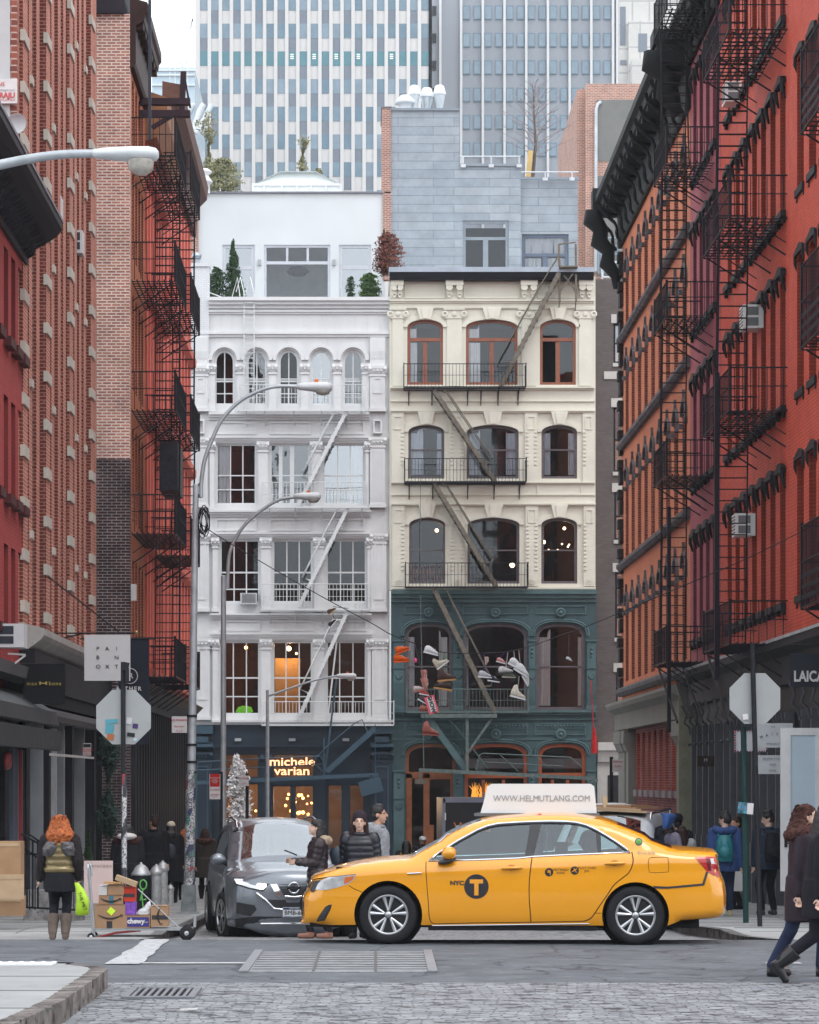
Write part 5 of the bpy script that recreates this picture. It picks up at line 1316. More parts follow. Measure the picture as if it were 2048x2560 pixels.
m = MB(); m.bar((PX(42, bD), bD + .08, 12.0), (PX(42, bD), bD + .08, PZ(312, bD)), .04, .04); m.build('mast', M_iron, sd)
ps = thing('wall_sign', 'white wall sign with red lettering high on the pale wall at the upper left edge', 'sign', (PX(15, 50.2), 50.2, PZ(258, 50.2)))
m = MB(); m.box(PX(-60, 50.2), PX(43, 50.2), 50.2, 50.25, PZ(258, 50.2), PZ(197, 50.2)); m.build('board', mat('sign_board_white', (.66, .66, .66), .6), ps)
rd_ = mat('sign_red', (.45, .02, .02), .5)
text('ONG-RAJU', .13, mat('faded_red', (.55, .12, .12), .6), ps, TR(PX(38, 50.2), 50.19, PZ(239, 50.2)), align='RIGHT', bold=.006)
text('SIGNS', .1, mat('faded_red', (.55, .12, .12), .6), ps, TR(PX(12, 50.2), 50.19, PZ(211, 50.2)), align='RIGHT'); text('CANAL STREET NYC', .05, mat('faded_grey', (.4, .4, .45), .6), ps, TR(PX(38, 50.2), 50.19, PZ(226, 50.2)), align='RIGHT'); text('212 679 1614', .05, mat('faded_red', (.55, .12, .12), .6), ps, TR(PX(38, 50.2), 50.19, PZ(250, 50.2)), align='RIGHT')
def acl(px0, px1, py0, py1, D, label, g=True):
 m = MB(); d = .4; m.box(PX(px0, D), PX(px1, D), D, D + .5, PZ(py1, D), PZ(py0, D)); o = solo(m, 'air_conditioner', mat('ac_white2', (.62, .64, .66), .5, 0, .05, 4), label, 'air conditioner')
 m = MB(); h = PZ(py0, D) - PZ(py1, D); w = PX(px1, D) - PX(px0, D); x0, z0 = PX(px0, D), PZ(py1, D)
 m.box(x0 + w * .08, x0 + w * .7, D - .01, D + .01, z0 + h * .15, z0 + h * .47); m.box(x0 + w * .08, x0 + w * .7, D - .01, D + .01, z0 + h * .55, z0 + h * .9); m.build('grille', mat('ac_dark', (.04, .045, .06), .6), o)
 return o
acl(-26, 60, 1559, 1618, 47.0, 'big white air conditioner jutting from the low red house at the left edge')
m = MB(); m.bar((PX(20, 47.1), 47.1, PZ(1634, 47.1)), (PX(64, 47.1), 47.1, PZ(1637, 47.1)), .03, .03); m.bar((PX(64, 47.1), 47.1, PZ(1638, 47.1)), (PX(35, 47.1), 47.1, PZ(1660, 47.1)), .03, .03); solo(m, 'air_conditioner_bracket', mat('bracket_white', (.6, .6, .6), .5), 'small white angle bracket below the big air conditioner at the left edge', 'bracket')
acl(187, 206, 575, 632, 61.0, 'narrow grey white air conditioner high on the ribbed brown brick building')
acl(136, 152, 488, 540, 57.5, 'upper pale air conditioner beside the tip of the black left cornice')
# ---- tall end building with the exposed brick side wall
T = TLEFT(XL2)
M_pbk = brick('pale_side_brick', (.58, .27, .19), (.36, .15, .12), (.80, .70, .64), bw=.22, rh=.072, ms=.018, rough=.9, var=.25, patch=(.55, .46, .42), pth=.72)
M_bbk2 = brick('tarred_side_brick', (.045, .03, .035), (.07, .035, .035), (.28, .27, .28), bw=.22, rh=.072, ms=.010, rough=.8, var=.5, patch=(.46, .44, .45), pth=.62)
M_org2 = brick('burnt_orange_brick', (.58, .20, .10), (.53, .18, .09), (.38, .12, .06), rough=.75, var=.15, paint=.3)
M_salm = mat('salmon_red_paint', (.72, .17, .12), .6, 0, .12, 1.5)
th = thing('tall_end_building', 'tall old building showing a pale brick side wall, black below, left side of the street', 'building', (XL2 - 3, 68, gz(68)))
zt = PZ(35, 66); zm = PZ(1146, 66)
m = MB(); m.box(-9, XL2, 66, 66.3, zm, zt); m.build('side_wall', M_pbk, th)
m = MB(); m.box(-9, XL2 + .002, 65.99, 66.3, -1.3, zm); m.build('side_wall', M_bbk2, th)
m = MB(); m.box(PX(230, 66), PX(312, 66), 65.9, 69, zt, zt + 2); m.build('roof_shed', mat('dark_bulkhead', (.035, .03, .045), .7), th)
TW = [66.9 + .95 * i for i in range(4)]; TRW = [(4.9, 7.2), (8.1, 10.4), (11.3, 13.6), (14.5, 16.6), (17.2, 18.8)]
m = MB(T); wplate(m, rect(66.3, 70.6, 4.4, 19.3), 0, .3, holes_for(TW, .55, TRW, .28)); m.build('wall', [M_org2, M_orv], th)
winrow(th, T, TW, .55, TRW, .28, .28, M_iron, None, None)
m = MB(T); m.box(66.3, 70.6, .3, 8, -1.3, 19.6); m.build('body', M_org2, th)
big_cornice(th, T, 66.0, 70.7, 18.9, 20.45, .42, 7, scr=False, mt=mat('cornice_umber', (.045, .022, .02), .6, 0, .3, 3))
r2h = thing('salmon_house', 'salmon red iron fronted house behind the left fire escapes', 'building', (XL2 - 3, 74, gz(74)))
m = MB(T); m.box(70.6, 77, .25, 8, -1.4, 18.6); m.build('body', mat('salmon_dark', (.42, .08, .06), .6), r2h)
for i in range(7):
 c = 70.9 + i * .95; m = MB(T); m.box(c - .16, c + .16, -.05, .25, 3.8, 18.6); m.build('pilaster', M_salm, r2h)
for z in (4.4, 7.7, 10.9, 14.1, 17.2): m = MB(T); m.prof([(0, z), (-.2, z + .1), (-.22, z + .3), (0, z + .35)], 70.6, 77); m.box(70.6, 77, -.02, .25, z - .3, z); m.build('belt_course', M_salm, r2h)
m = MB(T); m.prof([(0, 18.2), (-.3, 18.3), (-.55, 18.8), (-.6, 19.3), (0, 19.5)], 70.6, 77); m.build('cornice', mat('ochre_cornice', (.34, .16, .08), .6, 0, .2, 3), r2h)
r3h = thing('plum_house', 'dark red house with a long brown cornice at the far end of the left row', 'building', (XL2 - 3, 84, gz(84)))
m = MB(T); m.box(77, 90, .25, 8, -1.5, 19.8); m.build('body', mat('reflected_pale', (.34, .26, .24), .8), r3h)  # reflections in the white house windows lightened by a paler body colour
for i in range(9): c = 77.6 + i * 1.5; m = MB(T); m.box(c - .3, c + .3, 0, .25, 3.8, 19.8); m.build('pilaster', mat('red_paint2', (.66, .15, .11), .6, 0, .1, 2), r3h)
for z in (4.4, 8.0, 11.6, 15.2): m = MB(T); m.prof([(0, z), (-.16, z + .1), (-.18, z + .3), (0, z + .35)], 77, 90); m.build('belt_course', M_salm, r3h)
m = MB(T); m.prof([(0, 19.6), (-.15, 19.6), (-.2, 20.5), (-.5, 20.8), (-.55, 21.2), (0, 21.3)], 76.8, 90.2); m.build('cornice', mat('brown_cornice', (.12, .06, .045), .6, 0, .3, 3), r3h)
for bld, a, b in ((th, 66.3, 70.6), (r2h, 70.6, 77), (r3h, 77, 90)):
 m = MB(T); m.box(a, b, .02, .3, -1.5, 4.0); s_ = m.build('shop_front', M_shdk, bld)
 m = MB(T); m.prof([(0, 3.6), (-.15, 3.6), (-.2, 4.0), (-.4, 4.2), (0, 4.4)], a, b); m.build('shop_cornice', M_chf, bld)
 n = int((b - a) / .8)
 for i in range(n): c = a + .3 + i * (b - a) / n; m = MB(T); m.box(c - .07, c + .07, -.1, .02, -1.4, 3.6); m.build('shop_column', mat('column_soot', (.022, .023, .028), .5), s_)
m = MB(T);
fe(th, T, 66.45, 70.5, [4.37, 7.82, 10.78, 13.9, 16.9], 1.05, M_fe, rail=.9)
fe(r2h, T, 72.6, 76.4, [4.4, 7.8, 11.0, 14.2, 17.4], 1.05, M_fe, rail=.95)
D0 = 69
m = MB()
for py, h in ((255, .16), (285, .12)): m.box(-5.9, PX(476, D0), D0 - .1, D0 + .1, PZ(py + 8, D0), PZ(py - 8, D0))
m.bar((PX(455, D0), D0, PZ(285, D0)), (PX(459, D0), D0, PZ(180, D0)), .14, .14); m.bar((PX(459, D0), D0, PZ(180, D0)), (PX(476, D0), D0, PZ(270, D0)), .05, .05); m.bar((PX(380, D0), D0, PZ(320, D0)), (PX(440, D0), D0, PZ(283, D0)), .12, .1)
m.build('hoist_beam', mat('beam_plum', (.045, .025, .035), .6), th)
m = MB(T); m.bar((66.2, -.46, 17.2), (66.2, -.46, 24), .07, .07); m.build('stack_pipe', mat('blue_black_pipe', (.05, .06, .085), .5), th)
m = MB(T); m.box(68.2, 70.2, -1.0, -.55, 9.0, 10.2); m.build('tarpaulin', mat('black_tarp', (.02, .02, .03), .5, 0, .3, 5, .6, 10), th)
m = MB(); m.box(PX(330, 66.2), PX(343, 66.2), 65.9, 66.1, PZ(1502, 66), PZ(1461, 66)); solo(m, 'junction_box', mat('box_white', (.6, .6, .6), .5), 'small white electrical box on the corner of the black brick side wall', 'electrical box')
# == TOWERS far behind
M_tw = mat('tower_concrete', (.62, .60, .585), .8, 0, .05, .12, streak=True, grime=(.52, .49, .47), gth=.66)  # tower colours paled and greyed; some distance haze is put into them
M_tp = [mat('tower_glass_%d' % i, c, .12, 0, .15, .5) for i, c in enumerate([(.12, .20, .26), (.16, .24, .30), (.07, .20, .24), (.20, .27, .33)])]
M_tsp = mat('tower_spandrel', (.16, .185, .225), .4, 0, .08, .4)
t1 = Fr(330); u, v = t1.u, t1.v
wt = thing('chequered_tower', 'white office tower with a chequered pattern of tall blue grey windows behind the white house', 'tower', (u(785), 330, -2))
m = MB(t1.T); m.box(u(489), u(1080), 0.25, 30, -2, v(-60)); m.build('body', M_tw, wt)
m = MB(t1.T); n = 22
for i in range(n + 1):
 a = 489 if i == 0 else 499 + 27.65 * i - 7.5; b = 500 if i == 0 else 499 + 27.65 * i + 1.2
 m.box(u(min(a, 1072)), u(min(b, 1080)), 0, .26, -2, v(-60))
m.build('pier', M_tw, wt)
cells = []; sp_ = MB(t1.T)
for r_ in range(-1, 9):
 yt = 58 + 69.3 * r_
 for c in range(21):
  x0 = 500 + 27.65 * c; x1 = x0 + 19.2
  cells.append((x0, x1, yt, yt + 36))
  if (r_ + c) % 2 == 0: sp_.box(u(x0), u(x1), .2, .27, v(yt + 69.3), v(yt + 36.6))
  else: sp_.box(u(x0 - .5), u(x1 + .5), .1, .3, v(yt + 67), v(yt + 37)) if False else None
sp_.build('spandrel', M_tsp, wt, kind='stuff')
vis = [c for c in cells if c[2] < 410 or c[0] > 900]
pr, rest = vis[:100], vis[100:]
for (a, b, c, d) in pr:
 m = MB(t1.T); m.box(u(a), u(b), .19, .262, v(d), v(c)); m.build('window', M_tp[2] if 110 < c < 140 else rnd.choice(M_tp[:2] + M_tp[3:]), wt)
m = MB(t1.T)
for (a, b, c, d) in rest: m.m = rnd.choice((0, 1, 3)); m.box(u(a), u(b), .19, .262, v(d), v(c))
m.build('window', M_tp, wt, kind='stuff')
m = MB(t1.T)
for c in (8, 10, 12, 14, 17):
 for k in range(3): m.box(u(500 + 27.65 * c + 5), u(500 + 27.65 * c + 13), .17, .19, v(136 + k * 5), v(134 + k * 5))
m.build('office_lights', mat('office_glow', (.9, .95, .8), .5, var=0, emit=.5), wt)
t2 = Fr(345); u, v = t2.u, t2.v
gt = thing('grey_tower', 'blue grey office tower with thin white vertical fins behind the cream house', 'tower', (u(1310), 345, -2))
M_tg = mat('tower_grey', (.29, .31, .345), .6, 0, .06, .15, streak=True); M_fin = mat('tower_fin', (.62, .62, .62), .6, 0, .05, .4)
m = MB(t2.T); m.box(u(1076), u(1548), .25, 25, -2, v(-60)); m.build('body', M_tg, gt)
m = MB(t2.T)
for x in [1101] + [1153 + 54.2 * i for i in range(8)] + [1543]: m.box(u(x - 3), u(x + 3), -.35, .25, -2, v(-60))
m.build('fin', M_fin, gt); cells = []
for r_ in range(0, 8):
 yt = 13 + 68.5 * r_ - (0 if r_ else 0)
 for c in range(14): cells.append((1157 + 27.1 * c, 1157 + 27.1 * c + 18.5, yt, yt + 35))
cells = [c for c in cells if c[2] < 400]
cells.sort(key=lambda c: (c[2], c[0]))
pr, rest = cells[:96], cells[96:]
for (a, b, c, d) in pr:
 m = MB(t2.T); m.box(u(a), u(b), .10, .26, v(d), v(c)); w_ = m.build('window', M_tp[0], gt)
m = MB(t2.T)
for (a, b, c, d) in cells: m.box(u(a + 2), u(b - 2), .08, .12, v(d - 2), v(c + 3))
m.build('glazing', M_tp[3], gt, kind='stuff')
if rest:
 m = MB(t2.T)
 for (a, b, c, d) in rest: m.box(u(a), u(b), .10, .26, v(d), v(c))
 m.build('window', M_tp[0], gt, kind='stuff')
for r_ in range(6): m = MB(t2.T); m.box(u(1081), u(1091), .15, .26, v(38 + 68.5 * r_), v(14 + 68.5 * r_)); m.build('vent_opening', M_int, gt)
t3 = Fr(390); u, v = t3.u, t3.v
M_pb = brick('pale_panel_wall', (.60, .585, .56), (.57, .555, .53), (.42, .41, .40), bw=2.4, rh=3.4, ms=.12, rough=.8, var=.05, offs=0)
pb = thing('pale_panel_block', 'pale stone panel office block glimpsed right of the grey tower', 'tower', (u(1620), 390, -2))
m = MB(t3.T); m.box(u(1545), u(1760), 1, 20, -2, v(-60)); m.box(u(1572), u(1700), .0, 1, -2, v(52)); m.box(u(1575), u(1740), -3, 0, -2, v(160)); m.build('body', M_pb, pb)
for a, b, c, d in ((1552, 1566, 12, 108), (1596, 1618, 84, 130), (1642, 1662, 84, 130), (1552, 1568, 146, 158), (1596, 1618, 145, 158), (1640, 1660, 145, 158), (1590, 1612, 193, 205)):
 m = MB(t3.T); m.box(u(a), u(b), -.06 if c < 140 else .9, 1.0 if c > 140 else 0.02, v(d), v(c)) if a > 1570 else m.box(u(a), u(b), .9, 1.02, v(d), v(c)); m.build('window', M_tsp, pb)
t4 = Fr(300); u, v = t4.u, t4.v
gb_ = thing('pale_glass_building', 'pale glass building with white arches glimpsed left of the chequered tower', 'building', (u(440), 300, -2))
m = MB(t4.T); m.box(u(380), u(487), 0, 20, -2, v(168)); m.build('body', mat('pale_curtain_wall', (.45, .55, .62), .2, 0, .12, .4), gb_)
m = MB(t4.T)
for y in (178, 190, 215, 262, 330, 388, 440): m.box(u(380), u(488), -.2, 0, v(y), v(y - 3))
for x in (425, 438, 452, 470): m.box(u(x) - .05, u(x) + .05, -.1, 0, -2, v(170))
for c in (462, 510): m.tube([(u(c - 30), -.3, v(340)), (u(c - 18), -.3, v(300)), (u(c - 10), -.3, v(278)), (u(c), -.3, v(262))], .35, 6); m.tube([(u(c + 20), -.3, v(262)), (u(c - 10), -.3, v(320)), (u(c - 20), -.3, v(335))], .3, 6)
m.build('mullion', mat('frame_white2', (.7, .73, .75), .5), gb_)
m = MB(t4.T)
for a, b in (((445, 150), (479, 34)), ((462, 150), (479, 34)), ((487, 60), (479, 34))): m.bar((u(a[0]), 2, v(a[1])), (u(b[0]), 2, v(b[1])), .12, .12)
for y in (143, 150, 157): m.box(u(445), u(489), 1.9, 2.1, v(y + 1), v(y))
m.bar((u(452), 2, v(168)), (u(452), 2, v(143)), .3, .3); m.build('roof_mast', mat('mast_pale', (.6, .63, .66), .5), gb_)
# == ROOF TREES AND SHRUBS
M_lfy = mat('leaf_yellow_green', (.22, .22, .12), .7, 0, .35, 3); M_lfd = mat('leaf_conifer', (.035, .07, .03), .7, 0, .4, 4); M_lfr = mat('leaf_russet', (.16, .06, .045), .7, 0, .35, 4)
M_bark = mat('bark', (.13, .10, .08), .9, 0, .3, 6); M_twig = mat('twig_grey', (.30, .27, .28), .9, 0, .2, 6)
def leaves(m, c, r, n, s, sq=1.0):
 for _ in range(n):
  d = Vector((rnd.gauss(0, 1), rnd.gauss(0, 1), rnd.gauss(0, 1))).normalized() * (rnd.random() ** .45)
  p = Vector(c) + Vector((d.x * r[0], d.y * r[1], d.z * r[2])); a = Vector((rnd.uniform(-1, 1), rnd.uniform(-1, 1), rnd.uniform(-1, 1))).normalized(); b = a.orthogonal().normalized()
  k = s * rnd.uniform(.6, 1.3); m.add([p - a * k, p + b * k * .5 * sq, p + a * k, p - b * k * .5 * sq], [(0, 1, 2, 3)], False)
def shrub(name, label, px, pyt, pyb, w, D, mt, n=900, s=.05, lean=0, kind='cone', cat='shrub'):
 H = (pyb - pyt) * D / F; W_ = w * D / F / 2 * (1.35 if kind != 'cone' else 1.1); b = Vector((PX(px, D), D, PZ(pyb, D)))
 t = thing(name, label, cat, b); m = MB()
 m.tube([b, b + Vector((lean * .3, 0, H * .5)), b + Vector((lean, 0, H * .95))], [.05, .035, .01], 6); m.build('trunk', M_bark, t)
 m = MB()
 for k in range(26):
  f = k / 25; rr = W_ * ((1 - f) * .95 + .08) if kind == 'cone' else (W_ * math.sqrt(max(.04, 1 - (f - .38) ** 2 / .42)) if kind == 'egg' else W_ * (.5 + .5 * math.sin(f * 9)))
  c = b + Vector((lean * f, 0, H * (.06 + .94 * f)))
  for q in range(3 if kind != 'sparse' else 2):
   a = rnd.uniform(0, 6.28); leaves(m, c + Vector((math.cos(a) * rr * .45, math.sin(a) * rr * .45, rnd.uniform(-.05, .05))), (rr * .6, rr * .6, H * .05), n // 52, s)
 m.build('crown', mt, t, fix=False); return t
shrub('conifer', 'tall thin green conifer in front of the left penthouse window', 583, 606, 748, 62, 107, M_lfd, 1500, .055, cat='tree')
shrub('round_shrub', 'dark green rounded shrub at the left corner of the white terrace', 541, 672, 748, 46, 107, M_lfd, 1500, .05, kind='egg')
shrub('round_shrub', 'bright green rounded shrub at the right end of the white terrace', 925, 684, 748, 48, 107, mat('leaf_bright', (.07, .13, .04), .7, 0, .4, 4), 1700, .05, kind='egg')
shrub('slim_plant', 'small slim green plant before the right penthouse window', 877, 692, 748, 22, 107, M_lfd, 350, .05, kind='egg', cat='plant')
shrub('russet_shrub', 'russet and green bushy shrub between the white and slate penthouses', 972, 586, 690, 66, 106.5, M_lfr, 1900, .06, kind='egg')
shrub('russet_spire', 'narrow russet conifer spire beside the russet bush on the white roof', 960, 578, 690, 26, 107, mat('leaf_rust_green', (.10, .07, .035), .7, 0, .4, 4), 800, .05, cat='tree')
shrub('bamboo_tree', 'tall feathery yellow green tree on the white house roof behind the chimney cowl', 522, 292, 480, 56, 113, M_lfy, 1100, .07, kind='sparse', cat='tree')
shrub('leafy_bush', 'loose yellow green bush on the roof right of the chimney cowl', 556, 400, 480, 84, 112, M_lfy, 1500, .07, kind='egg')
shrub('bamboo_tree', 'small wispy yellow green tree above the glazed roof lantern', 757, 346, 432, 30, 112, M_lfy, 420, .07, kind='sparse', cat='tree')
shrub('leafy_bush', 'low green sprig on the roof right of the glazed lantern', 795, 424, 440, 20, 112, M_lfy, 200, .06, kind='egg')
shrub('potted_conifer', 'small dark conifer in front of the grey left shop', 221, 2082, 2210, 36, 56, M_lfd, 900, .04, cat='tree')
shrub('ivy_column', 'dark ivy growing up between the left shop fronts', 271, 1848, 2100, 50, 64, mat('leaf_ivy', (.03, .06, .05), .6, 0, .4, 4), 1800, .05, kind='x', cat='plant')
shrub('blossom_tree', 'white blossom tree standing before the left window of the blue shop', 597, 1900, 2200, 60, 103.2, mat('petal_white', (.60, .58, .58), .8, 0, .3, 5), 2600, .08, kind='egg', cat='tree')
D = 116; b = Vector((PX(1332, D), D, PZ(445, D))); bt_ = thing('bare_tree', 'bare leafless tree rising from the roof of the slate penthouse', 'tree', b)
m = MB(); zt_ = PZ(208, D); H = zt_ - b.z; m.tube([b, b + Vector((.12, 0, H * .35)), b + Vector((.05, 0, H * .7)), b + Vector((0, 0, H))], [.08, .06, .035, .01], 8); m.build('trunk', M_bark, bt_)
m = MB()
for k in range(46):
 f = .22 + .75 * k / 45; p = b + Vector((.08, 0, H * f)); a = k * 2.4; L = 2.2 * (1 - f) ** .8 + .25; d = Vector((math.cos(a), math.sin(a) * .7, .35 + .5 * f))
 q = p + d * L; m.tube([p, p + d * L * .5 + Vector((0, 0, .06)), q], [.022, .013, .004], 4)
 for j in range(5):
  t = rnd.uniform(.25, .95); s_ = p + d * L * t; e = s_ + Vector((rnd.uniform(-.5, .5), rnd.uniform(-.4, .4), rnd.uniform(.05, .5))) * L * .35; m.tube([s_, (s_ + e) / 2 + Vector((0, 0, .03)), e], [.009, .006, .003], 3)
m.build('branch', M_twig, bt_)
m = MB(); m.bar(b + Vector((-.2, -.2, 0)), b + Vector((-.1, -.2, 1.1)), .2, .1); solo(m, 'burlap_post', mat('post_yellow', (.6, .42, .18), .8), 'yellow wooden post at the foot of the bare roof tree', 'post')
# == CARS
def catmull(pts, k=5, closed=False):
 out = []; n = len(pts)
 for i in range(n - 1):
  p0, p1, p2, p3 = pts[max(i - 1, 0)], pts[i], pts[i + 1], pts[min(i + 2, n - 1)]
  for j in range(k):
   t = j / k; t2, t3 = t * t, t * t * t
   out.append(tuple(.5 * ((2 * p1[a]) + (-p0[a] + p2[a]) * t + (2 * p0[a] - 5 * p1[a] + 4 * p2[a] - p3[a]) * t2 + (-p0[a] + 3 * p1[a] - 3 * p2[a] + p3[a]) * t3) for a in (0, 1)))
 out.append(tuple(pts[-1])); return out
def clip(poly, ax, val, keep):
 out = []; n = len(poly)
 for i in range(n):
  a, b = poly[i], poly[(i + 1) % n]
  ia = (a[ax] <= val) if keep == 'lo' else (a[ax] >= val); ib = (b[ax] <= val) if keep == 'lo' else (b[ax] >= val)
  if ia: out.append(a)
  if ia != ib:
   t = (val - a[ax]) / (b[ax] - a[ax]); p = [a[0] + (b[0] - a[0]) * t, a[1] + (b[1] - a[1]) * t]; p[ax] = val; out.append(tuple(p))
 return out
def area(p): return sum(p[i][0] * p[(i + 1) % len(p)][1] - p[(i + 1) % len(p)][0] * p[i][1] for i in range(len(p))) / 2
GX = .08
def keyhole(outer, hole):
 if area(outer) < 0: outer = outer[::-1]
 if area(hole) > 0: hole = hole[::-1]
 xs = [p[0] for p in hole]; xg = GX * round((min(xs) + max(xs)) / 2 / GX)
 def cut(poly):
  best = None
  for i in range(len(poly)):
   p, q = poly[i], poly[(i + 1) % len(poly)]
   if (p[0] - xg) * (q[0] - xg) <= 0 and p[0] != q[0]:
    z = p[1] + (q[1] - p[1]) * (xg - p[0]) / (q[0] - p[0])
    if best is None or z > best[1]: best = (i, z)
  return best[0], (xg, best[1])
 i, po = cut(outer); j, ph = cut(hole)
 return outer[:i + 1] + [po, ph] + hole[j + 1:] + hole[:j + 1] + [ph, po] + outer[i + 1:]
def tidy(p):
 ch = True
 while ch and len(p) > 2:
  ch = False
  for i in range(len(p)):
   a, b, c = p[i - 1], p[i], p[(i + 1) % len(p)]
   if abs(a[0] - b[0]) + abs(a[1] - b[1]) < 1e-6 or abs(a[0] - c[0]) + abs(a[1] - c[1]) < 1e-6:
    p = p[:i] + p[i + 1:]; ch = True; break
   cr = (b[0] - a[0]) * (c[1] - b[1]) - (b[1] - a[1]) * (c[0] - b[0]); dt = (b[0] - a[0]) * (c[0] - b[0]) + (b[1] - a[1]) * (c[1] - b[1])
   if abs(cr) < 1e-9 and dt < 0:
    p = p[:i] + p[i + 1:]; ch = True; break
 return p
def gridcut(poly, sx, sz):
 x0, x1 = min(p[0] for p in poly), max(p[0] for p in poly); cells = []
 i = math.floor(x0 / sx)
 while i * sx < x1:
  col = clip(clip(poly, 0, i * sx, 'hi'), 0, (i + 1) * sx, 'lo')
  if len(col) >= 3:
   z0, z1 = min(p[1] for p in col), max(p[1] for p in col); j = math.floor(z0 / sz)
   while j * sz < z1:
    c = clip(clip(col, 1, j * sz, 'hi'), 1, (j + 1) * sz, 'lo')
    c = tidy(c)
    if len(c) >= 3 and abs(area(c)) > 1e-7: cells.append(c)
    j += 1
  i += 1
 return cells
def uniq(m, ids):
 out = []
 for i in ids:
  if i in out: m.v.append(m.v[i].copy()); i = len(m.v) - 1
  out.append(i)
 return out
class Car:
 def __init__(s, top, W, belt, arches, zsill, crown, taper, tumble=.42, r=.10, greenx=(0, 1)):
  s.top = top; s.W = W; s.belt = belt; s.ar = arches; s.zs = zsill; s.crown = crown; s.tp = taper; s.tb = tumble; s.r = r; s.gx = greenx
  s.x0, s.x1 = min(p[0] for p in top), max(p[0] for p in top)
 def dist(s, x, z):
  best = 9
  T_ = s.top
  for i in range(0, len(T_) - 1):
   ax, az = T_[i]; bx, bz = T_[i + 1]; dx, dz = bx - ax, bz - az; L = dx * dx + dz * dz
   t = 0 if L == 0 else max(0, min(1, ((x - ax) * dx + (z - az) * dz) / L))
   d = math.hypot(x - ax - dx * t, z - az - dz * t)
   if d < best: best = d
  return best
 def Y(s, x, z, edge=True):
  a0, l0, a1, l1 = s.tp
  w = s.W
  d = x - s.x0
  if d < l0: w *= 1 - a0 * ((l0 - d) / l0) ** 2.2
  d = s.x1 - x
  if d < l1: w *= 1 - a1 * ((l1 - d) / l1) ** 2.2
  b = s.belt(x)
  zz = (z - .55) / .4
  w -= .034 * zz * zz if z < b else .034 * ((b - .55) / .4) ** 2
  if z < .34: w -= .05 * ((.34 - z) / .2) ** 2
  if z > b - .07:
   q = z - (b - .07); w -= (.07 * min(1, q / .07) ** 1.5) * .5 + max(0, z - b) * s.tb
  w += .012 * math.exp(-((z - (b - .13)) / .05) ** 2)
  if edge:
   d = s.dist(x, z); r = s.r
   if d < r: w -= r * (1 - math.sqrt(max(0, 1 - ((r - d) / r) ** 2))) * .8
  return w
 def outline(s):
  P = list(s.top); bot = []
  x = s.top[-1][0]
  for (xc, zc, R) in sorted(s.ar, key=lambda a: -a[0]):
   a0 = math.asin(max(-1, min(1, (s.zs - zc) / R)))
   bot.append((xc + R * math.cos(a0), s.zs))
   for k in range(0, 25):
    a = a0 + (math.pi - 2 * a0) * k / 24; bot.append((xc + R * math.cos(a), zc + R * math.sin(a)))
   bot.append((xc - R * math.cos(a0), s.zs))
  return P + bot
 def skin(s, m, poly, off=0, sides=(-1,), g=(.08, .06), flat=None):
  vd = {}
  for c in gridcut(poly, *g):
   for sd in sides:
    ids = []
    for (x, z) in c:
     key = (round(x, 4), round(z, 4), sd)
     if key not in vd:
      vd[key] = len(m.v); m.v.append(m.T @ Vector((x, sd * (s.Y(x, z) + off), z)))
     if not ids or ids[-1] != vd[key]: ids.append(vd[key])
    if len(ids) > 2 and ids[0] == ids[-1]: ids.pop()
    ids = uniq(m, ids)
    if len(set(ids)) > 2:
     m.f.append(ids if sd < 0 else ids[::-1]); m.mi.append(m.m); m.sm.append(True)
 def line(s, m, pts, r=.006, off=.0, side=-1, seg=5, closed=False):
  m.tube([(x, side * (s.Y(x, z) + off), z) for x, z in pts], r, seg, closed=closed)
 def band(s, sel):
  n = len(s.top); out = {}; K = 16; rows = []
  for i, p in enumerate(s.top):
   a, b = s.top[max(i - 1, 0)], s.top[min(i + 1, n - 1)]
   t = Vector((b[0] - a[0], b[1] - a[1])).normalized(); nr = Vector((-t.y, t.x))
   y = s.Y(*p); c = s.crown(p, nr); row = []
   for k in range(K + 1):
    q = -1 + 2 * k / K; e = 1 - abs(q) ** 2.4
    row.append((p[0] + nr.x * c * e, q * y, p[1] + nr.y * c * e))
   rows.append(row)
  s.rows = rows
  for i in range(n - 1):
   for k in range(K):
    sl = sel(s.top[i], abs(-1 + 2 * (k + .5) / K))
    if sl is None: continue
    mm = out.setdefault(sl, [[], [], {}]); ids = []
    for (a, b) in ((i, k), (i + 1, k), (i + 1, k + 1), (i, k + 1)):
     if (a, b) not in mm[2]: mm[2][(a, b)] = len(mm[0]); mm[0].append(rows[a][b])
     ids.append(mm[2][(a, b)])
    mm[1].append(ids)
  return out
 def FX(s, y, z, front=True):
  rng = range(len(s.top) - 1) if front else range(len(s.top) - 2, -1, -1)
  for i in rng:
   a, b = s.top[i], s.top[i + 1]
   if (a[1] - z) * (b[1] - z) <= 0 and a[1] != b[1]:
    t = (z - a[1]) / (b[1] - a[1]); p = (a[0] + (b[0] - a[0]) * t, z)
    tt = Vector((b[0] - a[0], b[1] - a[1])).normalized(); nr = Vector((-tt.y, tt.x))
    yy = max(s.Y(*p), .05); q = min(1, abs(y) / yy); return p[0] + nr.x * s.crown(p, nr) * (1 - q ** 2.4)
  return s.x0
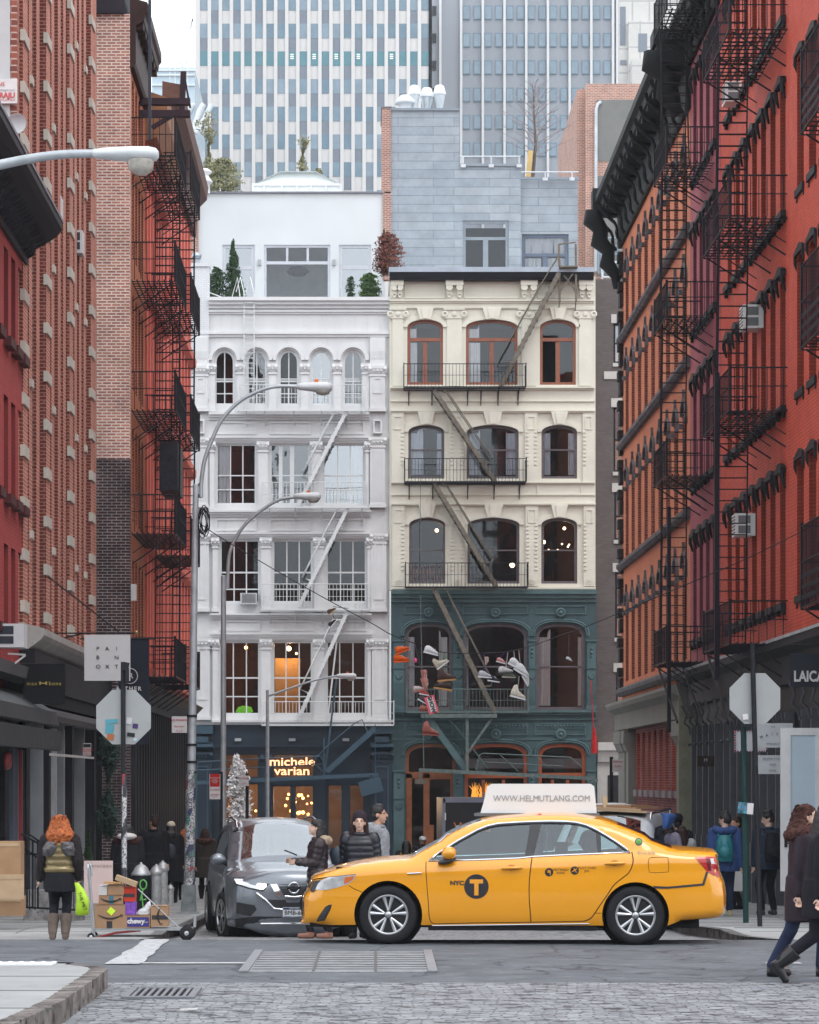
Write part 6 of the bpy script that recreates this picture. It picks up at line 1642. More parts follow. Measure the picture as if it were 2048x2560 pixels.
 def fskin(s, m, poly, off=.004, g=(.05, .05), depth=.03):
  vd = {}
  for c in gridcut(poly, *g):
   ids = []
   for (y, z) in c:
    key = (round(y, 4), round(z, 4))
    if key not in vd: vd[key] = len(m.v); m.v.append(m.T @ Vector((s.FX(y, z) - off, y, z)))
    if not ids or ids[-1] != vd[key]: ids.append(vd[key])
   if len(ids) > 2 and ids[0] == ids[-1]: ids.pop()
   ids = uniq(m, ids)
   if len(set(ids)) > 2: m.f.append(ids); m.mi.append(m.m); m.sm.append(True)
  k = len(poly); vs = [(s.FX(y, z) - off, y, z) for y, z in poly] + [(s.FX(y, z) + depth, y, z) for y, z in poly]
  m.add(vs, [(i, (i + 1) % k, k + (i + 1) % k, k + i) for i in range(k)], False)
 def fline(s, m, pts, r=.01, off=.004, seg=5):
  m.tube([(s.FX(y, z) - off, y, z) for y, z in pts], r, seg)
def local(T, name_parent):
 return T
def pbuild(mm, name, mt, parent, fr, smooth=True):
 m = MB(); m.v = [Vector(p) for p in mm[0]]; m.f = [list(f) for f in mm[1]]; m.mi = [0] * len(m.f); m.sm = [smooth] * len(m.f)
 return m.build(name, mt, parent, fr)
M_tyre = mat('tyre_rubber', (.018, .018, .02), .8, 0, .2, 10)
M_rim = mat('alloy_rim', (.50, .51, .53), .3, .85, .05, 5)
M_chrome = mat('chrome', (.75, .77, .8), .12, 1, .02, 3)
M_under = mat('underbody_black', (.012, .012, .014), .8, 0, .1, 3)
M_blkp = mat('black_plastic', (.02, .02, .024), .45, 0, .1, 6)
M_seat = mat('seat_vinyl', (.05, .05, .055), .6, 0, .1, 6)
M_hl = glass('lamp_cover', (.85, .88, .9), .25, .03)
M_hlin = mat('lamp_reflector', (.62, .64, .66), .25, .6, .25, 14)
M_red = mat('tail_lamp_red', (.42, .015, .02), .15, 0, .15, 6, coat=.5)
M_amber = mat('lamp_amber', (.62, .14, .02), .2, 0, .05, 6, coat=.5)
def wheel(parent, fr, x, y, z, R, rr, side=-1, w=.2, nsp=5, pairs=True, steer=0):
 b = fr @ TR(x, y, z) @ RZ(steer)
 m = MB(); s = side; h = w / 2
 m.lathe([(rr - .01, -h * .8), (rr + .012, -h), (R - .05, -h * 1.04), (R - .012, -h * .9), (R, -h * .6), (R, h * .6), (R - .012, h * .9), (R - .05, h), (rr, h * .8)], (0, 0, 0), 40, 'Y')
 t = m.build('wheel', M_tyre, parent, b)
 m = MB(); yo = s * h * .92; yi = s * h * .3
 m.lathe([(rr - .005, -h * .8), (rr - .002, 0), (rr, h * .8)], (0, 0, 0), 36, 'Y', cap=False)
 pr = [(rr + .008, yo), (rr - .012, yo + s * .008), (rr - .02, yo - s * .01), (rr - .03, yi)]
 m.lathe(pr, (0, 0, 0), 36, 'Y', cap=False)
 m.lathe([(.045, yi), (.04, yo - s * .012), (.028, yo), (0, yo)], (0, 0, 0), 20, 'Y')
 for k in range(nsp):
  a0 = 2 * math.pi * (k + .25) / nsp
  for da in ((-.17, .17) if pairs else (0,)):
   a, a1 = a0 + da * .55, a0 + da * 1.35
   p = Vector((.045 * math.cos(a), yo - s * .012, .045 * math.sin(a))); q = Vector(((rr - .012) * math.cos(a1), yo - s * .003, (rr - .012) * math.sin(a1)))
   tn = Vector((-math.sin((a + a1) / 2), 0, math.cos((a + a1) / 2)))
   w0, w1 = .010, .021 if pairs else .04
   v = [p - tn * w0, p + tn * w0, q + tn * w1, q - tn * w1]; dn = Vector((0, -s * .03, 0)); mid = Vector((0, s * .006, 0))
   v2 = [q_ + dn for q_ in v]
   m.add(v + v2 + [(p + mid), (q + mid)], [(0, 8, 9, 3), (8, 1, 2, 9), (0, 3, 7, 4), (1, 5, 6, 2), (3, 9, 2, 6, 7)], False)
 m.build('rim', M_rim, t, b)
 m = MB(); m.lathe([(0, yi * .4), (rr - .02, yi * .4)], (0, 0, 0), 24, 'Y'); m.lathe([(.13, yi * .5), (.13, yi), (0, yi)], (0, 0, 0), 24, 'Y'); m.build('brake', M_under, t, b)
 return t
# -- taxi
TX0, TS = 970.5, 223.0
def tx(px, py): return ((px - TX0) / TS, (2358.7 + .0158 * (px - TX0) - py) / TS)
def TA(a, b): return tx(740 + a * .3246, 1940 + b * .3246)
def TB(a, b): return tx(1280 + a * .3246, 1940 + b * .3246)
M_taxi = mat('taxi_yellow', (.74, .305, .004), .22, 0, .02, 1.5, spec=.6, coat=.8)
raw = [TA(240, 1168), TA(120, 1160), TA(42, 1142), TA(50, 1085), TA(56, 1000), TA(60, 920), TA(90, 865), TA(113, 795), TA(130, 765), TA(180, 735), TA(290, 692), TA(420, 657), TA(600, 630), TA(760, 618), TA(850, 612), TA(920, 575),
       TA(1050, 505), TA(1200, 430), TA(1330, 375), TA(1420, 347), TA(1550, 325), TA(1725, 316), TB(120, 312), TB(250, 310), TB(400, 312), TB(520, 320), TB(650, 338), TB(740, 358), TB(830, 390), TB(1000, 458), TB(1140, 520), TB(1250, 563), TB(1330, 576), TB(1450, 588), TB(1550, 600),
       TB(1575, 620), TB(1582, 680), TB(1600, 780), TB(1628, 850), TB(1643, 930), TB(1645, 1010), TB(1636, 1085), TB(1600, 1125), TB(1540, 1148), TB(1400, 1160), TB(1300, 1164)]
top = catmull(raw, 3)
def inpath(path, cr):
 out = []
 for i, p in enumerate(path):
  a, b = path[max(i - 1, 0)], path[min(i + 1, len(path) - 1)]; t = Vector((b[0] - a[0], b[1] - a[1])).normalized(); nr = Vector((-t.y, t.x))
  c = cr(p, nr); out.append((p[0] - nr.x * c, p[1] - nr.y * c))
 return out
RW = .33
bx0, bx1 = TA(1025, 0)[0], TB(900, 0)[0]; bz0, bz1 = TA(1025, 648)[1], TB(900, 602)[1]
def tbelt(x): t = (x - bx0) / (bx1 - bx0); t = max(-1.4, min(1.9, t)); return bz0 + (bz1 - bz0) * min(t, 1.2)
def tcrown(p, n):
 return .04 + .04 * max(0, abs(n.x) - .3)
top = inpath([(p[0] - (.07 * (-.5 - p[0]) / .45 if p[0] < -.5 else 0) + (.06 * min(1, (p[0] - 3.2) / .5) if p[0] > 3.2 else 0), p[1] + (.025 if p[1] > 1.2 else 0)) for p in top], tcrown)
taxi_c = Car(top, .915, tbelt, [(0, RW, .385), (2.778, RW, .375)], .215, tcrown, (.20, .95, .14, .8), .40, .09)
txf = TR(PX(TX0, 31.1), 31.1, .0) @ RZ(rad(-3.2)) @ TR(0, .915, 0)
tw = txf.translation
taxi = thing('taxi', 'yellow taxi sedan with a white roof advert, side on across the middle of the junction', 'taxi', (txf @ Vector((1.39, 0, 0))), rad(-3.2))
DLO = [TA(1022, 652), TA(1100, 590), TA(1180, 540), TA(1250, 497), TA(1400, 418), TA(1480, 388), TA(1560, 372), TA(1725, 364), TB(120, 362), TB(300, 360), TB(420, 364), TB(500, 372), TB(580, 392), TB(660, 430), TB(740, 478), TB(820, 530), TB(880, 575), TB(912, 606), TB(700, 614), TB(400, 622), TB(160, 631), TA(1725, 641), TA(1400, 648)]
outl = taxi_c.outline()
m = MB(); taxi_c.skin(m, keyhole(outl, list(DLO)), 0, (-1, 1), (.08, .05))
bd = taxi_c.band(lambda p, q: 1 if (TA(870, 0)[0] < p[0] < TA(1400, 0)[0] and q < .88) else (2 if (TB(800, 0)[0] < p[0] < TB(1240, 0)[0] and q < .86) else 0))
n0 = len(m.v); m.v += [Vector(p) for p in bd[0][0]]; m.f += [[i + n0 for i in f] for f in bd[0][1]]; m.mi += [0] * len(bd[0][1]); m.sm += [True] * len(bd[0][1])
body = m.build('body', M_taxi, taxi, txf)
bm_ = bmesh.new(); bm_.from_mesh(body.data); bmesh.ops.remove_doubles(bm_, verts=bm_.verts, dist=.0008); bmesh.ops.recalc_face_normals(bm_, faces=bm_.faces); bm_.to_mesh(body.data); bm_.free()
M_cg = glass('car_glass', (.66, .82, .82), .07, .01)
M_cgd = glass('car_glass_front', (.5, .56, .58), .22, .01)
pbuild(bd[1], 'windshield', M_cgd, taxi, txf); pbuild(bd[2], 'rear_window', M_cgd, taxi, txf)
def inset(poly, d):
 cx = sum(p[0] for p in poly) / len(poly); cz = sum(p[1] for p in poly) / len(poly)
 return [(cx + (p[0] - cx) * (1 - d / .9), cz + (p[1] - cz) * (1 - d / .2)) for p in poly]
bxl = [TB(118, 640), TB(168, 640), TB(236, 350), TB(176, 350)]
fw_ = [p for p in DLO if p[0] < TB(100, 0)[0]]
frontw = [q for q in DLO[:8]] + [TB(150, 363), TB(104, 634), TA(1725, 641), TA(1400, 648)]
rearw = [TB(232, 364), TB(300, 360), TB(420, 364), TB(500, 372), TB(580, 392), TB(650, 428), TB(668, 618), TB(400, 622), TB(166, 631)]
quart = [TB(686, 446), TB(740, 478), TB(820, 530), TB(880, 575), TB(905, 602), TB(700, 614), TB(692, 614)]
for sd in (-1, 1):
 for nm, pl in (('front_window', frontw), ('rear_side_window', rearw), ('quarter_window', quart)):
  m = MB(); taxi_c.skin(m, pl, -.012, (sd,), (.12, .09)); m.build(nm, M_cg, taxi, txf)
 m = MB(); taxi_c.skin(m, [TB(104, 640), TB(166, 636), TB(236, 358), TB(150, 358)], -.004, (sd,)); m.build('door_pillar', M_blkp, taxi, txf); m = MB(); taxi_c.skin(m, [TB(664, 618), TB(694, 618), TB(690, 446), TB(650, 426)], -.006, (sd,))
 hl = list(DLO); inn = [(p[0] + (.02 if p[0] < 1 else -.02), p[1]) for p in hl]
 m.build('door_pillar', M_blkp, taxi, txf)
 m = MB(); taxi_c.line(m, DLO, .013, .0, sd, 6, True); m.build('window_trim', M_chrome, taxi, txf)
 m = MB(); up = [(p[0], p[1] - .018) for p in DLO[1:18]]; taxi_c.line(m, up, .016, -.01, sd, 5); m.build('window_seal', M_blkp, taxi, txf)
M_seam = mat('seam_dark', (.05, .025, .008), .7, var=0)
def seam(pts, r=.0045, name='seam', mt=M_seam, off=-.001):
 m = MB(); taxi_c.line(m, catmull(pts, 4), r, off); return m.build(name, mt, body, txf)
seam([TA(1003, 655), TA(1003, 720), TA(1012, 860), TA(1022, 980), TA(1028, 1080), TA(1045, 1125), TA(1075, 1138)])
seam([TB(160, 635), TB(150, 700), TB(137, 830), TB(138, 960), TB(145, 1060), TB(150, 1132)], .006)
seam([TB(928, 606), TB(936, 680), TB(905, 760), TB(850, 805), TB(785, 860), TB(735, 935), TB(685, 1005), TB(645, 1065), TB(610, 1110), TB(560, 1132)], .006)
seam([TA(1075, 1138), TA(1400, 1134), TA(1725, 1134)], .005); seam([TB(0, 1134), TB(300, 1134), TB(560, 1132)], .005)
seam([TB(640, 1070), TB(694, 1072)], .004)
seam([TA(405, 832), TA(450, 860), TA(520, 888)], .004); pass
seam([TB(1075, 648), TB(1190, 648), TB(1205, 665), TB(1208, 745), TB(1192, 762), TB(1075, 764), TB(1058, 745), TB(1055, 668), TB(1075, 648)], .0035)
seam([TA(117, 790), TA(160, 778), TA(300, 762), TA(460, 748)], .006)
m = MB(); taxi_c.line(m, [TA(1050, 1152), TA(1400, 1153), TA(1725, 1153), TB(300, 1153), TB(600, 1153)], .009, .002); m.build('sill_trim', M_chrome, taxi, txf)
m = MB(); taxi_c.skin(m, [TB(1085, 866), TB(1200, 874), TB(1470, 854), TB(1498, 765), TB(1516, 768), TB(1484, 870), TB(1200, 890), TB(1100, 886)], .006); m.build('side_moulding', M_blkp, taxi, txf)
hlp = [TA(140, 862), TA(158, 820), TA(188, 790), TA(240, 768), TA(340, 755), TA(462, 747), TA(445, 785), TA(395, 822), TA(330, 842), TA(225, 867)]
for sd in (1, -1): m = MB(); taxi_c.skin(m, hlp, .004, (sd,), (.05, .03)); hl_ = m.build('headlight', M_hlin, taxi, txf)
m = MB(); taxi_c.skin(m, [TA(365, 820), TA(372, 768), TA(450, 757), TA(430, 790), TA(395, 812)], .007, (-1,), (.05, .03)); m.build('indicator', M_amber, hl_, txf)
for sd in (1, -1): m = MB(); taxi_c.skin(m, [TA(92, 870), TA(118, 798), TA(186, 786), TA(158, 820), TA(138, 866), TA(112, 885)], .004, (sd,), (.04, .03)); m.build('grille_corner', M_blkp, taxi, txf)
for sd in (1, -1): m = MB(); taxi_c.skin(m, [TA(146, 1112), TA(160, 1080), TA(215, 1000), TA(245, 982), TA(272, 978), TA(262, 1015), TA(212, 1106)], .003, (sd,), (.05, .03)); fg = m.build('bumper_vent', M_blkp, taxi, txf)
m = MB()
for k in range(7): t = k / 7; taxi_c.line(m, [TA(160 + 55 * t, 1095 - 90 * t), TA(215 + 35 * t, 1090 - 92 * t)], .006, .008)
m.build('vent_slat', mat('slat_grey', (.07, .07, .075), .5), fg, txf)
tl = [TB(1413, 652), TB(1500, 648), TB(1572, 652), TB(1590, 720), TB(1606, 812), TB(1560, 790), TB(1508, 765)]
for sd in (1, -1): m = MB(); taxi_c.skin(m, tl, .006, (sd,), (.05, .03)); tl_ = m.build('tail_light', M_red, taxi, txf)
m = MB(); taxi_c.skin(m, [TB(1530, 664), TB(1572, 664), TB(1584, 705), TB(1540, 705)], .01, (-1,), (.05, .03)); m.build('reverse_lamp', mat('lamp_clear', (.6, .58, .56), .2), tl_, txf)
m = MB(); taxi_c.skin(m, [TB(1500, 662), TB(1528, 664), TB(1540, 760), TB(1515, 755)], .009, (-1,), (.05, .03)); m.build('dark_lens', mat('lens_dark_red', (.12, .01, .012), .2), tl_, txf)
m = MB(); taxi_c.fskin(m, [(-.62, .62), (.62, .62), (.66, .70), (-.66, .70)], .006); taxi_c.fskin(m, [(-.5, .30), (.5, .30), (.56, .46), (-.56, .46)], .006); m.build('grille', M_blkp, taxi, txf)
m = MB(); c = TA(1182, 605); y = -(taxi_c.Y(*c) + .11)
m.ell((c[0], y, c[1] + .02), (.085, .10, .075), 14, 10, Matrix.Rotation(rad(-6), 3, 'Y')); mr_ = m.build('wing_mirror', M_taxi, taxi, txf)
m = MB(); m.ell((c[0] - .03, y + .03, c[1] - .075), (.10, .08, .035), 12, 8, Matrix.Rotation(rad(-12), 3, 'Y')); m.build('mirror_base', M_blkp, mr_, txf)
for q in (TA(1665, 714), TB(795, 690)):
 m = MB(); y = -(taxi_c.Y(*q) + .022); m.tube([(q[0] - .11, y + .025, q[1] - .004), (q[0] - .08, y, q[1]), (q[0] + .08, y, q[1] + .004), (q[0] + .115, y + .025, q[1] + .006)], [.012, .017, .017, .012], 8); h_ = m.build('door_handle', M_taxi, taxi, txf)
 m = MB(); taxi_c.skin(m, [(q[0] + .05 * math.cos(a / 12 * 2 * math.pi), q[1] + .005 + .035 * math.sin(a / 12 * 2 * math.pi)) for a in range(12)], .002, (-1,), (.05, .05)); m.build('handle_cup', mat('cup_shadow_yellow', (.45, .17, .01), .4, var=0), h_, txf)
m = MB(); taxi_c.line(m, [TA(858, 746), TA(968, 742)], .010, .004); m.build('side_badge', M_chrome, taxi, txf)
M_dk = mat('decal_black', (.02, .02, .025), .35, var=0)
M_dy = mat('decal_yellow', (.72, .30, .02), .35, var=0)
def cpoly(c, r, n=28): return [(c[0] + r * math.cos(2 * math.pi * k / n), c[1] + r * math.sin(2 * math.pi * k / n)) for k in range(n)]
def dtext(txt, size, mt, c, parent=body, off=.006, sx=1.0, bold=0, name='lettering', rot=0):
 cu = bpy.data.curves.new(name, 'FONT'); cu.body = txt; cu.size = size; cu.align_x = 'CENTER'; cu.align_y = 'CENTER'; cu.offset = bold; cu.resolution_u = 3
 o = bpy.data.objects.new(name, cu); me = bpy.data.meshes.new_from_object(o); bpy.data.objects.remove(o)
 for v_ in me.vertices:
  x, z = c[0] + v_.co.x * sx, c[1] + v_.co.y; v_.co = (x, -(taxi_c.Y(x, z) + off), z)
 me.materials.clear(); me.materials.append(mt); o = bpy.data.objects.new(name, me); link(o, parent, txf); sub(parent, o); return o
cT = TA(1393, 853)
m = MB(); taxi_c.skin(m, cpoly(cT, .138), .004, (-1,), (.06, .06)); m.build('roundel', M_dk, taxi, txf)
m = MB(); a, b = cT; taxi_c.skin(m, [(a - .075, b + .08), (a + .075, b + .08), (a + .075, b + .035), (a + .024, b + .035), (a + .024, b - .10), (a - .024, b - .10), (a - .024, b + .035), (a - .075, b + .035)], .007, (-1,), (.06, .06)); m.build('letter', M_dy, taxi, txf)
dtext('NYC', .065, M_dk, TA(1243, 825), bold=.003, sx=1.15)
for q, tx2, tq in ((TB(290, 750), 'METERED\nFARE', TB(380, 745)), (TB(487, 740), 'FLAT FARE\nJFK', TB(582, 733))):
 m = MB(); taxi_c.skin(m, cpoly(q, .047, 20), .004, (-1,), (.06, .06)); ic = m.build('fare_icon', M_dk, taxi, txf)
 dtext(tx2, .034, M_dk, tq, sx=1.25)
 if tx2[0] == 'M':
  m = MB(); m.T = Matrix.Identity(4); taxi_c.skin(m, cpoly((q[0] - .005, q[1] + .014), .012, 10), .007, (-1,)); taxi_c.line(m, [(q[0] + .012, q[1] + .02), (q[0] + .012, q[1] - .03)], .006, .005); taxi_c.line(m, [(q[0] - .02, q[1] - .002), (q[0] + .018, q[1] - .002)], .005, .005)
 else:
  m = MB(); taxi_c.line(m, [(q[0] - .028, q[1] - .016), (q[0] + .026, q[1] + .02)], .006, .005); taxi_c.line(m, [(q[0] - .012, q[1] + .026), (q[0] + .002, q[1] + .002), (q[0] + .02, q[1] - .024)], .006, .005)
 m.build('icon_mark', M_dy, ic, txf)
q = TB(983, 527); m = MB(); taxi_c.skin(m, cpoly(q, .043, 20), .003, (-1,), (.05, .05)); ic = m.build('green_badge', M_dk, taxi, txf)
m = MB(); taxi_c.skin(m, cpoly(q, .030, 20), .006, (-1,), (.05, .05)); m.build('badge_face', mat('badge_green', (.10, .40, .04), .4), ic, txf); m = MB()
for d in (.008, -.006, -.02): taxi_c.line(m, [(q[0] - .02, q[1] + d), (q[0] + .02, q[1] + d)], .0025, .007)
m.build('badge_lines', M_dk, ic, txf)
dtext('9H49', .062, mat('decal_grey', (.40, .30, .16), .4, var=0), TB(1037, 616), sx=1.5)
m = MB(); m.box(-.45, 3.3, -.72, .72, .30, .36); m.box(-.75, 3.45, -.70, .70, .22, .30); m.box(3.0, 3.6, -.7, .7, .36, .95); m.box(-.6, .55, -.7, .7, .36, .86); m.build('floor', M_under, taxi, txf)
for (x, yy, w_) in ((1.35, -.36, .44), (1.35, .36, .44), (2.35, 0, 1.2)):
 m = MB(); m.loft([(x, yy, .45, .26, w_ / 2), (x, yy, .6, .27, w_ / 2)], 12); m.loft([(x + .22, yy, .55, .1, w_ / 2), (x + .30, yy, .95, .09, w_ / 2 * .95), (x + .34, yy, 1.12, .07, w_ / 2 * .8)], 12)
 for hy in ((yy,) if w_ < 1 else (-.36, .36)): m.ell((x + .36, hy, 1.2), (.06, .13, .09), 10, 8)
 m.build('seat', M_seat, taxi, txf)
m = MB(); m.box(1.78, 1.80, -.6, .6, .9, 1.28); m.build('partition', M_cg, taxi, txf)
m = MB(); m.tube([(.72 + .19 * .35 * math.sin(a), -.36 + .19 * math.cos(a), .98 + .19 * math.sin(a)) for a in [2 * math.pi * k / 20 for k in range(20)]], .014, 6, closed=True); m.build('steering_wheel', M_blkp, taxi, txf)
m = MB(); m.ell((.93, .02, 1.26), (.02, .11, .035), 8, 6); m.build('rear_view_mirror', M_blkp, taxi, txf)
m = MB(); m.box(1.9, 2.05, .62, .64, .98, 1.12); m.build('information_card', mat('card_teal', (.2, .5, .48), .5), taxi, txf)
pas = thing('person', 'dark haired passenger seen as a silhouette through the taxi rear side window', 'person', txf @ Vector((2.36, .1, .6)))
m = MB(); c = TB(612, 530); m.ell((c[0], .1, c[1]), (.105, .09, .13), 14, 10); m.ell((c[0] - .09, .1, c[1] - .02), (.03, .025, .03), 8, 6); m.loft([(c[0] + .02, .1, c[1] - .55, .16, .2), (c[0] + .03, .1, c[1] - .22, .15, .21), (c[0] + .03, .1, c[1] - .14, .08, .1), (c[0] + .01, .1, c[1] - .08, .06, .06)], 14); m.build('body', mat('passenger_dark', (.02, .018, .02), .8), pas, txf)
adv = MB(); u0, u1 = TA(1452, 0)[0], TB(652, 0)[0]; za, zb2 = TA(0, 305)[1] + .0, TB(655, 62)[1] + .01
za = tx(1350, 2037)[1]; zb2 = tx(1350, 1962)[1]
y0_, y1_ = -.16, .2
adv.plate([(u0 - .05, za), (u1 + .03, za), (u1 + .02, za + .1), (u1, zb2 - .03), (u1 - .04, zb2), (u0 + .08, zb2), (u0 + .03, zb2 - .03), (u0 - .02, za + .1)], -.16, .2)
ad = adv.build('roof_advert', mat('advert_white', (.70, .71, .72), .35, 0, .02, 2, coat=.3), taxi, txf)
m = MB(); m.box(u0 - .12, u1 + .06, -.2, -.15, za - .035, za); m.box(u0 - .1, u1 + .05, .18, .24, za - .035, za)
for x in (u0 + .05, u1 - .08): m.box(x - .04, x + .04, -.18, .22, za - .09, za - .03)
m.build('rack', mat('rack_grey', (.16, .17, .18), .4, .5), ad, txf)
text('WWW.HELMUTLANG.COM', .098, mat('advert_grey', (.30, .31, .33), .5, var=0), ad, txf @ TR(TA(1585, 0)[0] * .5 + TB(555, 0)[0] * .5, -.165, tx(1350, 2000)[1]), sx=.92)
m = MB(); m.ell((TB(222, 0)[0], -.45, tx(1350, 2041)[1]), (.03, .02, .018), 8, 6); m.build('roof_light', mat('small_red', (.5, .05, .02), .4), taxi, txf)
for x, ar in ((0, .33), (2.778, .33)):
 for sd in (-1, 1): wheel(taxi, txf, x, sd * .80, RW, RW, .222, sd, .2)
m = MB(); m.box(-.9, 3.5, -.7, .7, .18, .3)
for x in (0, 2.778):
 m.lathe([(.39, -.72), (.39, -.3)], (x, 0, RW), 24, 'Y'); m.lathe([(.39, .3), (.39, .72)], (x, 0, RW), 24, 'Y')
m.box(.45, 2.35, -.86, -.7, .155, .215); m.build('underbody', M_under, taxi, txf)
# -- grey crossover
M_suv = mat('crossover_grey', (.19, .21, .24), .3, .5, .03, 2, coat=.7)
sraw = [(-.55, .22), (-.80, .24), (-.87, .34), (-.90, .52), (-.91, .70), (-.89, .86), (-.82, .93), (-.62, .99), (-.2, 1.05), (.22, 1.11), (.42, 1.17), (.75, 1.36), (1.08, 1.55), (1.25, 1.62), (1.6, 1.69), (2.1, 1.71), (2.7, 1.69), (3.1, 1.63), (3.35, 1.45), (3.52, 1.15), (3.6, 1.0), (3.68, .8), (3.72, .55), (3.66, .32), (3.4, .24), (3.2, .24)]
sv = Car(catmull(sraw, 4), .92, lambda x: 1.05 + .03 * max(0, x), [(0, .36, .42), (2.706, .36, .42)], .26, lambda p, n: (.20 if n.x < -.55 else (.1 if n.x > .5 else (.10 if (n.x < -.25) else .06))), (.13, .7, .12, .7), .27, .12)
SD = 39.4
svf = TR(PX(735, SD + 1), SD, gz(41) - .03) @ RZ(rad(90 + 7.5)) @ TR(.9, 0, 0)
suv = thing('crossover', 'grey crossover with one headlight glowing, facing the camera left of the taxi', 'car', svf @ Vector((1.35, 0, 0)), rad(97.5))
sdlo = [(.55, 1.08), (.75, 1.2), (1.1, 1.42), (1.35, 1.52), (1.9, 1.58), (2.6, 1.57), (3.0, 1.5), (3.2, 1.3), (3.05, 1.16), (1.8, 1.10)]
m = MB(); sv.skin(m, keyhole(sv.outline(), sdlo), 0, (-1, 1), (.08, .06))
bd = sv.band(lambda p, q: 1 if (.36 < p[0] < 1.18 and q < .9) else (2 if (3.3 < p[0] < 3.55 and p[1] > 1.1 and q < .85) else 0))
n0 = len(m.v); m.v += [Vector(p) for p in bd[0][0]]; m.f += [[i + n0 for i in f] for f in bd[0][1]]; m.mi += [0] * len(bd[0][1]); m.sm += [True] * len(bd[0][1])
sb = m.build('body', M_suv, suv, svf)
bm_ = bmesh.new(); bm_.from_mesh(sb.data); bmesh.ops.remove_doubles(bm_, verts=bm_.verts, dist=.0008); bmesh.ops.recalc_face_normals(bm_, faces=bm_.faces); bm_.to_mesh(sb.data); bm_.free()
M_ws = glass('windshield_pale', (.45, .48, .5), .28, .03)
pbuild(bd[1], 'windshield', M_ws, suv, svf); pbuild(bd[2], 'rear_window', M_cgd, suv, svf)
for sd in (-1, 1):
 m = MB(); sv.skin(m, sdlo, -.01, (sd,), (.12, .09)); m.build('side_window', M_cgd, suv, svf)
 m = MB(); sv.line(m, sdlo, .012, 0, sd, 5, True); m.build('window_trim', M_blkp, suv, svf)
 m = MB(); z = 1.17; y = sd * (sv.Y(.62, 1.12) + .13); m.ell((.60, y, z), (.075, .12, .085), 12, 8); mm_ = m.build('wing_mirror', M_suv, suv, svf)
 m = MB(); m.bar((.62, sd * (sv.Y(.62, 1.1) - .02), 1.12), (.62, y, 1.13), .05, .04); m.build('mirror_arm', M_blkp, mm_, svf)
 m = MB(); m.tube([(1.25, sd * .60, 1.62), (1.32, sd * .61, 1.72), (2.0, sd * .62, 1.77), (2.8, sd * .60, 1.74), (2.95, sd * .6, 1.66)], .02, 6); m.build('roof_rail', M_chrome, suv, svf)
 hlq = [(sd * .84, .94), (sd * .60, .945), (sd * .36, .93), (sd * .36, .86), (sd * .44, .77), (sd * .62, .80), (sd * .80, .86)]
 m = MB(); sv.fskin(m, hlq, .006, (.06, .04)); h_ = m.build('headlight', M_hlin, suv, svf)
 m = MB(); sv.fline(m, hlq + [hlq[0]], .012, .008); m.build('headlight_rim', M_blkp, h_, svf)
 m = MB(); sv.fskin(m, [(sd * .80, .60), (sd * .55, .56), (sd * .52, .50), (sd * .60, .40), (sd * .80, .44)], .006); m.build('fog_lamp_recess', M_blkp, suv, svf)
 m = MB(); sv.fskin(m, [(sd * .36, .92), (sd * .27, .92), (sd * .17, .72), (sd * .20, .68), (sd * .25, .70)], .02); sv.fline(m, [(sd * .52, .73), (sd * .40, .64), (sd * .28, .515), (sd * .15, .50)], .019, .014); m.build('chrome_v', M_chrome, suv, svf)
 for x in (0, 2.706): wheel(suv, svf, x, sd * .845, .36, .36, .245, sd, .23, 5, True, rad(10) if x == 0 else 0)
m = MB(); sv.fskin(m, [(-.26, .92), (.26, .92), (.14, .70), (.10, .66), (-.10, .66), (-.14, .70)], .008); gr = m.build('grille', M_blkp, suv, svf)
m = MB()
for i in range(7):
 z = .70 + i * .032
 for k in range(9): yk = -.2 + k * .05;
 sv.fline(m, [(-.13 - .016 * i, z), (0, z - .004), (.13 + .016 * i, z)], .004, .014)
m.build('grille_mesh', mat('slat_grey', (.07, .07, .075), .5), gr, svf)
m = MB(); x = sv.FX(0, .81) - .03; m.tube([(x, .075 * math.cos(a), .81 + .075 * math.sin(a)) for a in [2 * math.pi * k / 24 for k in range(24)]], .013, 6, closed=True); m.box(x - .015, x + .005, -.1, .1, .79, .83); em = m.build('emblem', M_chrome, suv, svf)
text('NISSAN', .035, M_dk, em, svf @ TR(x - .018, 0, .81) @ RZ(rad(-90)), sx=1.2)
m = MB(); sv.fline(m, [(-.13, .69), (0, .675), (.13, .69)], .022, .015); m.build('grille_chrome', M_chrome, suv, svf)
m = MB(); sv.fskin(m, [(-.55, .40), (.55, .40), (.42, .27), (-.42, .27)], .008); sv.fskin(m, [(-.45, .64), (-.12, .64), (-.1, .60), (.1, .60), (.12, .64), (.45, .64), (.25, .50), (-.25, .50)], .003); m.build('lower_intake', M_blkp, suv, svf)
for sd in (-1, 1): m = MB(); sv.fskin(m, [(sd * .82, .36), (sd * .55, .40), (sd * .42, .27), (sd * .3, .24), (sd * .8, .24)], .012); m.build('bumper_cladding', M_blkp, suv, svf)
m = MB(); sv.fline(m, [(-.46, .295), (-.1, .30), (.1, .30), (.46, .295)], .020, .03); m.build('skid_trim', M_chrome, suv, svf)
x = sv.FX(.0, .46) - .04
pl = MB(); pl.box(x - .012, x, -.16, .16, .385, .535); pt = pl.build('number_plate', mat('plate_white', (.55, .57, .60), .4), suv, svf)
pl = MB(); pl.box(x - .014, x - .012, -.155, .155, .50, .53); pl.box(x - .014, x - .012, -.155, .155, .388, .405); pl.build('plate_band', mat('plate_navy', (.03, .05, .12), .4), pt, svf)
fr_ = svf @ TR(x - .016, 0, 0) @ RZ(rad(-90))
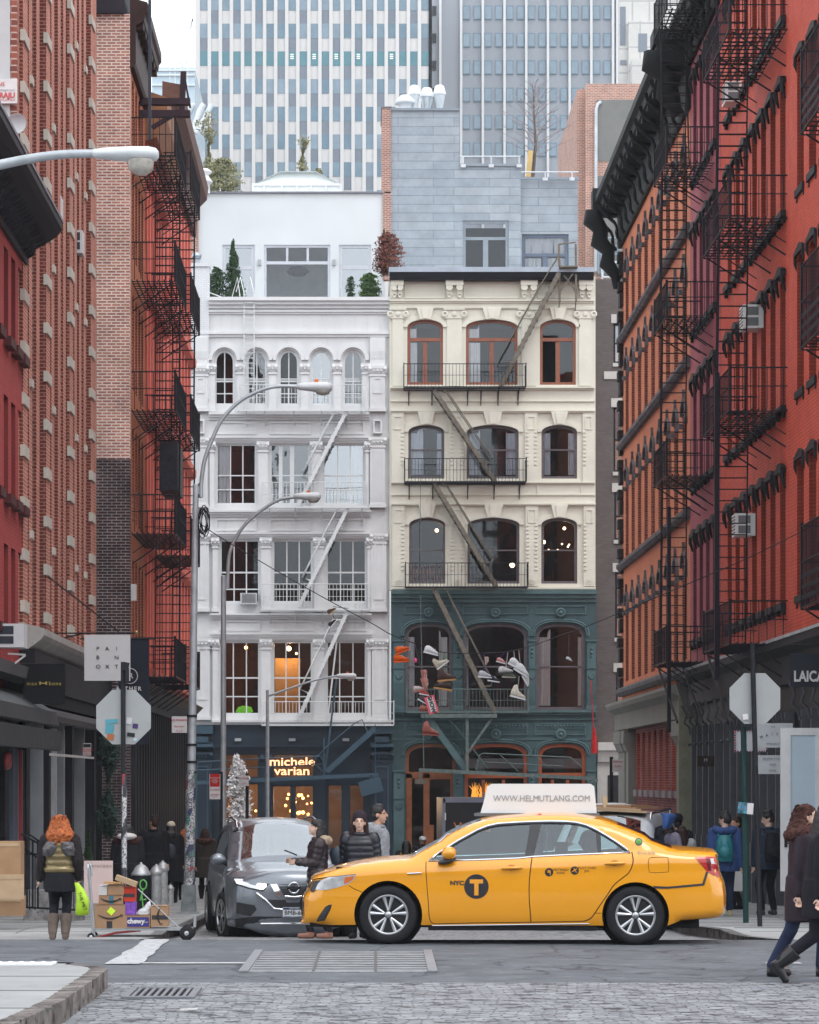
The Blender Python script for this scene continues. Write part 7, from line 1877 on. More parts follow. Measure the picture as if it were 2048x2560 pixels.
text('BMB-66', .09, M_dk, pt, fr_ @ TR(0, 0, .455), sx=.95); text('NEW YORK', .026, mat('plate_white', (.55, .57, .60), .4), pt, fr_ @ TR(0, -.001, .515)); text('EMPIRE STATE', .014, mat('plate_white', (.55, .57, .60), .4), pt, fr_ @ TR(0, -.001, .397))
M_beam = mat('headlamp_glow', (1, .97, .86), .5, var=0, emit=12)
for sd in (-1, 1):
 q = svf @ Vector((sv.FX(.42, .85), sd * .44, .84))
 if q.x < (svf @ Vector((0, 0, 0))).x - .3 or True:
  m = MB(); sv.fskin(m, [(sd * .40, .885), (sd * .50, .885), (sd * .52, .82), (sd * .44, .79), (sd * .39, .83)], .02); m.build('lit_lamp', M_beam, suv, svf)
m = MB(); m.box(-.5, 3.3, -.7, .7, .2, .5); m.box(-.6, .5, -.65, .65, .5, .95)
for x in (0, 2.706): m.lathe([(.43, -.75), (.43, -.3)], (x, 0, .36), 24, 'Y'); m.lathe([(.43, .3), (.43, .75)], (x, 0, .36), 24, 'Y')
m.build('underbody', M_under, suv, svf)
m = MB()
for yy in (-.38, .38): m.loft([(1.3, yy, .8, .08, .24), (1.36, yy, 1.25, .07, .2)], 12); m.ell((1.38, yy, 1.36), (.05, .12, .08), 10, 6)
m.build('seat', M_seat, suv, svf)
# -- dark box truck behind the taxi
D = 60.0
bt = thing('box_truck', 'black box truck with orange lettering half hidden behind the taxi roof', 'truck', (PX(1250, D), D + 1.5, gz(D)))
x0, x1, z1, z0 = PX(1108, D), PX(1395, D), PZ(1996, D), gz(D) + .55
m = MB(); m.box(x0, x1, D, D + 5, z0, z1); m.build('box', mat('truck_black', (.015, .015, .02), .35, 0, .1, 2), bt)
m = MB(); m.box(x0, x1, D - .03, D, z1 - .09, z1 + .01); m.box(x0 - .02, x0 + .05, D - .03, D, z0, z1); m.box(x0, x1, D - .03, D, z0, z0 + .12); m.build('frame', mat('truck_rail', (.25, .26, .33), .35, .6), bt)
m = MB(); m.box(PX(1112, D), PX(1115, D), D - .05, D - .03, PZ(2050, D), PZ(2032, D)); m.build('marker', mat('marker_white', (.8, .8, .8), .4), bt)
text('World', .30, mat('truck_orange', (.62, .22, .05), .5), bt, TR(PX(1134, D), D - .02, PZ(2069, D)), align='LEFT')
m = MB(); m.ell((PX(1146, D), D - .03, PZ(2071, D)), (.07, .01, .07), 10, 6); m.build('globe', mat('globe_blue', (.4, .6, .75), .4), bt)
m = MB(); m.box(x0 + .1, x1 - .1, D + 5, D + 6.8, z0 - .1, z1 - .5); m.build('cab', mat('cab_dark', (.03, .03, .04), .4), bt)
for xx in (x0 + .2, x1 - .4):
 for yy in (D + 1.2, D + 5.8):
  m = MB(); m.lathe([(.3, 0), (.42, .02), (.42, .23), (.3, .25)], (0, 0, 0), 20, 'X'); m.build('wheel', M_tyre, bt, TR(xx, yy, gz(yy) + .42))
# -- white van with cardboard on its roof
M_van = mat('van_white', (.52, .55, .58), .35, 0, .04, 2, coat=.5)
vraw = [(-.6, .26), (-.85, .3), (-.92, .5), (-.93, .8), (-.86, .98), (-.6, 1.08), (-.1, 1.17), (.15, 1.25), (.5, 1.5), (.8, 1.72), (1.0, 1.80), (1.6, 1.86), (2.6, 1.87), (3.4, 1.85), (3.7, 1.8), (3.8, 1.5), (3.86, 1.0), (3.88, .5), (3.8, .3), (3.4, .26)]
vc = Car(catmull(vraw, 4), .97, lambda x: 1.12, [(0, .35, .42), (2.9, .35, .42)], .28, lambda p, n: (.14 if n.x < -.5 else .06), (.1, .6, .08, .5), .22, .12)
VD = 43.5
vf = TR(PX(1476, VD), VD, gz(VD) - .08) @ RZ(rad(90 - 14)) @ TR(.9, 0, 0)
van = thing('white_van', 'white van piled with flattened cardboard, mostly hidden behind the taxi rear window', 'van', vf @ Vector((1.4, 0, 0)), rad(76))
vd = [(.35, 1.2), (.8, 1.55), (1.1, 1.66), (2.2, 1.7), (3.4, 1.66), (3.5, 1.25), (1.8, 1.18)]
m = MB(); vc.skin(m, keyhole(vc.outline(), vd), 0, (-1, 1), (.08, .08))
bd = vc.band(lambda p, q: 1 if (.12 < p[0] < .85 and q < .9) else 0)
n0 = len(m.v); m.v += [Vector(p) for p in bd[0][0]]; m.f += [[i + n0 for i in f] for f in bd[0][1]]; m.mi += [0] * len(bd[0][1]); m.sm += [True] * len(bd[0][1])
m.build('body', M_van, van, vf); pbuild(bd[1], 'windshield', M_cgd, van, vf)
for sd in (-1, 1):
 m = MB(); vc.skin(m, vd, -.01, (sd,), (.15, .1)); m.build('side_window', M_cgd, van, vf)
 for x in (0, 2.9): wheel(van, vf, x, sd * .84, .35, .35, .22, sd, .2)
 m = MB(); m.tube([(.9, sd * .7, 1.80), (1.0, sd * .7, 1.9), (3.3, sd * .7, 1.95), (3.4, sd * .7, 1.85)], .025, 6); m.build('roof_rail', M_chrome, van, vf)
 m = MB(); m.ell((.5, sd * 1.08, 1.25), (.08, .11, .12), 10, 8); m.build('wing_mirror', M_blkp, van, vf)
 m = MB(); vc.fskin(m, [(sd * .85, .98), (sd * .55, .98), (sd * .55, .82), (sd * .85, .8)], .006); m.build('headlight', M_hlin, van, vf)
m = MB(); vc.fskin(m, [(-.45, .95), (.45, .95), (.4, .7), (-.4, .7)], .006); m.build('grille', M_blkp, van, vf)
M_cardb = mat('cardboard', (.34, .21, .12), .85, 0, .12, 5, .2, 60)
M_cardl = mat('cardboard_pale', (.42, .30, .19), .85, 0, .1, 5)
for i, (dx, dy, dz, w_, l_, rot, nm, mt, lb) in enumerate([(1.5, 0, 1.93, 1.1, 1.1, 8, 'cardboard_sheet', M_cardl, 'large pale flattened cardboard sheet lying across the white van roof'), (1.9, -.2, 1.97, .7, .8, -20, 'cardboard_sheet', M_cardb, 'tilted brown cardboard piece on top of the pile on the van roof'), (2.3, .25, 1.99, .6, .7, 35, 'plastic_sheet', mat('plastic_white', (.6, .62, .64), .4), 'white plastic sheet bundled on the cardboard on the van roof')]):
 m = MB(vf @ TR(dx, dy, dz) @ RZ(rad(rot)) @ Matrix.Rotation(rad(3 - i * 3), 4, 'X')); m.box(-l_ / 2, l_ / 2, -w_ / 2, w_ / 2, 0, .03); m.box(-l_ / 2, l_ / 2 - .1, -w_ / 2 + .1, w_ / 2 + .1, .032, .06); solo(m, nm, mt, lb, 'cardboard' if i < 2 else 'sheet')
m = MB(vf @ TR(1.6, .15, 1.98)); m.bar((0, 0, 0), (.05, .03, .2), .08, .03); solo(m, 'wood_offcut', mat('raw_wood', (.6, .45, .28), .7), 'pale wooden offcut sticking up from the pile on the van roof', 'wood')
m = MB(vf @ TR(1.0, -.95, 1.86)); m.loft([(0, 0, -.2, .3, .05), (0, -.05, .0, .35, .12), (0, 0, .04, .3, .1)], 12); solo(m, 'tarp', mat('tarp_blue', (.04, .10, .30), .5, 0, .2, 6), 'blue tarp hanging off the corner of the van roof', 'tarp')
# == PEOPLE
M_skin = mat('skin', (.52, .30, .21), .5, 0, .06, 8)
M_skinp = mat('skin_pale', (.60, .40, .31), .5, 0, .05, 8)
M_hblk = mat('hair_black', (.012, .010, .012), .45, 0, .4, 25, .6, 60)
M_hbrn = mat('hair_brown', (.035, .016, .014), .5, 0, .4, 25, .6, 60)
M_hred = mat('hair_red', (.42, .12, .04), .5, 0, .45, 22, .8, 50)
M_eye = mat('eye_dark', (.015, .012, .012), .3, var=0)
M_lip = mat('lip', (.40, .15, .13), .5, var=0)
M_cblk = mat('cloth_black', (.012, .012, .016), .85, 0, .3, 5, .3, 40)
M_pufb = mat('puffer_black', (.014, .014, .022), .38, 0, .2, 5, .3, 14)
M_navy = mat('jeans_navy', (.022, .03, .065), .85, 0, .25, 6, .3, 60)
M_fur = mat('fur_tan', (.42, .32, .23), .95, 0, .5, 25, 1, 70)
M_furd = mat('fur_dark', (.07, .03, .025), .95, 0, .5, 25, 1, 70)
def vox(mb, name, mt, parent, fr, size=.011, it=3, disp=0, dsc=.05):
 o = mb.build(name, mt, parent, fr, fix=False)
 r = o.modifiers.new('r', 'REMESH'); r.mode = 'VOXEL'; r.voxel_size = size; r.use_smooth_shade = True
 if disp:
  tx = bpy.data.textures.get('clumps_%g' % dsc) or bpy.data.textures.new('clumps_%g' % dsc, 'CLOUDS'); tx.noise_scale = dsc
  d = o.modifiers.new('d', 'DISPLACE'); d.texture = tx; d.strength = disp; d.mid_level = .5
 if it: sm_ = o.modifiers.new('s', 'SMOOTH'); sm_.iterations = it; sm_.factor = .5
 return o
def ik(a, b, l1, l2, pole):
 a, b = Vector(a), Vector(b); d = b - a; L = min(d.length, (l1 + l2) * .999); dn = d.normalized()
 x = (l1 * l1 - l2 * l2 + L * L) / (2 * L); h = math.sqrt(max(0, l1 * l1 - x * x))
 p = Vector(pole); p = (p - dn * p.dot(dn)).normalized()
 return a + dn * x + p * h, a + dn * L
def limb(m, pts, rs, seg=12, puff=0):
 P_, R_ = [], []
 for i in range(len(pts) - 1):
  a, b = Vector(pts[i]), Vector(pts[i + 1]); n = 8 if not puff else max(6, int((b - a).length / .018))
  for k in range(n):
   t = k / n; P_.append(a + (b - a) * t); r = rs[i] + (rs[i + 1] - rs[i]) * t
   R_.append(r)
 P_.append(Vector(pts[-1])); R_.append(rs[-1])
 if puff:
  acc = 0
  for i in range(1, len(P_)): acc += (P_[i] - P_[i - 1]).length; R_[i] += puff * (abs(math.sin(acc / .055 * math.pi / 1.4)) - .6)
 m.tube(P_, R_, seg)
 for p, r in ((pts[0], rs[0]), (pts[-1], rs[-1])): m.ell(p, (r, r, r), 10, 8)
 for i in range(1, len(pts) - 1): m.ell(pts[i], (rs[i],) * 3, 10, 8)
def person(label, px, py, D, H, yaw, feet=((-.09, 0), (.10, 0)), lift=(0, 0), hands=(None, None), lean=0, head=(0, 0), coat=None, pants=M_cblk, shoes=M_cblk, hair='short', hm=M_hblk, skin=M_skin, hat=None, hood=None, group=None, low=False, zoff=None, beard=None, sleeves=None, kneef=1):
 X = PX(px, D); Z = (sz(D) if X < -2.7 or X > 5 else gz(D)) if zoff is None else zoff
 root = thing('person', label, 'person', (X, D, Z), rad(yaw), group)
 fr = TR(X, D, Z) @ RZ(rad(yaw)); k = H / 1.7
 V = lambda x, y, z: Vector((x * k, y * k, z * k))
 fw = lambda z: -lean * max(0, z - .9)            # lean forward is -y
 hips = [V(-.09, 0, .90), V(.09, 0, .90)]; sh = [V(-.19, fw(1.38), 1.38), V(.19, fw(1.38), 1.38)]
 ank = [V(feet[i][0], feet[i][1], .09 + lift[i]) for i in (0, 1)]
 kn = []
 for i in (0, 1): q, e = ik(hips[i], ank[i], .44 * k, .43 * k, (0, -kneef, .1)); kn.append(q); ank[i] = e
 hd = hands
 el, wr = [], []
 for i, s in ((0, -1), (1, 1)):
  t = hd[i] or (s * .27, .02, .80); t = V(*t)
  q, e = ik(sh[i], t, .29 * k, .26 * k, (s * .4, 1, -.2)); el.append(q); wr.append(e)
 nk = V(0, fw(1.45), 1.45); hc = V(0, fw(1.6) - .02, 1.595)
 HR = TR(*hc) @ RZ(rad(head[0])) @ Matrix.Rotation(rad(head[1]), 4, 'X')
 def hp(x, y, z): return HR @ Vector((x * k, y * k, z * k))
 m = MB()
 m.loft([(0, 0, .82 * k, .15 * k, .10 * k), (0, 0, .95 * k, .155 * k, .11 * k), (0, fw(1.1) * k, 1.1 * k, .125 * k, .09 * k), (0, fw(1.25) * k, 1.28 * k, .15 * k, .10 * k), (0, fw(1.38) * k, 1.38 * k, .14 * k, .085 * k), (0, fw(1.44) * k, 1.44 * k, .07 * k, .06 * k)])
 m.tube([nk, hp(0, .01, -.06)], [.055 * k, .05 * k], 12)
 m.ell(hc + HR.to_3x3() @ Vector((0, .012, .035)) * k, (.076 * k, .092 * k, .085 * k), 18, 14, HR.to_3x3())
 m.ell(hp(0, -.02, -.03), (.058 * k, .068 * k, .082 * k), 16, 12, HR.to_3x3())
 m.ell(hp(0, -.055, -.095), (.026 * k, .026 * k, .02 * k), 10, 8)
 m.tube([hp(0, -.088, .02), hp(0, -.108, -.015), hp(0, -.098, -.03)], [.010 * k, .016 * k, .014 * k], 8)
 m.ell(hp(0, -.088, -.062), (.022 * k, .012 * k, .012 * k), 8, 6)
 for s in (-1, 1):
  m.ell(hp(s * .078, .01, -.01), (.012 * k, .022 * k, .032 * k), 8, 6); m.ell(hp(s * .035, -.082, .03), (.022 * k, .012 * k, .009 * k), 8, 6)
 for i, s in ((0, -1), (1, 1)):
  limb(m, [sh[i], el[i], wr[i]], [.048 * k, .040 * k, .028 * k]); limb(m, [hips[i], kn[i], ank[i]], [.085 * k, .055 * k, .038 * k])
  d = (wr[i] - el[i]).normalized(); sd = d.cross(Vector((0, 0, 1)) if abs(d.z) < .8 else Vector((0, 1, 0))).normalized(); up = sd.cross(d)
  pc = wr[i] + d * .045 * k
  m.tube([wr[i], pc, wr[i] + d * .085 * k], [.024 * k, .034 * k, .036 * k], 8, flat=.5)
  for f in range(4):
   b = wr[i] + d * .08 * k + up * (f - 1.5) * .02 * k; L = (.062, .072, .068, .054)[f] * k
   m.tube([b, b + d * L * .5 + sd * .008, b + d * L * .85 + sd * .03 * (1 if s > 0 else -1)], [.0105 * k, .0095 * k, .008 * k], 6)
  m.tube([wr[i] + d * .03 * k, wr[i] + d * .05 * k + up * .04 * k, wr[i] + d * .08 * k + up * .055 * k], [.014 * k, .012 * k, .009 * k], 6)
  m.ell(ank[i] + V(0, -.02, -.03), (.025 * k, .05 * k, .025 * k), 10, 6)
 vox(m, 'body', skin, root, fr, .0095 if not low else .014, 2)
 if not low:
  m = MB()
  for s in (-1, 1): m.ell(hp(s * .033, -.083, .012), (.010 * k, .006 * k, .0038 * k), 8, 6, HR.to_3x3())
  m.build('eyes', M_eye, root, fr); m = MB()
  for s in (-1, 1): m.tube([hp(s * .018, -.094, .034), hp(s * .035, -.092, .040), hp(s * .055, -.078, .034)], .0022 * k, 5)
  m.build('eyebrows', hm, root, fr); m = MB(); m.ell(hp(0, -.096, -.062), (.022 * k, .006 * k, .006 * k), 8, 6, HR.to_3x3()); m.build('mouth', M_lip, root, fr)
 m = MB(); m.loft([(0, 0, .78 * k, .16 * k, .12 * k), (0, 0, .9 * k, .172 * k, .125 * k), (0, 0, 1.02 * k, .15 * k, .11 * k)])
 for i in (0, 1): limb(m, [hips[i], kn[i], ank[i] + V(0, 0, .02)], [.10 * k, .070 * k, .055 * k])
 vox(m, 'trousers', pants, root, fr, .013, 3)
 bt = shoes if isinstance(shoes, tuple) else (shoes, .10)
 for i in (0, 1):
  m = MB(); a = ank[i]; fd = V(0, -1, 0) if lift[i] < .08 else V(0, -.55, -.85)
  dn = V(0, 0, -1) if lift[i] < .08 else V(0, .8, -.5)
  h = a + dn.normalized() * .05 * k; t = h + fd.normalized() * .16 * k
  m.tube([h - fd.normalized() * .05 * k, h + fd.normalized() * .04 * k, t], [.045 * k, .048 * k, .036 * k], 10); m.ell(t, (.040 * k,) * 3, 8, 6)
  up = (kn[i] - a).normalized(); m.tube([h, a, a + up * bt[1] * k], [.045 * k, .06 * k if bt[1] > .15 else .05 * k, (.09 * k if bt[1] > .15 else .05 * k)], 10)
  vox(m, 'boot' if bt[1] > .15 else 'shoe', bt[0], root, fr, .010, 2)
 if coat:
  cm, hem, g, pf = coat; m = MB(); secs = []; n = int((1.42 - hem) / .012)
  for i in range(n + 1):
   z = hem + (1.42 - hem) * i / n
   w = .20 + g if z < 1.0 else (.185 + g * .8 if z < 1.15 else .20 + g * .6)
   if z < 1.0: w += .03 * (1.0 - z)
   if z > 1.30: w *= math.sqrt(max(.1, 1 - ((z - 1.30) / .16) ** 2))
   d_ = w * .68
   if pf: q = pf * (abs(math.sin((z) / .085 * math.pi)) ** .6 - .5); w += q; d_ += q
   secs.append((0, fw(z) * k, z * k, w * k, d_ * k))
  m.loft(secs, 28)
  for i in (0, 1): limb(m, [sh[i], el[i], wr[i]], [(.075 + g * .4) * k, (.062 + g * .3) * k, .048 * k], 14, pf)
  if sleeves:
   vox(m, 'coat', cm, root, fr, .012, 2, .006, .06); m = MB()
   for i in (0, 1): limb(m, [sh[i], el[i], wr[i]], [(.09 + g * .4) * k, (.08 + g * .3) * k, .058 * k], 14, 0)
   vox(m, 'sleeves', sleeves, root, fr, .012, 2, .008, .06)
  else: vox(m, 'coat', cm, root, fr, .011, 2, .008, .07)
  m = MB(); m.tube([nk + V(.075 * math.cos(a), .07 * math.sin(a), -.01) for a in [2 * math.pi * j / 14 for j in range(14)]], .028 * k, 8, closed=True); m.build('collar', cm, root, fr)
 m = MB(); R3_ = HR.to_3x3()
 if hair != 'none':
  m.ell(hp(0, .022, .048), (.088 * k, .098 * k, .088 * k), 18, 12, R3_); m.ell(hp(0, .045, -.01), (.082 * k, .075 * k, .08 * k), 16, 10, R3_)
  if hair == 'short':
   for j in range(14): a = j * 2.4; m.ell(hp(.05 * math.cos(a), .03 + .05 * math.sin(a), .10 + .01 * (j % 3)), (.03 * k,) * 3, 8, 6)
  if hair in ('long', 'bob', 'curly'):
   L = {'long': -.42, 'bob': -.20, 'curly': -.27}[hair]
   for j in range(15):
    a = math.pi * (j / 14) ; x, y = .088 * math.cos(a), .03 + .085 * math.sin(a)
    if hair == 'curly': x, y = x * 1.15, y * 1.1
    e = L * (1 - .1 * (j % 3)); wv = .02 if hair == 'curly' else .006
    m.tube([hp(x * .9, y, .05), hp(x * (1.25 if hair == 'curly' else 1.05), y * 1.15, -.06), hp(x * (1.55 if hair == 'curly' else 1.05) + wv * math.sin(j * 3), y * 1.25 + .02, e * .6), hp(x * (1.3 if hair == 'curly' else .9) + wv, y * 1.1 + .03, e)], [.03 * k, .036 * k, .038 * k, .018 * k], 8)
  if hair == 'fringe' or hair == 'bob':
   m.ell(hp(0, -.012, .062), (.084 * k, .092 * k, .07 * k), 14, 10, R3_)
  if hair == 'top': m.ell(hp(0, .0, .105), (.07 * k, .075 * k, .04 * k), 10, 8, R3_)
  vox(m, 'hair', hm, root, fr, .010 if not low else .014, 1, .032 if hair == 'curly' else .014, .025)
 if hair in ('long', 'curly', 'bob'):
  m = MB(); L = {'long': .50, 'bob': .28, 'curly': .40}[hair]; wv = .022 if hair == 'curly' else .006; q = random.Random(int(px))
  for j in range(90 if not low else 30):
   a = q.uniform(0, math.pi); R_ = (.12 if hair == 'curly' else .098); z0 = q.uniform(.02, .13); x, y = math.cos(a), math.sin(a); r0 = math.sqrt(max(.05, 1 - (max(0, z0) / .15) ** 2)); ln = L * q.uniform(.6, 1.05); fq = q.uniform(35, 55); P_ = []
   for i in range(9):
    t = i / 8; rr = R_ * (r0 + (1.25 - r0) * min(1, t * 1.6)) * (1 - .35 * max(0, t - .6) / .4); P_.append(hp(x * rr + wv * math.sin(t * fq * .3 + j), .03 + y * rr * .95 + wv * math.cos(t * fq * .3 + j), z0 - ln * t))
   m.tube(P_, [.006 * k] * 8 + [.002 * k], 4, cap=False)
  m.build('hair_strands', hm, root, fr, fix=False)
 if beard: m = MB(); m.ell(hp(0, -.05, -.085), (.06 * k, .05 * k, .045 * k), 12, 8, R3_); vox(m, 'beard', hm, root, fr, .01, 1, .01, .03)
 if hat:
  m = MB(); hmat, kind = hat
  m.ell(hp(0, .03, .075), (.097 * k, .112 * k, .085 * k), 18, 12, R3_)
  if kind == 'cap': m = MB(); m.ell(hp(0, .01, .07), (.092 * k, .105 * k, .075 * k), 18, 12, R3_); m.ell(hp(0, -.12, .055), (.07 * k, .07 * k, .012 * k), 12, 6, R3_)
  if kind == 'ball': m.ell(hp(0, .035, .085), (.105 * k, .115 * k, .10 * k), 16, 12, R3_)
  vox(m, 'hat', hmat, root, fr, .01, 2, .006, .02)
 if hood:
  m = MB(); c0 = nk + V(0, .02, .0)
  R_ = hood[1] if len(hood) > 1 else 1
  n = 20
  for j in range(n):
   a = math.pi * (j / (n - 1)) if R_ < 1.5 else 2 * math.pi * j / n
   p = c0 + V(.155 * R_ ** .5 * math.cos(a), .02 + .11 * math.sin(a), -.01 - .03 * math.sin(a)); r = (.045 + .012 * (j % 3)) * k
   m.ell(p, (r, r, r), 8, 6)
  vox(m, 'hood', hood[0], root, fr, .011, 1, .025, .02)
 return root, fr, k, dict(wr=wr, el=el, sh=sh, nk=nk, hp=hp, V=V)
M_gold = mat('puffer_gold', (.20, .155, .075), .25, .35, .2, 4, .4, 18)
M_slv = mat('sleeve_black_fuzzy', (.022, .018, .020), .9, 0, .4, 20, .8, 50)
r, fr, k, J = person('red curly haired woman from behind in a gold quilted vest, black skirt and brown boots', 150, 2350, 34.4, 1.53, 180, ((-.075, 0), (.10, .02)), hands=((-.25, -.05, .86), (.29, -.08, .82)), coat=(M_gold, .93, .012, .014), sleeves=M_slv, pants=mat('leggings_black', (.012, .012, .018), .8), shoes=(mat('boot_taupe', (.13, .10, .085), .7, 0, .3, 8, .4, 30), .27), hair='curly', hm=M_hred, skin=M_skinp)
m = MB(); m.loft([(0, 0, .66 * k, .215 * k, .165 * k), (0, 0, .80 * k, .21 * k, .16 * k), (0, 0, .93 * k, .19 * k, .15 * k)], 24); vox(m, 'skirt', M_cblk, r, fr, .012, 2, .006, .08)
m = MB()
for s in (-1, 1): m.loft([(s * .14 * k, .02 * k, 1.16 * k, .10 * k, .13 * k), (s * .12 * k, .04 * k, 1.25 * k, .13 * k, .14 * k), (s * .09 * k, .05 * k, 1.36 * k, .10 * k, .12 * k)], 16)
vox(m, 'hood', mat('hood_silver_black', (.10, .095, .10), .3, .3, .5, 14, .6, 30), r, fr, .012, 1, .02, .04)
m = MB()
bx = fr @ Vector((-.28, -.08, .0)); bw = Vector((PX(203, 34.3), 34.2, PZ(2240, 34.3)))
m = MB(TR(*bw)); m.loft([(.0, 0, -.24, .03, .02), (.02, 0, -.22, .085, .05), (.03, 0, -.05, .08, .05), (.0, 0, .08, .055, .03), (-.05, 0, .17, .025, .012)], 14)
bag = m.build('shopping_bag', mat('bag_lime', (.42, .68, .03), .4, 0, .1, 10, .6, 16), None, None, 'lime green plastic shopping bag in the right hand of the red haired woman', 'bag')
text('THE MET', .06, M_dk, bag, TR(bw.x + .03, bw.y - .056, bw.z - .06) @ Matrix.Rotation(rad(70), 4, 'Y'))
M_pufbr = mat('coat_aubergine', (.025, .016, .020), .4, 0, .3, 5, .4, 16)
r, fr, k, J = person('woman with black fringe in a long dark quilted coat, looking down at her tablet', 795, 2340, 38, 1.62, -82, ((-.04, -.10), (.05, .16)), hands=((-.12, -.34, 1.12), (.08, -.30, 1.10)), head=(0, -18), coat=(M_pufbr, .58, .03, .010), pants=M_cblk, shoes=(mat('shoe_tan', (.25, .12, .09), .6), .05), hair='bob', hm=M_hblk, skin=M_skinp, hood=(M_fur,))
hw = fr @ ((J['wr'][0] + J['wr'][1]) / 2)
m = MB(TR(PX(728, 37.9), 37.9, PZ(2132, 37.9)) @ Matrix.Rotation(rad(22), 4, 'Y')); m.box(-.10, .09, -.07, .07, -.008, .008); solo(m, 'tablet', M_blkp, 'dark tablet held flat in the hands of the woman with the fringe', 'tablet')
m = MB();
for s in (0, .03): m.tube([fr @ (J['sh'][1] + J['V'](.02, .0, .05)), Vector((PX(832, 38), 38.1 - s, PZ(2130, 38))), Vector((PX(842, 38), 38.1 - s, PZ(2150, 38)))], .008, 5)
B0 = Vector((PX(845, 38), 38.1, PZ(2135, 38))); m.v += []; q = MB(TR(*B0) @ Matrix.Rotation(rad(-20), 4, 'Y')); q.loft([(0, 0, -.14, .10, .06), (0, 0, -.1, .13, .08), (0, 0, .05, .11, .07), (0, 0, .1, .07, .05)], 16); m.v += q.v; n_ = len(m.v) - len(q.v); m.f += [[i + n_ for i in f] for f in q.f]; m.mi += q.mi; m.sm += q.sm
solo(m, 'handbag', mat('leather_blue_black', (.03, .045, .065), .35, 0, .2, 6), 'blue black leather bag on the shoulder of the woman with the fringe', 'bag')
person('woman in a shiny black puffer jacket and dark hood, beside a man in grey', 900, 2346, 38, 1.70, -14, coat=(M_pufb, .72, .05, .016), hat=(mat('beanie_plum', (.03, .02, .026), .9), 'ball'), hair='long', hm=M_hbrn, skin=M_skinp, head=(12, -6))
person('man in a grey marled hooded jacket walking right with black hair', 944, 2350, 38.7, 1.84, 80, coat=(mat('marl_grey', (.27, .28, .30), .9, 0, .35, 18, .4, 60), .74, .05, 0), hair='top', hm=M_hblk, hood=(mat('marl_grey', (.27, .28, .30)), 1), feet=((-.09, -.12), (.09, .2)))
M_olc = mat('coat_olive', (.040, .033, .028), .7, 0, .2, 5, .3, 20)
person('woman with long dark hair and an olive brown coat seen from behind', 513, 2260, 66, 1.66, 180, ((-.09, 0), (.09, 0)), coat=(M_olc, .52, .05, 0), hair='long', hm=M_hbrn, low=True, shoes=(M_cblk, .25), hood=(M_furd,))
r, fr, k, J = person('stooping person in a black parka with wide fur hood, behind the stickered sign pole', 318, 2330, 46, 1.50, 178, lean=.25, coat=(M_cblk, .42, .12, 0), hair='bob', hm=M_hblk, low=True, hood=(M_furd, 2.0), head=(0, -30), hat=None)
m = MB(); m.ell((0, .03, 1.335), (.17, .14, .06), 14, 8); m.build('scarf', mat('scarf_white', (.62, .60, .58), .9), r, fr)
person('man from behind in a black coat with his head turned left', 384, 2290, 56, 1.80, 180, head=(50, 0), coat=(M_cblk, .55, .05, 0), hair='short', hm=M_hbrn, low=True)
r, fr, k, J = person('person in black wearing a cream bobble beanie with a drawstring bag', 428, 2280, 60, 1.72, 180, coat=(M_cblk, .45, .04, 0), hair='bob', hm=M_hblk, hat=(mat('beanie_cream', (.50, .44, .34), .95), 'beanie'), low=True)
m = MB(fr); m.ell((0, .17, 1.12), (.12, .07, .17), 12, 8); solo(m, 'drawstring_bag', mat('bag_charcoal', (.035, .04, .055), .5, 0, .2, 6), 'charcoal drawstring bag on the back of the person in the cream beanie', 'bag')
person('red haired person in black half hidden behind the stickered lamp post', 462, 2268, 64, 1.62, 180, coat=(M_cblk, .45, .05, 0), hair='long', hm=M_hred, low=True)
M_teal = mat('teal_nylon', (.015, .17, .20), .45, 0, .2, 5, .4, 18)
r, fr, k, J = person('boy in a blue hooded jacket and teal backpack walking off, looking up left', 1812, 2266, 46.5, 1.72, 172, ((-.08, 0), (.02, .18)), (0, .16), head=(62, 16), coat=(mat('jacket_blue', (.035, .07, .20), .7, 0, .2, 5, .3, 20), .74, .05, 0), pants=M_navy, shoes=mat('shoe_cream', (.50, .44, .26), .7), hair='short', skin=M_skinp, hood=(mat('jacket_blue', (.035, .07, .20)), 1))
def backpack(fr, k, mt, label, w=.15, h=.23, y=.22, z=1.14):
 m = MB(fr); m.loft([(0, y * k, (z - h) * k, w * .9 * k, .07 * k), (0, (y + .02) * k, (z - h * .5) * k, w * k, .10 * k), (0, (y + .01) * k, (z + h * .4) * k, w * .9 * k, .09 * k), (0, y * k, (z + h * .9) * k, w * .6 * k, .06 * k)], 18)
 b = solo(m, 'backpack', mt, label, 'bag')
 m = MB(fr); m.ell((0, (y + .09) * k, (z - .08) * k), (w * .7 * k, .05 * k, .10 * k), 12, 8)
 for s in (-1, 1): m.tube([(s * w * .6 * k, (y + .02) * k, (z + h * .8) * k), (s * .13 * k, .08 * k, (z + h * 1.15) * k), (s * .14 * k, -.06 * k, (z + h * .9) * k), (s * .15 * k, -.08 * k, (z - .1) * k)], .014 * k, 6); m.tube([(s * w * .8 * k, (y + .06) * k, (z - h * .8) * k), (s * w * .3 * k, (y + .12) * k, (z + h * .5) * k)], .006 * k, 5)
 m.build('pocket', mt, b)
backpack(fr, k, M_teal, 'teal backpack with straps on the boy in the blue jacket')
r, fr, k, J = person('young man in black with a black backpack, standing by the poles looking up', 1921, 2270, 46.8, 1.74, 195, ((-.10, 0), (.10, -.03)), head=(75, 18), coat=(mat('jacket_ink', (.02, .03, .055), .7, 0, .2, 5), .76, .04, 0), hair='short', skin=M_skinp, shoes=mat('shoe_blackwhite', (.06, .06, .07), .5))
backpack(fr, k, M_cblk, 'black backpack on the young man standing by the poles', .17, .26)
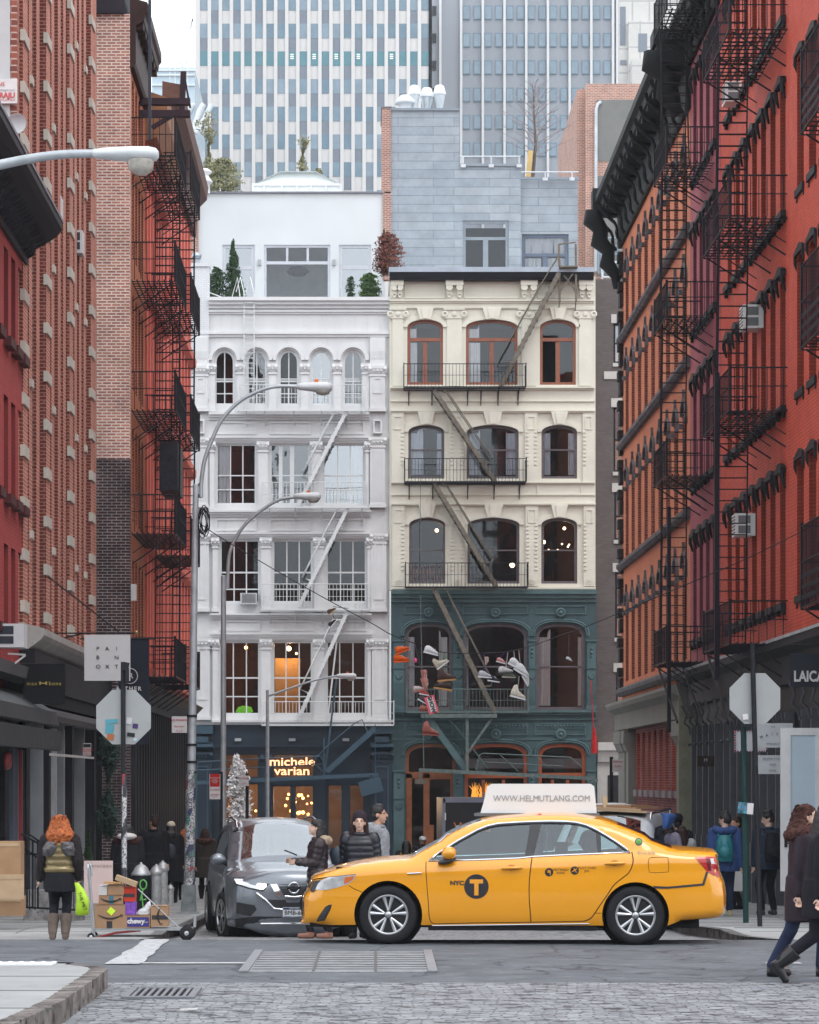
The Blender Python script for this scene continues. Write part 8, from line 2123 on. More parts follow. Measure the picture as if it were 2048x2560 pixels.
person('bearded man in black clasping his hands by the dark shop columns', 1842, 2258, 52, 1.72, -60, hands=((-.03, -.26, 1.2), (.03, -.26, 1.22)), coat=(M_cblk, .75, .04, 0), hair='short', hm=M_hbrn, low=True, beard=True)
r, fr, k, J = person('man in a grey cap and mauve grey shirt holding a white phone to his ear', 1664, 2290, 47, 1.62, 200, hands=((-.25, 0, .85), (.12, -.05, 1.48)), head=(30, 0), coat=(mat('shirt_mauve', (.27, .25, .33), .85, 0, .1, 5), .74, .06, 0), hat=(mat('cap_slate', (.10, .11, .13), .8), 'cap'), hair='short', low=True)
m = MB(TR(PX(1647, 46.6), 46.6, PZ(2076, 46.6))); m.box(-.02, .02, -.01, .01, -.07, .05, Matrix.Rotation(rad(15), 4, 'Y')); solo(m, 'mobile_phone', mat('phone_white', (.7, .7, .72), .3), 'white phone held to the ear of the man in the grey cap', 'phone')
person('person in black wearing a round black pompom beanie, behind the long haired woman', 1694, 2290, 51, 1.72, 175, coat=(M_cblk, .7, .05, 0), hat=(M_cblk, 'ball'), hair='short', low=True)
person('woman with long dark hair over a pale grey coat, seen from behind', 1704, 2292, 47.5, 1.50, 185, coat=(mat('coat_pale_grey', (.36, .37, .37), .9, 0, .15, 12), .5, .07, 0), hair='long', hm=M_hbrn, low=True)
r, fr, k, J = person('hooded person in a black and yellow delivery jacket behind the taxi windscreen', 1016, 2250, 62, 1.50, 180, coat=(mat('jacket_black_yellow', (.02, .018, .015), .7), .6, .06, 0), hair='long', hm=M_hblk, low=True)
m = MB(fr)
for s in (-1, 1): m.tube([(s * .12, .165, 1.25), (s * .13, .17, 1.0), (s * .14, .17, .8)], .016, 5)
m.lathe([(.07, .175), (.07, .185)], (0, 0, 1.08), 5, 'Y'); m.build('yellow_trim', mat('trim_gold', (.55, .36, .06), .5), r)
person('man in dark clothes with a white cap beside the orange shop door', 1057, 2240, 64, 1.60, 10, coat=(M_cblk, .7, .05, 0), hat=(mat('cap_white', (.6, .6, .6), .8), 'cap'), hair='short', low=True, beard=True)
M_purc = mat('coat_plum', (.022, .013, .021), .55, 0, .3, 4, .4, 14)
r, fr, k, J = person('striding woman in a plum coat with a dark brown fur hood at the right edge', 2006, 2448, 26.0, 1.60, 78, ((-.05, .30), (.05, -.18)), coat=(M_purc, .55, .05, 0), pants=M_navy, shoes=(mat('shoe_black', (.012, .012, .014), .3), .06), hair='curly', hm=M_furd, hood=(M_furd, 2), skin=M_skinp, lean=.05)
person('woman in black with long hair striding close to the camera, cut by the right edge', 2052, 2462, 25.2, 1.62, 82, ((-.05, .38), (.05, -.16)), (.10, 0), coat=(M_cblk, .62, .06, 0), pants=mat('leggings_black', (.012, .012, .018)), shoes=(mat('shoe_black', (.012, .012, .014)), .18), hair='long', hm=M_hblk, skin=M_skinp, lean=.1)
Wz = 104.5 + 1.0
r = thing('person', 'person in a lime green shirt at a lower left window of the white house', 'person', (PX(612, Wz), Wz, PZ(1786, Wz)))
m = MB(TR(PX(612, Wz), Wz, PZ(1786, Wz))); m.loft([(0, 0, -.2, .2, .14), (0, 0, .15, .2, .14), (0, 0, .27, .19, .12), (0, 0, .34, .08, .07), (0, 0, .40, .05, .05)], 16); m.ell((0, -.02, .47), (.08, .09, .11), 12, 10); m.tube([(-.17, 0, .25), (-.3, -.05, .05), (-.38, -.1, .1)], [.07, .06, .04], 8); m.tube([(.17, 0, .25), (.28, -.05, 0)], [.07, .05], 8); vox(m, 'body', M_skin, r, WMX[r.name], .014, 1)
m = MB(TR(PX(612, Wz), Wz, PZ(1786, Wz))); m.loft([(0, 0, -.2, .22, .16), (0, 0, .15, .215, .155), (0, 0, .28, .2, .13), (0, 0, .33, .1, .08)], 16); m.tube([(-.17, 0, .25), (-.29, -.05, .08)], [.085, .075], 10); m.tube([(.17, 0, .25), (.26, -.05, .08)], [.085, .075], 10); m.build('shirt', mat('shirt_lime', (.22, .75, .06), .8, 0, .1, 6, emit=.25), r)  # faint light put into the shirt colour as a glow of its own
m = MB(TR(PX(612, Wz), Wz, PZ(1786, Wz))); m.ell((0, .01, .51), (.09, .1, .09), 12, 8); m.build('hair', M_hbrn, r)
# == STREET LAMPS, POLES, SIGNS
M_galv = mat('lamp_galvanised', (.42, .45, .48), .5, .35, .2, 5)
M_lwh = mat('lamp_white', (.62, .65, .67), .4, 0, .06, 5)
M_lens = mat('lamp_lens', (.45, .42, .38), .15, 0, .3, 14)
M_pole = mat('pole_black', (.015, .016, .02), .5, 0, .2, 6)
M_pgrn = mat('pole_green', (.012, .04, .038), .5, 0, .2, 6)
def sticky(name, base):
 if name in MATS: return MATS[name]
 m, n, l, b = _new(name); pos = _pos(n, l)
 mp = n.new('ShaderNodeMapping'); mp.inputs['Scale'].default_value = (1, 1, .6); l.new(pos, mp.inputs[0])
 vo = n.new('ShaderNodeTexVoronoi'); vo.inputs['Scale'].default_value = 11; l.new(mp.outputs[0], vo.inputs['Vector'])
 cr = n.new('ShaderNodeValToRGB'); cr.color_ramp.interpolation = 'CONSTANT'; e = cr.color_ramp.elements
 cols_ = [(0, base), (.3, (.5, .5, .5)), (.5, (.55, .56, .58)), (.58, (.4, .04, .04)), (.62, (.03, .04, .12)), (.68, (.5, .5, .52)), (.78, base), (.86, (.1, .25, .2)), (.9, (.45, .46, .48))]
 for i, (p, c) in enumerate(cols_):
  el = e[i] if i < 2 else e.new(p); el.position = p; el.color = (*c, 1)
 sx = n.new('ShaderNodeSeparateXYZ'); l.new(vo.outputs['Color'], sx.inputs[0]); l.new(sx.outputs[0], cr.inputs[0])
 nz = n.new('ShaderNodeTexNoise'); nz.inputs['Scale'].default_value = 45; nz.inputs['Detail'].default_value = 3; l.new(pos, nz.inputs['Vector'])
 mr = n.new('ShaderNodeMapRange'); mr.inputs[1].default_value = .50; mr.inputs[2].default_value = .56; l.new(nz.outputs[0], mr.inputs[0])
 mm = n.new('ShaderNodeMix'); mm.data_type = 'RGBA'; mm.inputs[7].default_value = (.06, .06, .08, 1); l.new(mr.outputs[0], mm.inputs[0]); l.new(cr.outputs[0], mm.inputs[6])
 l.new(mm.outputs[2], b.inputs['Base Color']); b.inputs['Roughness'].default_value = .6; MATS[name] = m; return m
M_stk = sticky('stickered_grey', (.25, .26, .28)); M_stkb = sticky('stickered_black', (.02, .02, .025))
def lamp(label, base, poletop, r0, r1, arm, head, D, flat=.3, orange=True, pole=True, group='cobra head street lamps'):
 s = D / F; b = P3(base[0], base[1], D) if pole else P3(arm[0][0], arm[0][1], D)
 t = thing('street_lamp', label, 'street lamp', b, group=group)
 if pole:
  m = MB(); m.tube([b, P3(poletop[0], poletop[1], D)], [r0, r1], 14); m.ell(P3(poletop[0], poletop[1], D), (r1, r1, r1 * .5), 12, 6); pl_ = m.build('pole', M_galv, t)
 pts = [P3(x, y, D) for x, y in arm]; Q = catmull([(p.x, p.z) for p in pts], 5); m = MB(); m.tube([(x, D, z) for x, z in Q], [r1 * .75 - r1 * .2 * i / len(Q) for i in range(len(Q))], 8); m.build('arm', M_galv, t)
 x0, x1, yt, yb, yw = head; X0, X1 = PX(x0, D), PX(x1, D); L = X1 - X0; zc, h = PZ((yt + yb) / 2, D), (yb - yt) * s
 m = MB(); R_ = Matrix.Rotation(rad(90), 4, 'Y')
 secs = [(0, .05 * L, .22), (.04, .10 * L, .35), (.2, .14 * L, .42), (.55, .19 * L, .5), (.85, .19 * L, .5), (.96, .15 * L, .4), (1.0, .06 * L, .2)]
 vs = [];
 for f, w_, hh_ in secs:
  for k in range(16):
   a = 2 * math.pi * k / 16; z = math.sin(a); z = z * hh_ * h * (1.0 if z > 0 else .7 + .4 * f); vs.append((X0 + L * f, D + w_ * math.cos(a), zc + z))
 m.add(vs, [(i * 16 + k, i * 16 + (k + 1) % 16, (i + 1) * 16 + (k + 1) % 16, (i + 1) * 16 + k) for i in range(6) for k in range(16)] + [tuple(range(16)), tuple(range(96, 112))], True)
 hd = m.build('lamp_head', M_lwh, t)
 m = MB(); m.lathe([(L * .20, 0), (L * .19, -(yw - yb) * s * .6), (L * .10, -(yw - yb) * s * .95), (0, -(yw - yb) * s)], (X0 + L * .73, D, zc - h * .42), 18); m.build('bowl', M_lens, hd)
 if orange: m = MB(); m.lathe([(.035, 0), (.035, .05), (.02, .06)], (X0 + L * .55, D, zc + h * .45), 10); m.build('photocell', mat('cell_orange', (.7, .16, .03), .5), hd)
 return t
L1 = lamp('tallest curved street lamp standing on the left pavement, its foot plastered with stickers', (473, 2283), (490, 1212), .088, .05, [(503, 1243), (504, 1200), (512, 1150), (530, 1100), (556, 1048), (600, 1003), (655, 975), (700, 966), (745, 967)], (743, 831, 955, 981, 990), 48)
m = MB(); m.tube([P3(473.2, 2230, 47.99), P3(478, 1925, 47.99)], [.096, .088], 14, cap=False); m.build('stickers', M_stk, L1)
m = MB(); m.bar(P3(490, 1240, 48), P3(504, 1240, 48), .05, .06); m.bar(P3(490, 1220, 48), P3(504, 1205, 48), .04, .04)
for y in (1862, 1905, 1930, 1790): m.lathe([(.088, -.02), (.088, .02)], (PX(480, 48), 48, PZ(y, 48)), 14)
m.build('clamp', M_iron, L1)
m = MB(); b = P3(472, 2284, 48); m.tube([b, b + Vector((0, 0, .46))], [.235, .17], 4)
m = MB(b and TR(*b)); m.loft([(0, 0, 0, .25, .25), (0, 0, .02, .25, .25), (0, 0, .04, .185, .185), (0, 0, .5, .16, .16)], 4, R=Matrix.Rotation(rad(45), 4, 'Z'));
for i in range(len(m.sm)): m.sm[i] = False
m.build('base_box', mat('base_scuffed', (.20, .22, .23), .6, .2, .4, 5, .4, 12, grime=(.04, .14, .10), gth=.56), L1)
m = MB()
for k in range(7): a0 = k * .9; c = P3(506 + (k % 3) * 4, 1300 + (k % 4) * 6, 47.8); m.tube([c + Vector((.07 * math.cos(a), .03 * k * .3, .22 * math.sin(a) + .01 * k)) for a in [2 * math.pi * j / 18 for j in range(18)]], .008, 4, closed=True)
solo(m, 'cable_coil', M_pole, 'coil of black cable hanging on the tall stickered lamp post', 'cable')
lamp('middle sized curved street lamp whose foot is hidden behind the grey crossover', (558, 2271), (559, 1441), .07, .058, [(569, 1470), (570, 1430), (574, 1385), (590, 1345), (617, 1307), (662, 1270), (703, 1248), (745, 1243)], (734, 802, 1231, 1252, 1259), 62)
lamp('small slim street lamp in front of the dark blue shop with a straight rising arm', (669, 2216), (669, 1726), .06, .052, [(672, 1739), (700, 1730), (740, 1716), (790, 1700), (845, 1689)], (842, 891, 1683, 1698, 1704), 88)
lamp('big near street lamp head on an arm reaching in from the upper left edge', None, None, .07, .07, [(-260, 470), (-120, 436), (0, 412), (80, 396), (160, 386), (236, 384)], (231, 397, 367, 405, 441), 26, orange=False, pole=False)
def pole(x0, y0, x1, y1, D, r, mt, name='pole', **kw):
 m = MB(); m.tube([P3(x0, y0, D), P3(x1, y1, D)], r, 8); return m
M_sgn = mat('sign_back_alu', (.33, .345, .35), .5, .2, .05, 4)
M_sw = mat('sign_white', (.62, .60, .61), .5); M_sr = mat('sign_red', (.45, .02, .02), .5)
def octa(cx, cy, w, D, tilt=0):
 r = w / 2 / math.cos(math.pi / 8) * D / F
 return [(PX(cx, D) + r * math.cos(math.pi / 8 + k * math.pi / 4), PZ(cy, D) + r * math.sin(math.pi / 8 + k * math.pi / 4)) for k in range(8)]
s1 = thing('stop_sign', 'grey back of an octagonal stop sign with stickers, left of the tall lamp', 'road sign', P3(314, 2330, 38.4))
m = pole(309, 2330, 308, 1655, 38.4, .033, M_pole); m.build('pole', M_pole, s1); m = pole(311, 2238, 311, 1935, 38.38, .037, M_pole); m.build('stickers', M_stkb, s1)
m = MB(); o = octa(307, 1792, 137, 38.3); m.plate(o, 38.44, 38.448); pn = m.build('panel', M_sgn, s1)
m = MB(); m.bar(P3(307, 1665, 38.36), P3(322, 1668, 38.36), .05, .12); m.bar(P3(318, 1670, 38.36), P3(318, 1708, 38.36), .05, .09); m.build('clamp', M_pole, s1)
for (a, b, c, d, cl) in ((264, 294, 1798, 1809, (.08, .27, .34)), (264, 284, 1811, 1834, (.36, .38, .40)), (316, 330, 1794, 1810, (.5, .5, .52)), (332, 345, 1809, 1821, (.05, .03, .12)), (318, 337, 1832, 1842, (.02, .02, .02)), (334, 342, 1845, 1852, (.4, .55, .62)), (268, 285, 1835, 1850, (.35, .12, .05))):
 m = MB(TR(PX((a + b) / 2, 38.43), 38.43, PZ((c + d) / 2, 38.43)) @ Matrix.Rotation(rad(rnd.uniform(-12, 12)), 4, 'Y')); w_, h_ = (b - a) * 38.4 / F / 2, (d - c) * 38.4 / F / 2; m.box(-w_, w_, 0, .003, -h_, h_); m.build('sticker', mat('sticker_%d' % a, cl, .5), s1)
s2 = thing('stop_sign', 'clean grey back of an octagonal stop sign with one white sticker, at the right', 'road sign', P3(1899, 2316, 39.4))
m = pole(1900, 2316, 1881, 1609, 39.4, .036, M_pole); m.build('pole', M_pole, s2)
m = MB(); o = octa(1889, 1746, 127, 39.4); m.plate(o, 39.46, 39.468); m.build('panel', M_sgn, s2)
m = MB(TR(*P3(1864, 1792, 39.44)) @ Matrix.Rotation(rad(-6), 4, 'Y')); m.box(-.04, .04, 0, .004, -.04, .04); m.build('sticker', M_sw, s2)
g1_ = thing('sign_post', 'dark green post with a colourful torn sticker sign, left of the leaning black post', 'post', P3(1865, 2307, 39.8))
m = pole(1865, 2307, 1859, 1817, 39.8, .042, M_pgrn); m.build('pole', M_pgrn, g1_)
m = MB(TR(*P3(1864, 2020, 39.7)) @ Matrix.Rotation(rad(5), 4, 'Y')); m.box(-.11, .02, 0, .005, -.08, .08); m.build('plate', mat('sticker_mix', (.06, .20, .28), .5, 0, 1.0, 14, grime=(.45, .05, .06), gth=.55), g1_); m = MB(TR(*P3(1868, 2021, 39.69)) @ Matrix.Rotation(rad(5), 4, 'Y')); m.box(.0, .09, 0, .005, -.08, .08); m.build('plate', M_sw, g1_)
def psign(label, px0, px1, y0, y1, D, polex, rows, pr=.035, base=None):
 t = thing('parking_sign', label, 'road sign', P3(polex, 1950 + (CZ - sz(D)) * F / D, D)); m = MB(); m.box(PX(polex, D) - pr, PX(polex, D) + pr, D, D + .06, sz(D), PZ(y0 - 6, D)); m.build('pole', M_pole, t)
 z1, z0 = PZ(y0, D), PZ(y1, D); m = MB(); m.box(PX(px0, D), PX(px1, D), D - .02, D - .01, z0, z1); m.build('panel', M_sw, t)
 for (f0, f1, bgc, txt, c2, sz_) in rows:
  za, zb_ = z1 + (z0 - z1) * f0, z1 + (z0 - z1) * f1
  if bgc: m = MB(); m.box(PX(px0, D) + .01, PX(px1, D) - .01, D - .025, D - .02, zb_, za); m.build('field', bgc, t)
  text(txt, sz_, c2, t, TR(PX((px0 + px1) / 2, D), D - .03, (za + zb_) / 2))
 return t
psign('red and white no standing sign pair on a black post left of the crossover', 524, 551, 1935, 1998, 60, 553, [(0, .5, M_sr, 'NO STANDING\nHOTEL\nLOADING\nZONE', M_sw, .034), (.52, .72, None, 'NO PARKING', M_sr, .045), (.72, 1, None, '8AM-6PM\n<--->', M_sr, .045)])
psign('small red and white no parking sign before the blue shop window', 597, 622, 1939, 1965, 84, 618, [(0, .5, None, 'NO PARK', M_sr, .07), (.5, 1, None, '--->', M_sr, .09)], .05)
psign('red and white no parking sign on the dark wall left of the tall lamp', 430, 468, 1791, 1832, 53, 474, [(0, .45, None, 'NO PARKING', M_sr, .055), (.45, .75, None, '8am-6pm', M_sr, .05), (.75, 1, None, '<-->', M_sr, .07)], .02)
psign('white and red parking sign on a black post before the grey brown house', 1531, 1559, 1898, 1930, 80, 1529, [(0, .4, None, 'PARKING', M_sr, .07), (.4, .7, None, '8-6PM', M_sr, .07), (.7, 1, None, '---', M_sr, .1)], .05)
def banner(name, label, x0, x1, y0, y1, D, mt, rod=None, th=.02):
 t = thing(name, label, 'banner sign', P3((x0 + x1) / 2, y1, D)); m = MB(); m.box(PX(x0, D), PX(x1, D), D, D + th, PZ(y1, D), PZ(y0, D)); m.build('cloth', mt, t)
 m = MB();
 for a, b in rod or []: m.tube([P3(a[0], a[1], D), P3(b[0], b[1], D)], .014, 6)
 if rod: m.build('rod', M_iron, t)
 return t
b1 = banner('banner', 'white square banner with nine spaced black letters over the left shops', 211, 326, 1587, 1702, 54, mat('banner_white', (.66, .67, .69), .7, 0, .03, 4), [((118, 1583), (338, 1583)), ((120, 1441), (297, 1579)), ((114, 1606), (210, 1583))])
for ch, px, py in (('P', 245, 1622), ('A', 268, 1622), ('I', 292, 1622), ('B', 245, 1644), ('N', 292, 1644), ('O', 246, 1667), ('X', 269, 1667), ('T', 292, 1667)): text(ch, .105, M_dk, b1, TR(PX(px, 54), 53.99, PZ(py, 54)), sx=1.1)
m = MB(); m.ell(P3(341, 1581, 54), (.035,) * 3, 10, 8); m.build('finial', mat('brass', (.5, .36, .16), .3, .8), b1)
b2 = banner('banner', 'tall dark banner with a white ringed emblem behind the white square banner', 296, 373, 1598, 1862, 58, mat('banner_navy', (.02, .024, .038), .7), [((200, 1597), (387, 1597))])
m = MB(); c = P3(325, 1690, 57.98); m.tube([c + Vector((.16 * math.cos(a), 0, .16 * math.sin(a))) for a in [2 * math.pi * k / 24 for k in range(24)]], .009, 5, closed=True); m.build('ring', M_sw, b2); text('R', .17, M_sw, b2, TR(c.x + .02, c.y, c.z)); text('AETHER', .115, M_sw, b2, TR(PX(322, 58), 57.98, PZ(1722, 58)), space=1.4, bold=.004)
b3 = banner('banner', 'black square banner with small gold lettering at the far left', 58, 162, 1659, 1760, 49, mat('banner_black', (.010, .010, .013), .7), [((0, 1661), (160, 1659))])
M_gd = mat('gold_letters', (.50, .38, .10), .4, .3); text('max', .10, M_gd, b3, TR(PX(80, 49), 48.99, PZ(1709, 49)), space=1.2); text('bone', .10, M_gd, b3, TR(PX(138, 49), 48.99, PZ(1709, 49)), space=1.15)
m = MB(); c = P3(108, 1708, 48.985); m.bar(c - Vector((.05, 0, 0)), c + Vector((.05, 0, 0)), .01, .018)
for a in (-.055, .055):
 for b_ in (-.015, .015): m.ell((c.x + a, c.y, c.z + b_), (.02, .006, .015), 8, 6)
m.build('bone_mark', M_gd, b3)
b4 = banner('banner', 'charcoal banner with bold white capitals cut by the right edge', 1976, 2150, 1632, 1718, 46, mat('banner_slate', (.022, .026, .036), .6), [((1974, 1612), (2160, 1612))]); text('LAICALE', .245, M_sw, b4, TR(PX(1984, 46), 45.985, PZ(1692, 46)), align='LEFT', sx=.74, bold=.008)
b5 = banner('shop_board', 'white board with curved black lettering behind the right stop sign', 1891, 1982, 1808, 1869, 49, mat('board_white', (.60, .63, .66), .5)); M_lg = mat('letters_grey', (.22, .23, .25), .5)
text('THE', .045, M_lg, b5, TR(PX(1932, 49), 48.99, PZ(1817, 49))); text('COLLECTIVE', .055, M_lg, b5, TR(PX(1938, 49), 48.99, PZ(1860, 49)))
for i, ch in enumerate('MAIYET'): text(ch, .07, M_dk, b5, TR(PX(1904 + i * 13, 49), 48.99, PZ(1843 - 7 * math.sin(min(i, 5) / 5 * math.pi), 49)) @ Matrix.Rotation(rad(-28 + i * 11), 4, 'Y'))
b6 = banner('shop_board', 'lower white board with three grey names beside the white door', 1895, 1953, 1888, 1935, 49.1, mat('board_white', (.60, .63, .66), .5))
for i, s_ in enumerate(('RAVEN + LILY', 'VOZ', 'STAE')): text(s_, .058, M_lg, b6, TR(PX(1931, 49.1), 49.08, PZ(1897 + i * 15, 49.1)))
b7 = banner('shop_board', 'white board with a red and blue dashed border behind the green post', 1836, 1918, 1826, 1880, 50, mat('board_white', (.60, .63, .66), .5))
m = MB()
for i in range(14):
 m.m = i % 2; x = 1837 + i * 6; m.box(PX(x, 50), PX(x + 3.4, 50), 49.97, 49.99, PZ(1880, 50), PZ(1877, 50)); m.box(PX(x, 50), PX(x + 3.4, 50), 49.97, 49.99, PZ(1829, 50), PZ(1826, 50))
 if i < 8: y = 1830 + i * 6.3; m.box(PX(1836, 50), PX(1839, 50), 49.97, 49.99, PZ(y + 4, 50), PZ(y, 50)); m.box(PX(1915, 50), PX(1918, 50), 49.97, 49.99, PZ(y + 4, 50), PZ(y, 50))
m.build('dashed_border', [M_sr, mat('sign_navy', (.03, .04, .15), .5)], b7)
b8 = banner('shop_board', 'small dark brown board with one white letter on the right shop columns', 1743, 1786, 1890, 1916, 66, mat('board_brown', (.05, .035, .03), .6)); text('H', .12, M_sw, b8, TR(PX(1764, 66), 65.98, PZ(1900, 66)))
D = 44.5; dr = thing('white_door', 'tall white framed glass door standing open at the right edge', 'door', P3(2000, 2232, D))
m = MB(); m.ring(rect(PX(1952, D), PX(2062, D), PZ(2228, D), PZ(1820, D)), rect(PX(1977, D), PX(2040, D), PZ(2150, D), PZ(1838, D)), D, D + .06); m.build('frame', mat('door_white', (.60, .61, .62), .5), dr)
m = MB(); m.box(PX(1975, D), PX(2042, D), D + .02, D + .03, PZ(2152, D), PZ(1836, D)); m.build('pane', mat('frosted_pane', (.42, .52, .60), .2, 0, .08, 1), dr)
m = MB(); m.box(PX(1961, D), PX(1968, D), D - .02, D, PZ(2118, D), PZ(2088, D)); m.bar(P3(1964, 2108, D - .04), P3(1976, 2108, D - .04), .02, .02); m.build('handle', M_iron, dr)
m = MB(); D = 50; m.box(PX(1802, D), PX(1858, D), D, D + .06, PZ(2228, D), PZ(2128, D)); solo(m, 'leaning_panel', mat('panel_white', (.62, .60, .60), .6), 'plain white panel leaning behind the legs of the boy with the teal backpack', 'panel')
# == WIRE AND HANGING SHOES
WD = 49.5; wp = [(496, 1306), (560, 1349), (700, 1432), (820, 1500), (931, 1559), (975, 1585), (1035, 1608), (1103, 1630), (1160, 1634), (1214, 1633), (1265, 1630), (1315, 1619), (1400, 1590), (1482, 1560), (1658, 1486), (1883, 1389), (2100, 1280)]
m = MB(); Q = catmull(wp, 4); m.tube([P3(x, y, WD) for x, y in Q], .009, 5); solo(m, 'overhead_wire', M_pole, 'black wire sagging across the street from the tall lamp, hung with shoes', 'wire', base=P3(496, 1306, WD))
def shoe(px, py, L, ang, col, sole, label, cat='shoe', high=False, cord=None, flip=1, rough=.7):
 s = L * WD / F; fr = TR(*P3(px, py, WD - .03)) @ Matrix.Rotation(rad(ang), 4, 'Y') @ Matrix.Scale(flip, 4, Vector((1, 0, 0)))
 c = tuple(int(q * 100) for q in col)
 m = MB(fr); h = .30 * s
 st = [(-.48, .10, .32), (-.40, .14, .46 if not high else .75), (-.22, .14, .50 if not high else .85), (-.02, .13, .42), (.18, .15, .28), (.36, .15, .20), (.48, .08, .12)]; vs = []
 for x, w_, t_ in st:
  for k in range(10): a = 2 * math.pi * k / 10; vs.append((x * s, w_ * s * math.cos(a), (.08 + t_ * .5 + t_ * .5 * math.sin(a)) * s * .9))
 m.add(vs, [(i * 10 + k, i * 10 + (k + 1) % 10, (i + 1) * 10 + (k + 1) % 10, (i + 1) * 10 + k) for i in range(6) for k in range(10)] + [tuple(range(10)), tuple(range(60, 70))], True)
 o = solo(m, 'shoe' if cat == 'shoe' else cat, mat('shoe_%d_%d_%d' % c, col, rough, 0, .25, 20), label, cat, 'footwear hanging from the wire', base=fr.translation)
 m = MB(fr); m.plate([(-.5 * s, -.02 * s), (.5 * s, -.02 * s), (.52 * s, .06 * s), (.3 * s, .07 * s), (-.5 * s, .09 * s)], -.15 * s, .15 * s); m.build('sole', mat('sole_%d_%d_%d' % tuple(int(q * 100) for q in sole), sole, .7), o)
 m = MB(fr)
 for i in range(3): m.bar((.02 * s + i * .07 * s, -.1 * s, (.46 - i * .06) * s * .9), (.06 * s + i * .07 * s, .1 * s, (.46 - i * .06) * s * .9), .012, .01)
 m.build('laces', M_sw, o)
 if cord: m = MB(); m.tube([fr.translation + Vector((0, .02, .1)), P3(cord[0], cord[1], WD)], .006, 4); m.build('lace_cord', mat('cord_dark', (.1, .09, .1), .8) if cord[2:] == () else mat('cord_' + cord[2], {'purple': (.12, .05, .22), 'white': (.5, .5, .5), 'green': (.1, .25, .15)}[cord[2]], .8), o)
OG = (.62, .10, .012); WH = (.62, .63, .65); BR = (.07, .04, .035); TN = (.40, .22, .08); PK = (.36, .16, .14)
shoe(1008, 1630, 36, -24, OG, OG, 'upper orange trainer hanging at the left end of the shoe cluster', cord=(1003, 1597)); shoe(1004, 1655, 40, -4, OG, OG, 'lower orange trainer hanging at the left end of the shoe cluster', cord=(1003, 1597))
shoe(1077, 1635, 38, 14, WH, WH, 'single white low shoe lying along the wire', flip=1, cord=(1090, 1624, 'white')); shoe(1108, 1664, 36, -38, (.50, .45, .36), WH, 'beige high top above the brown boots', high=True, cord=(1111, 1631, 'green'))
shoe(1117, 1702, 46, -6, BR, TN, 'brown and white boot with tan sole, upper of the pair', high=True, cord=(1111, 1632, 'green')); shoe(1107, 1724, 46, 10, (.05, .035, .03), TN, 'dark brown shoe with thick tan sole, lower of the pair', flip=-1, cord=(1111, 1632, 'green'))
shoe(1212, 1694, 34, 4, (.42, .43, .47), WH, 'grey running shoe on a purple lace in the middle', cord=(1212, 1634, 'purple')); shoe(1213, 1652, 20, 84, (.42, .28, .24), (.5, .4, .4), 'small pink baby shoe on a purple lace', cord=(1210, 1634, 'purple')); shoe(1252, 1657, 24, 15, (.55, .25, .25), WH, 'small pink and white trainer left of the white heap', cord=(1262, 1630, 'purple'))
shoe(1234, 1704, 30, 8, (.03, .035, .05), WH, 'small black trainer below the pink one'); shoe(1265, 1684, 38, -4, (.5, .5, .5), (.05, .05, .05), 'white trainer with dark sole at the left of the heap', cord=(1270, 1630, 'white')); shoe(1287, 1668, 40, 28, WH, WH, 'upper white trainer in the middle of the heap', cord=(1285, 1626, 'white')); shoe(1302, 1684, 44, 32, WH, WH, 'big white trainer at the front of the heap', cord=(1297, 1623, 'white')); shoe(1272, 1694, 34, 2, (.12, .13, .10), (.3, .3, .25), 'dark olive shoe under the white heap')
shoe(1312, 1703, 30, 60, (.6, .58, .56), WH, 'fuzzy white slipper at the right of the heap', cord=(1297, 1660, 'white')); shoe(1294, 1745, 40, 14, (.60, .56, .48), WH, 'lowest cream canvas high top below the heap', high=True, cord=(1298, 1690, 'white')); shoe(1422, 1652, 18, 20, (.5, .52, .55), (.05, .05, .05), 'small black and white shoe hanging alone at the right', cord=(1422, 1583))
shoe(1055, 1690, 30, 78, PK, PK, 'dusty pink ballet slipper at the top of the pink bunch', cord=(1037, 1609)); shoe(1057, 1712, 34, 70, (.42, .2, .17), PK, 'second dusty pink slipper in the bunch', cord=(1052, 1690)); shoe(1049, 1728, 30, -14, (.5, .4, .38), PK, 'pale pink slipper jutting left from the bunch'); shoe(1060, 1737, 26, 10, (.45, .06, .05), WH, 'red small shoe in the pink bunch'); shoe(1056, 1755, 28, 30, (.08, .06, .07), WH, 'dark small shoe under the red one'); shoe(1064, 1778, 30, -4, (.35, .12, .09), (.2, .06, .05), 'brick red boot beside the pink sign'); shoe(1076, 1838, 44, 4, (.30, .10, .08), (.22, .07, .06), 'lowest brick red boot hanging on a long cord', high=True, cord=(1060, 1785))
shoe(832 + 130 * 0, 1530, 24, -40, (.10, .06, .05), (.4, .3, .15), 'small brown shoe hanging before the white house, upper', cord=(870, 1521)); shoe(835, 1560, 24, -50, (.03, .03, .035), WH, 'small black and white shoe hanging before the white house, lower', cord=(832, 1534))
ps_ = thing('pink_sign', 'tilted pink sign with black letters hanging in the bunch of pink shoes', 'sign', P3(1079, 1762, 49.4)); q = TR(*P3(1079, 1762, 49.4)) @ Matrix.Rotation(rad(-17), 4, 'Y'); m = MB(q); m.box(-.09, .09, 0, .01, -.16, .16); m.build('card', mat('card_pink', (.70, .12, .16), .6), ps_); m = MB(q); m.box(-.05, .06, -.004, 0, -.13, .13); m.build('panel', M_sw, ps_)
text('SHOW', .10, M_dk, ps_, q @ TR(.005, -.008, 0) @ Matrix.Rotation(rad(90), 4, 'Y'), bold=.004)
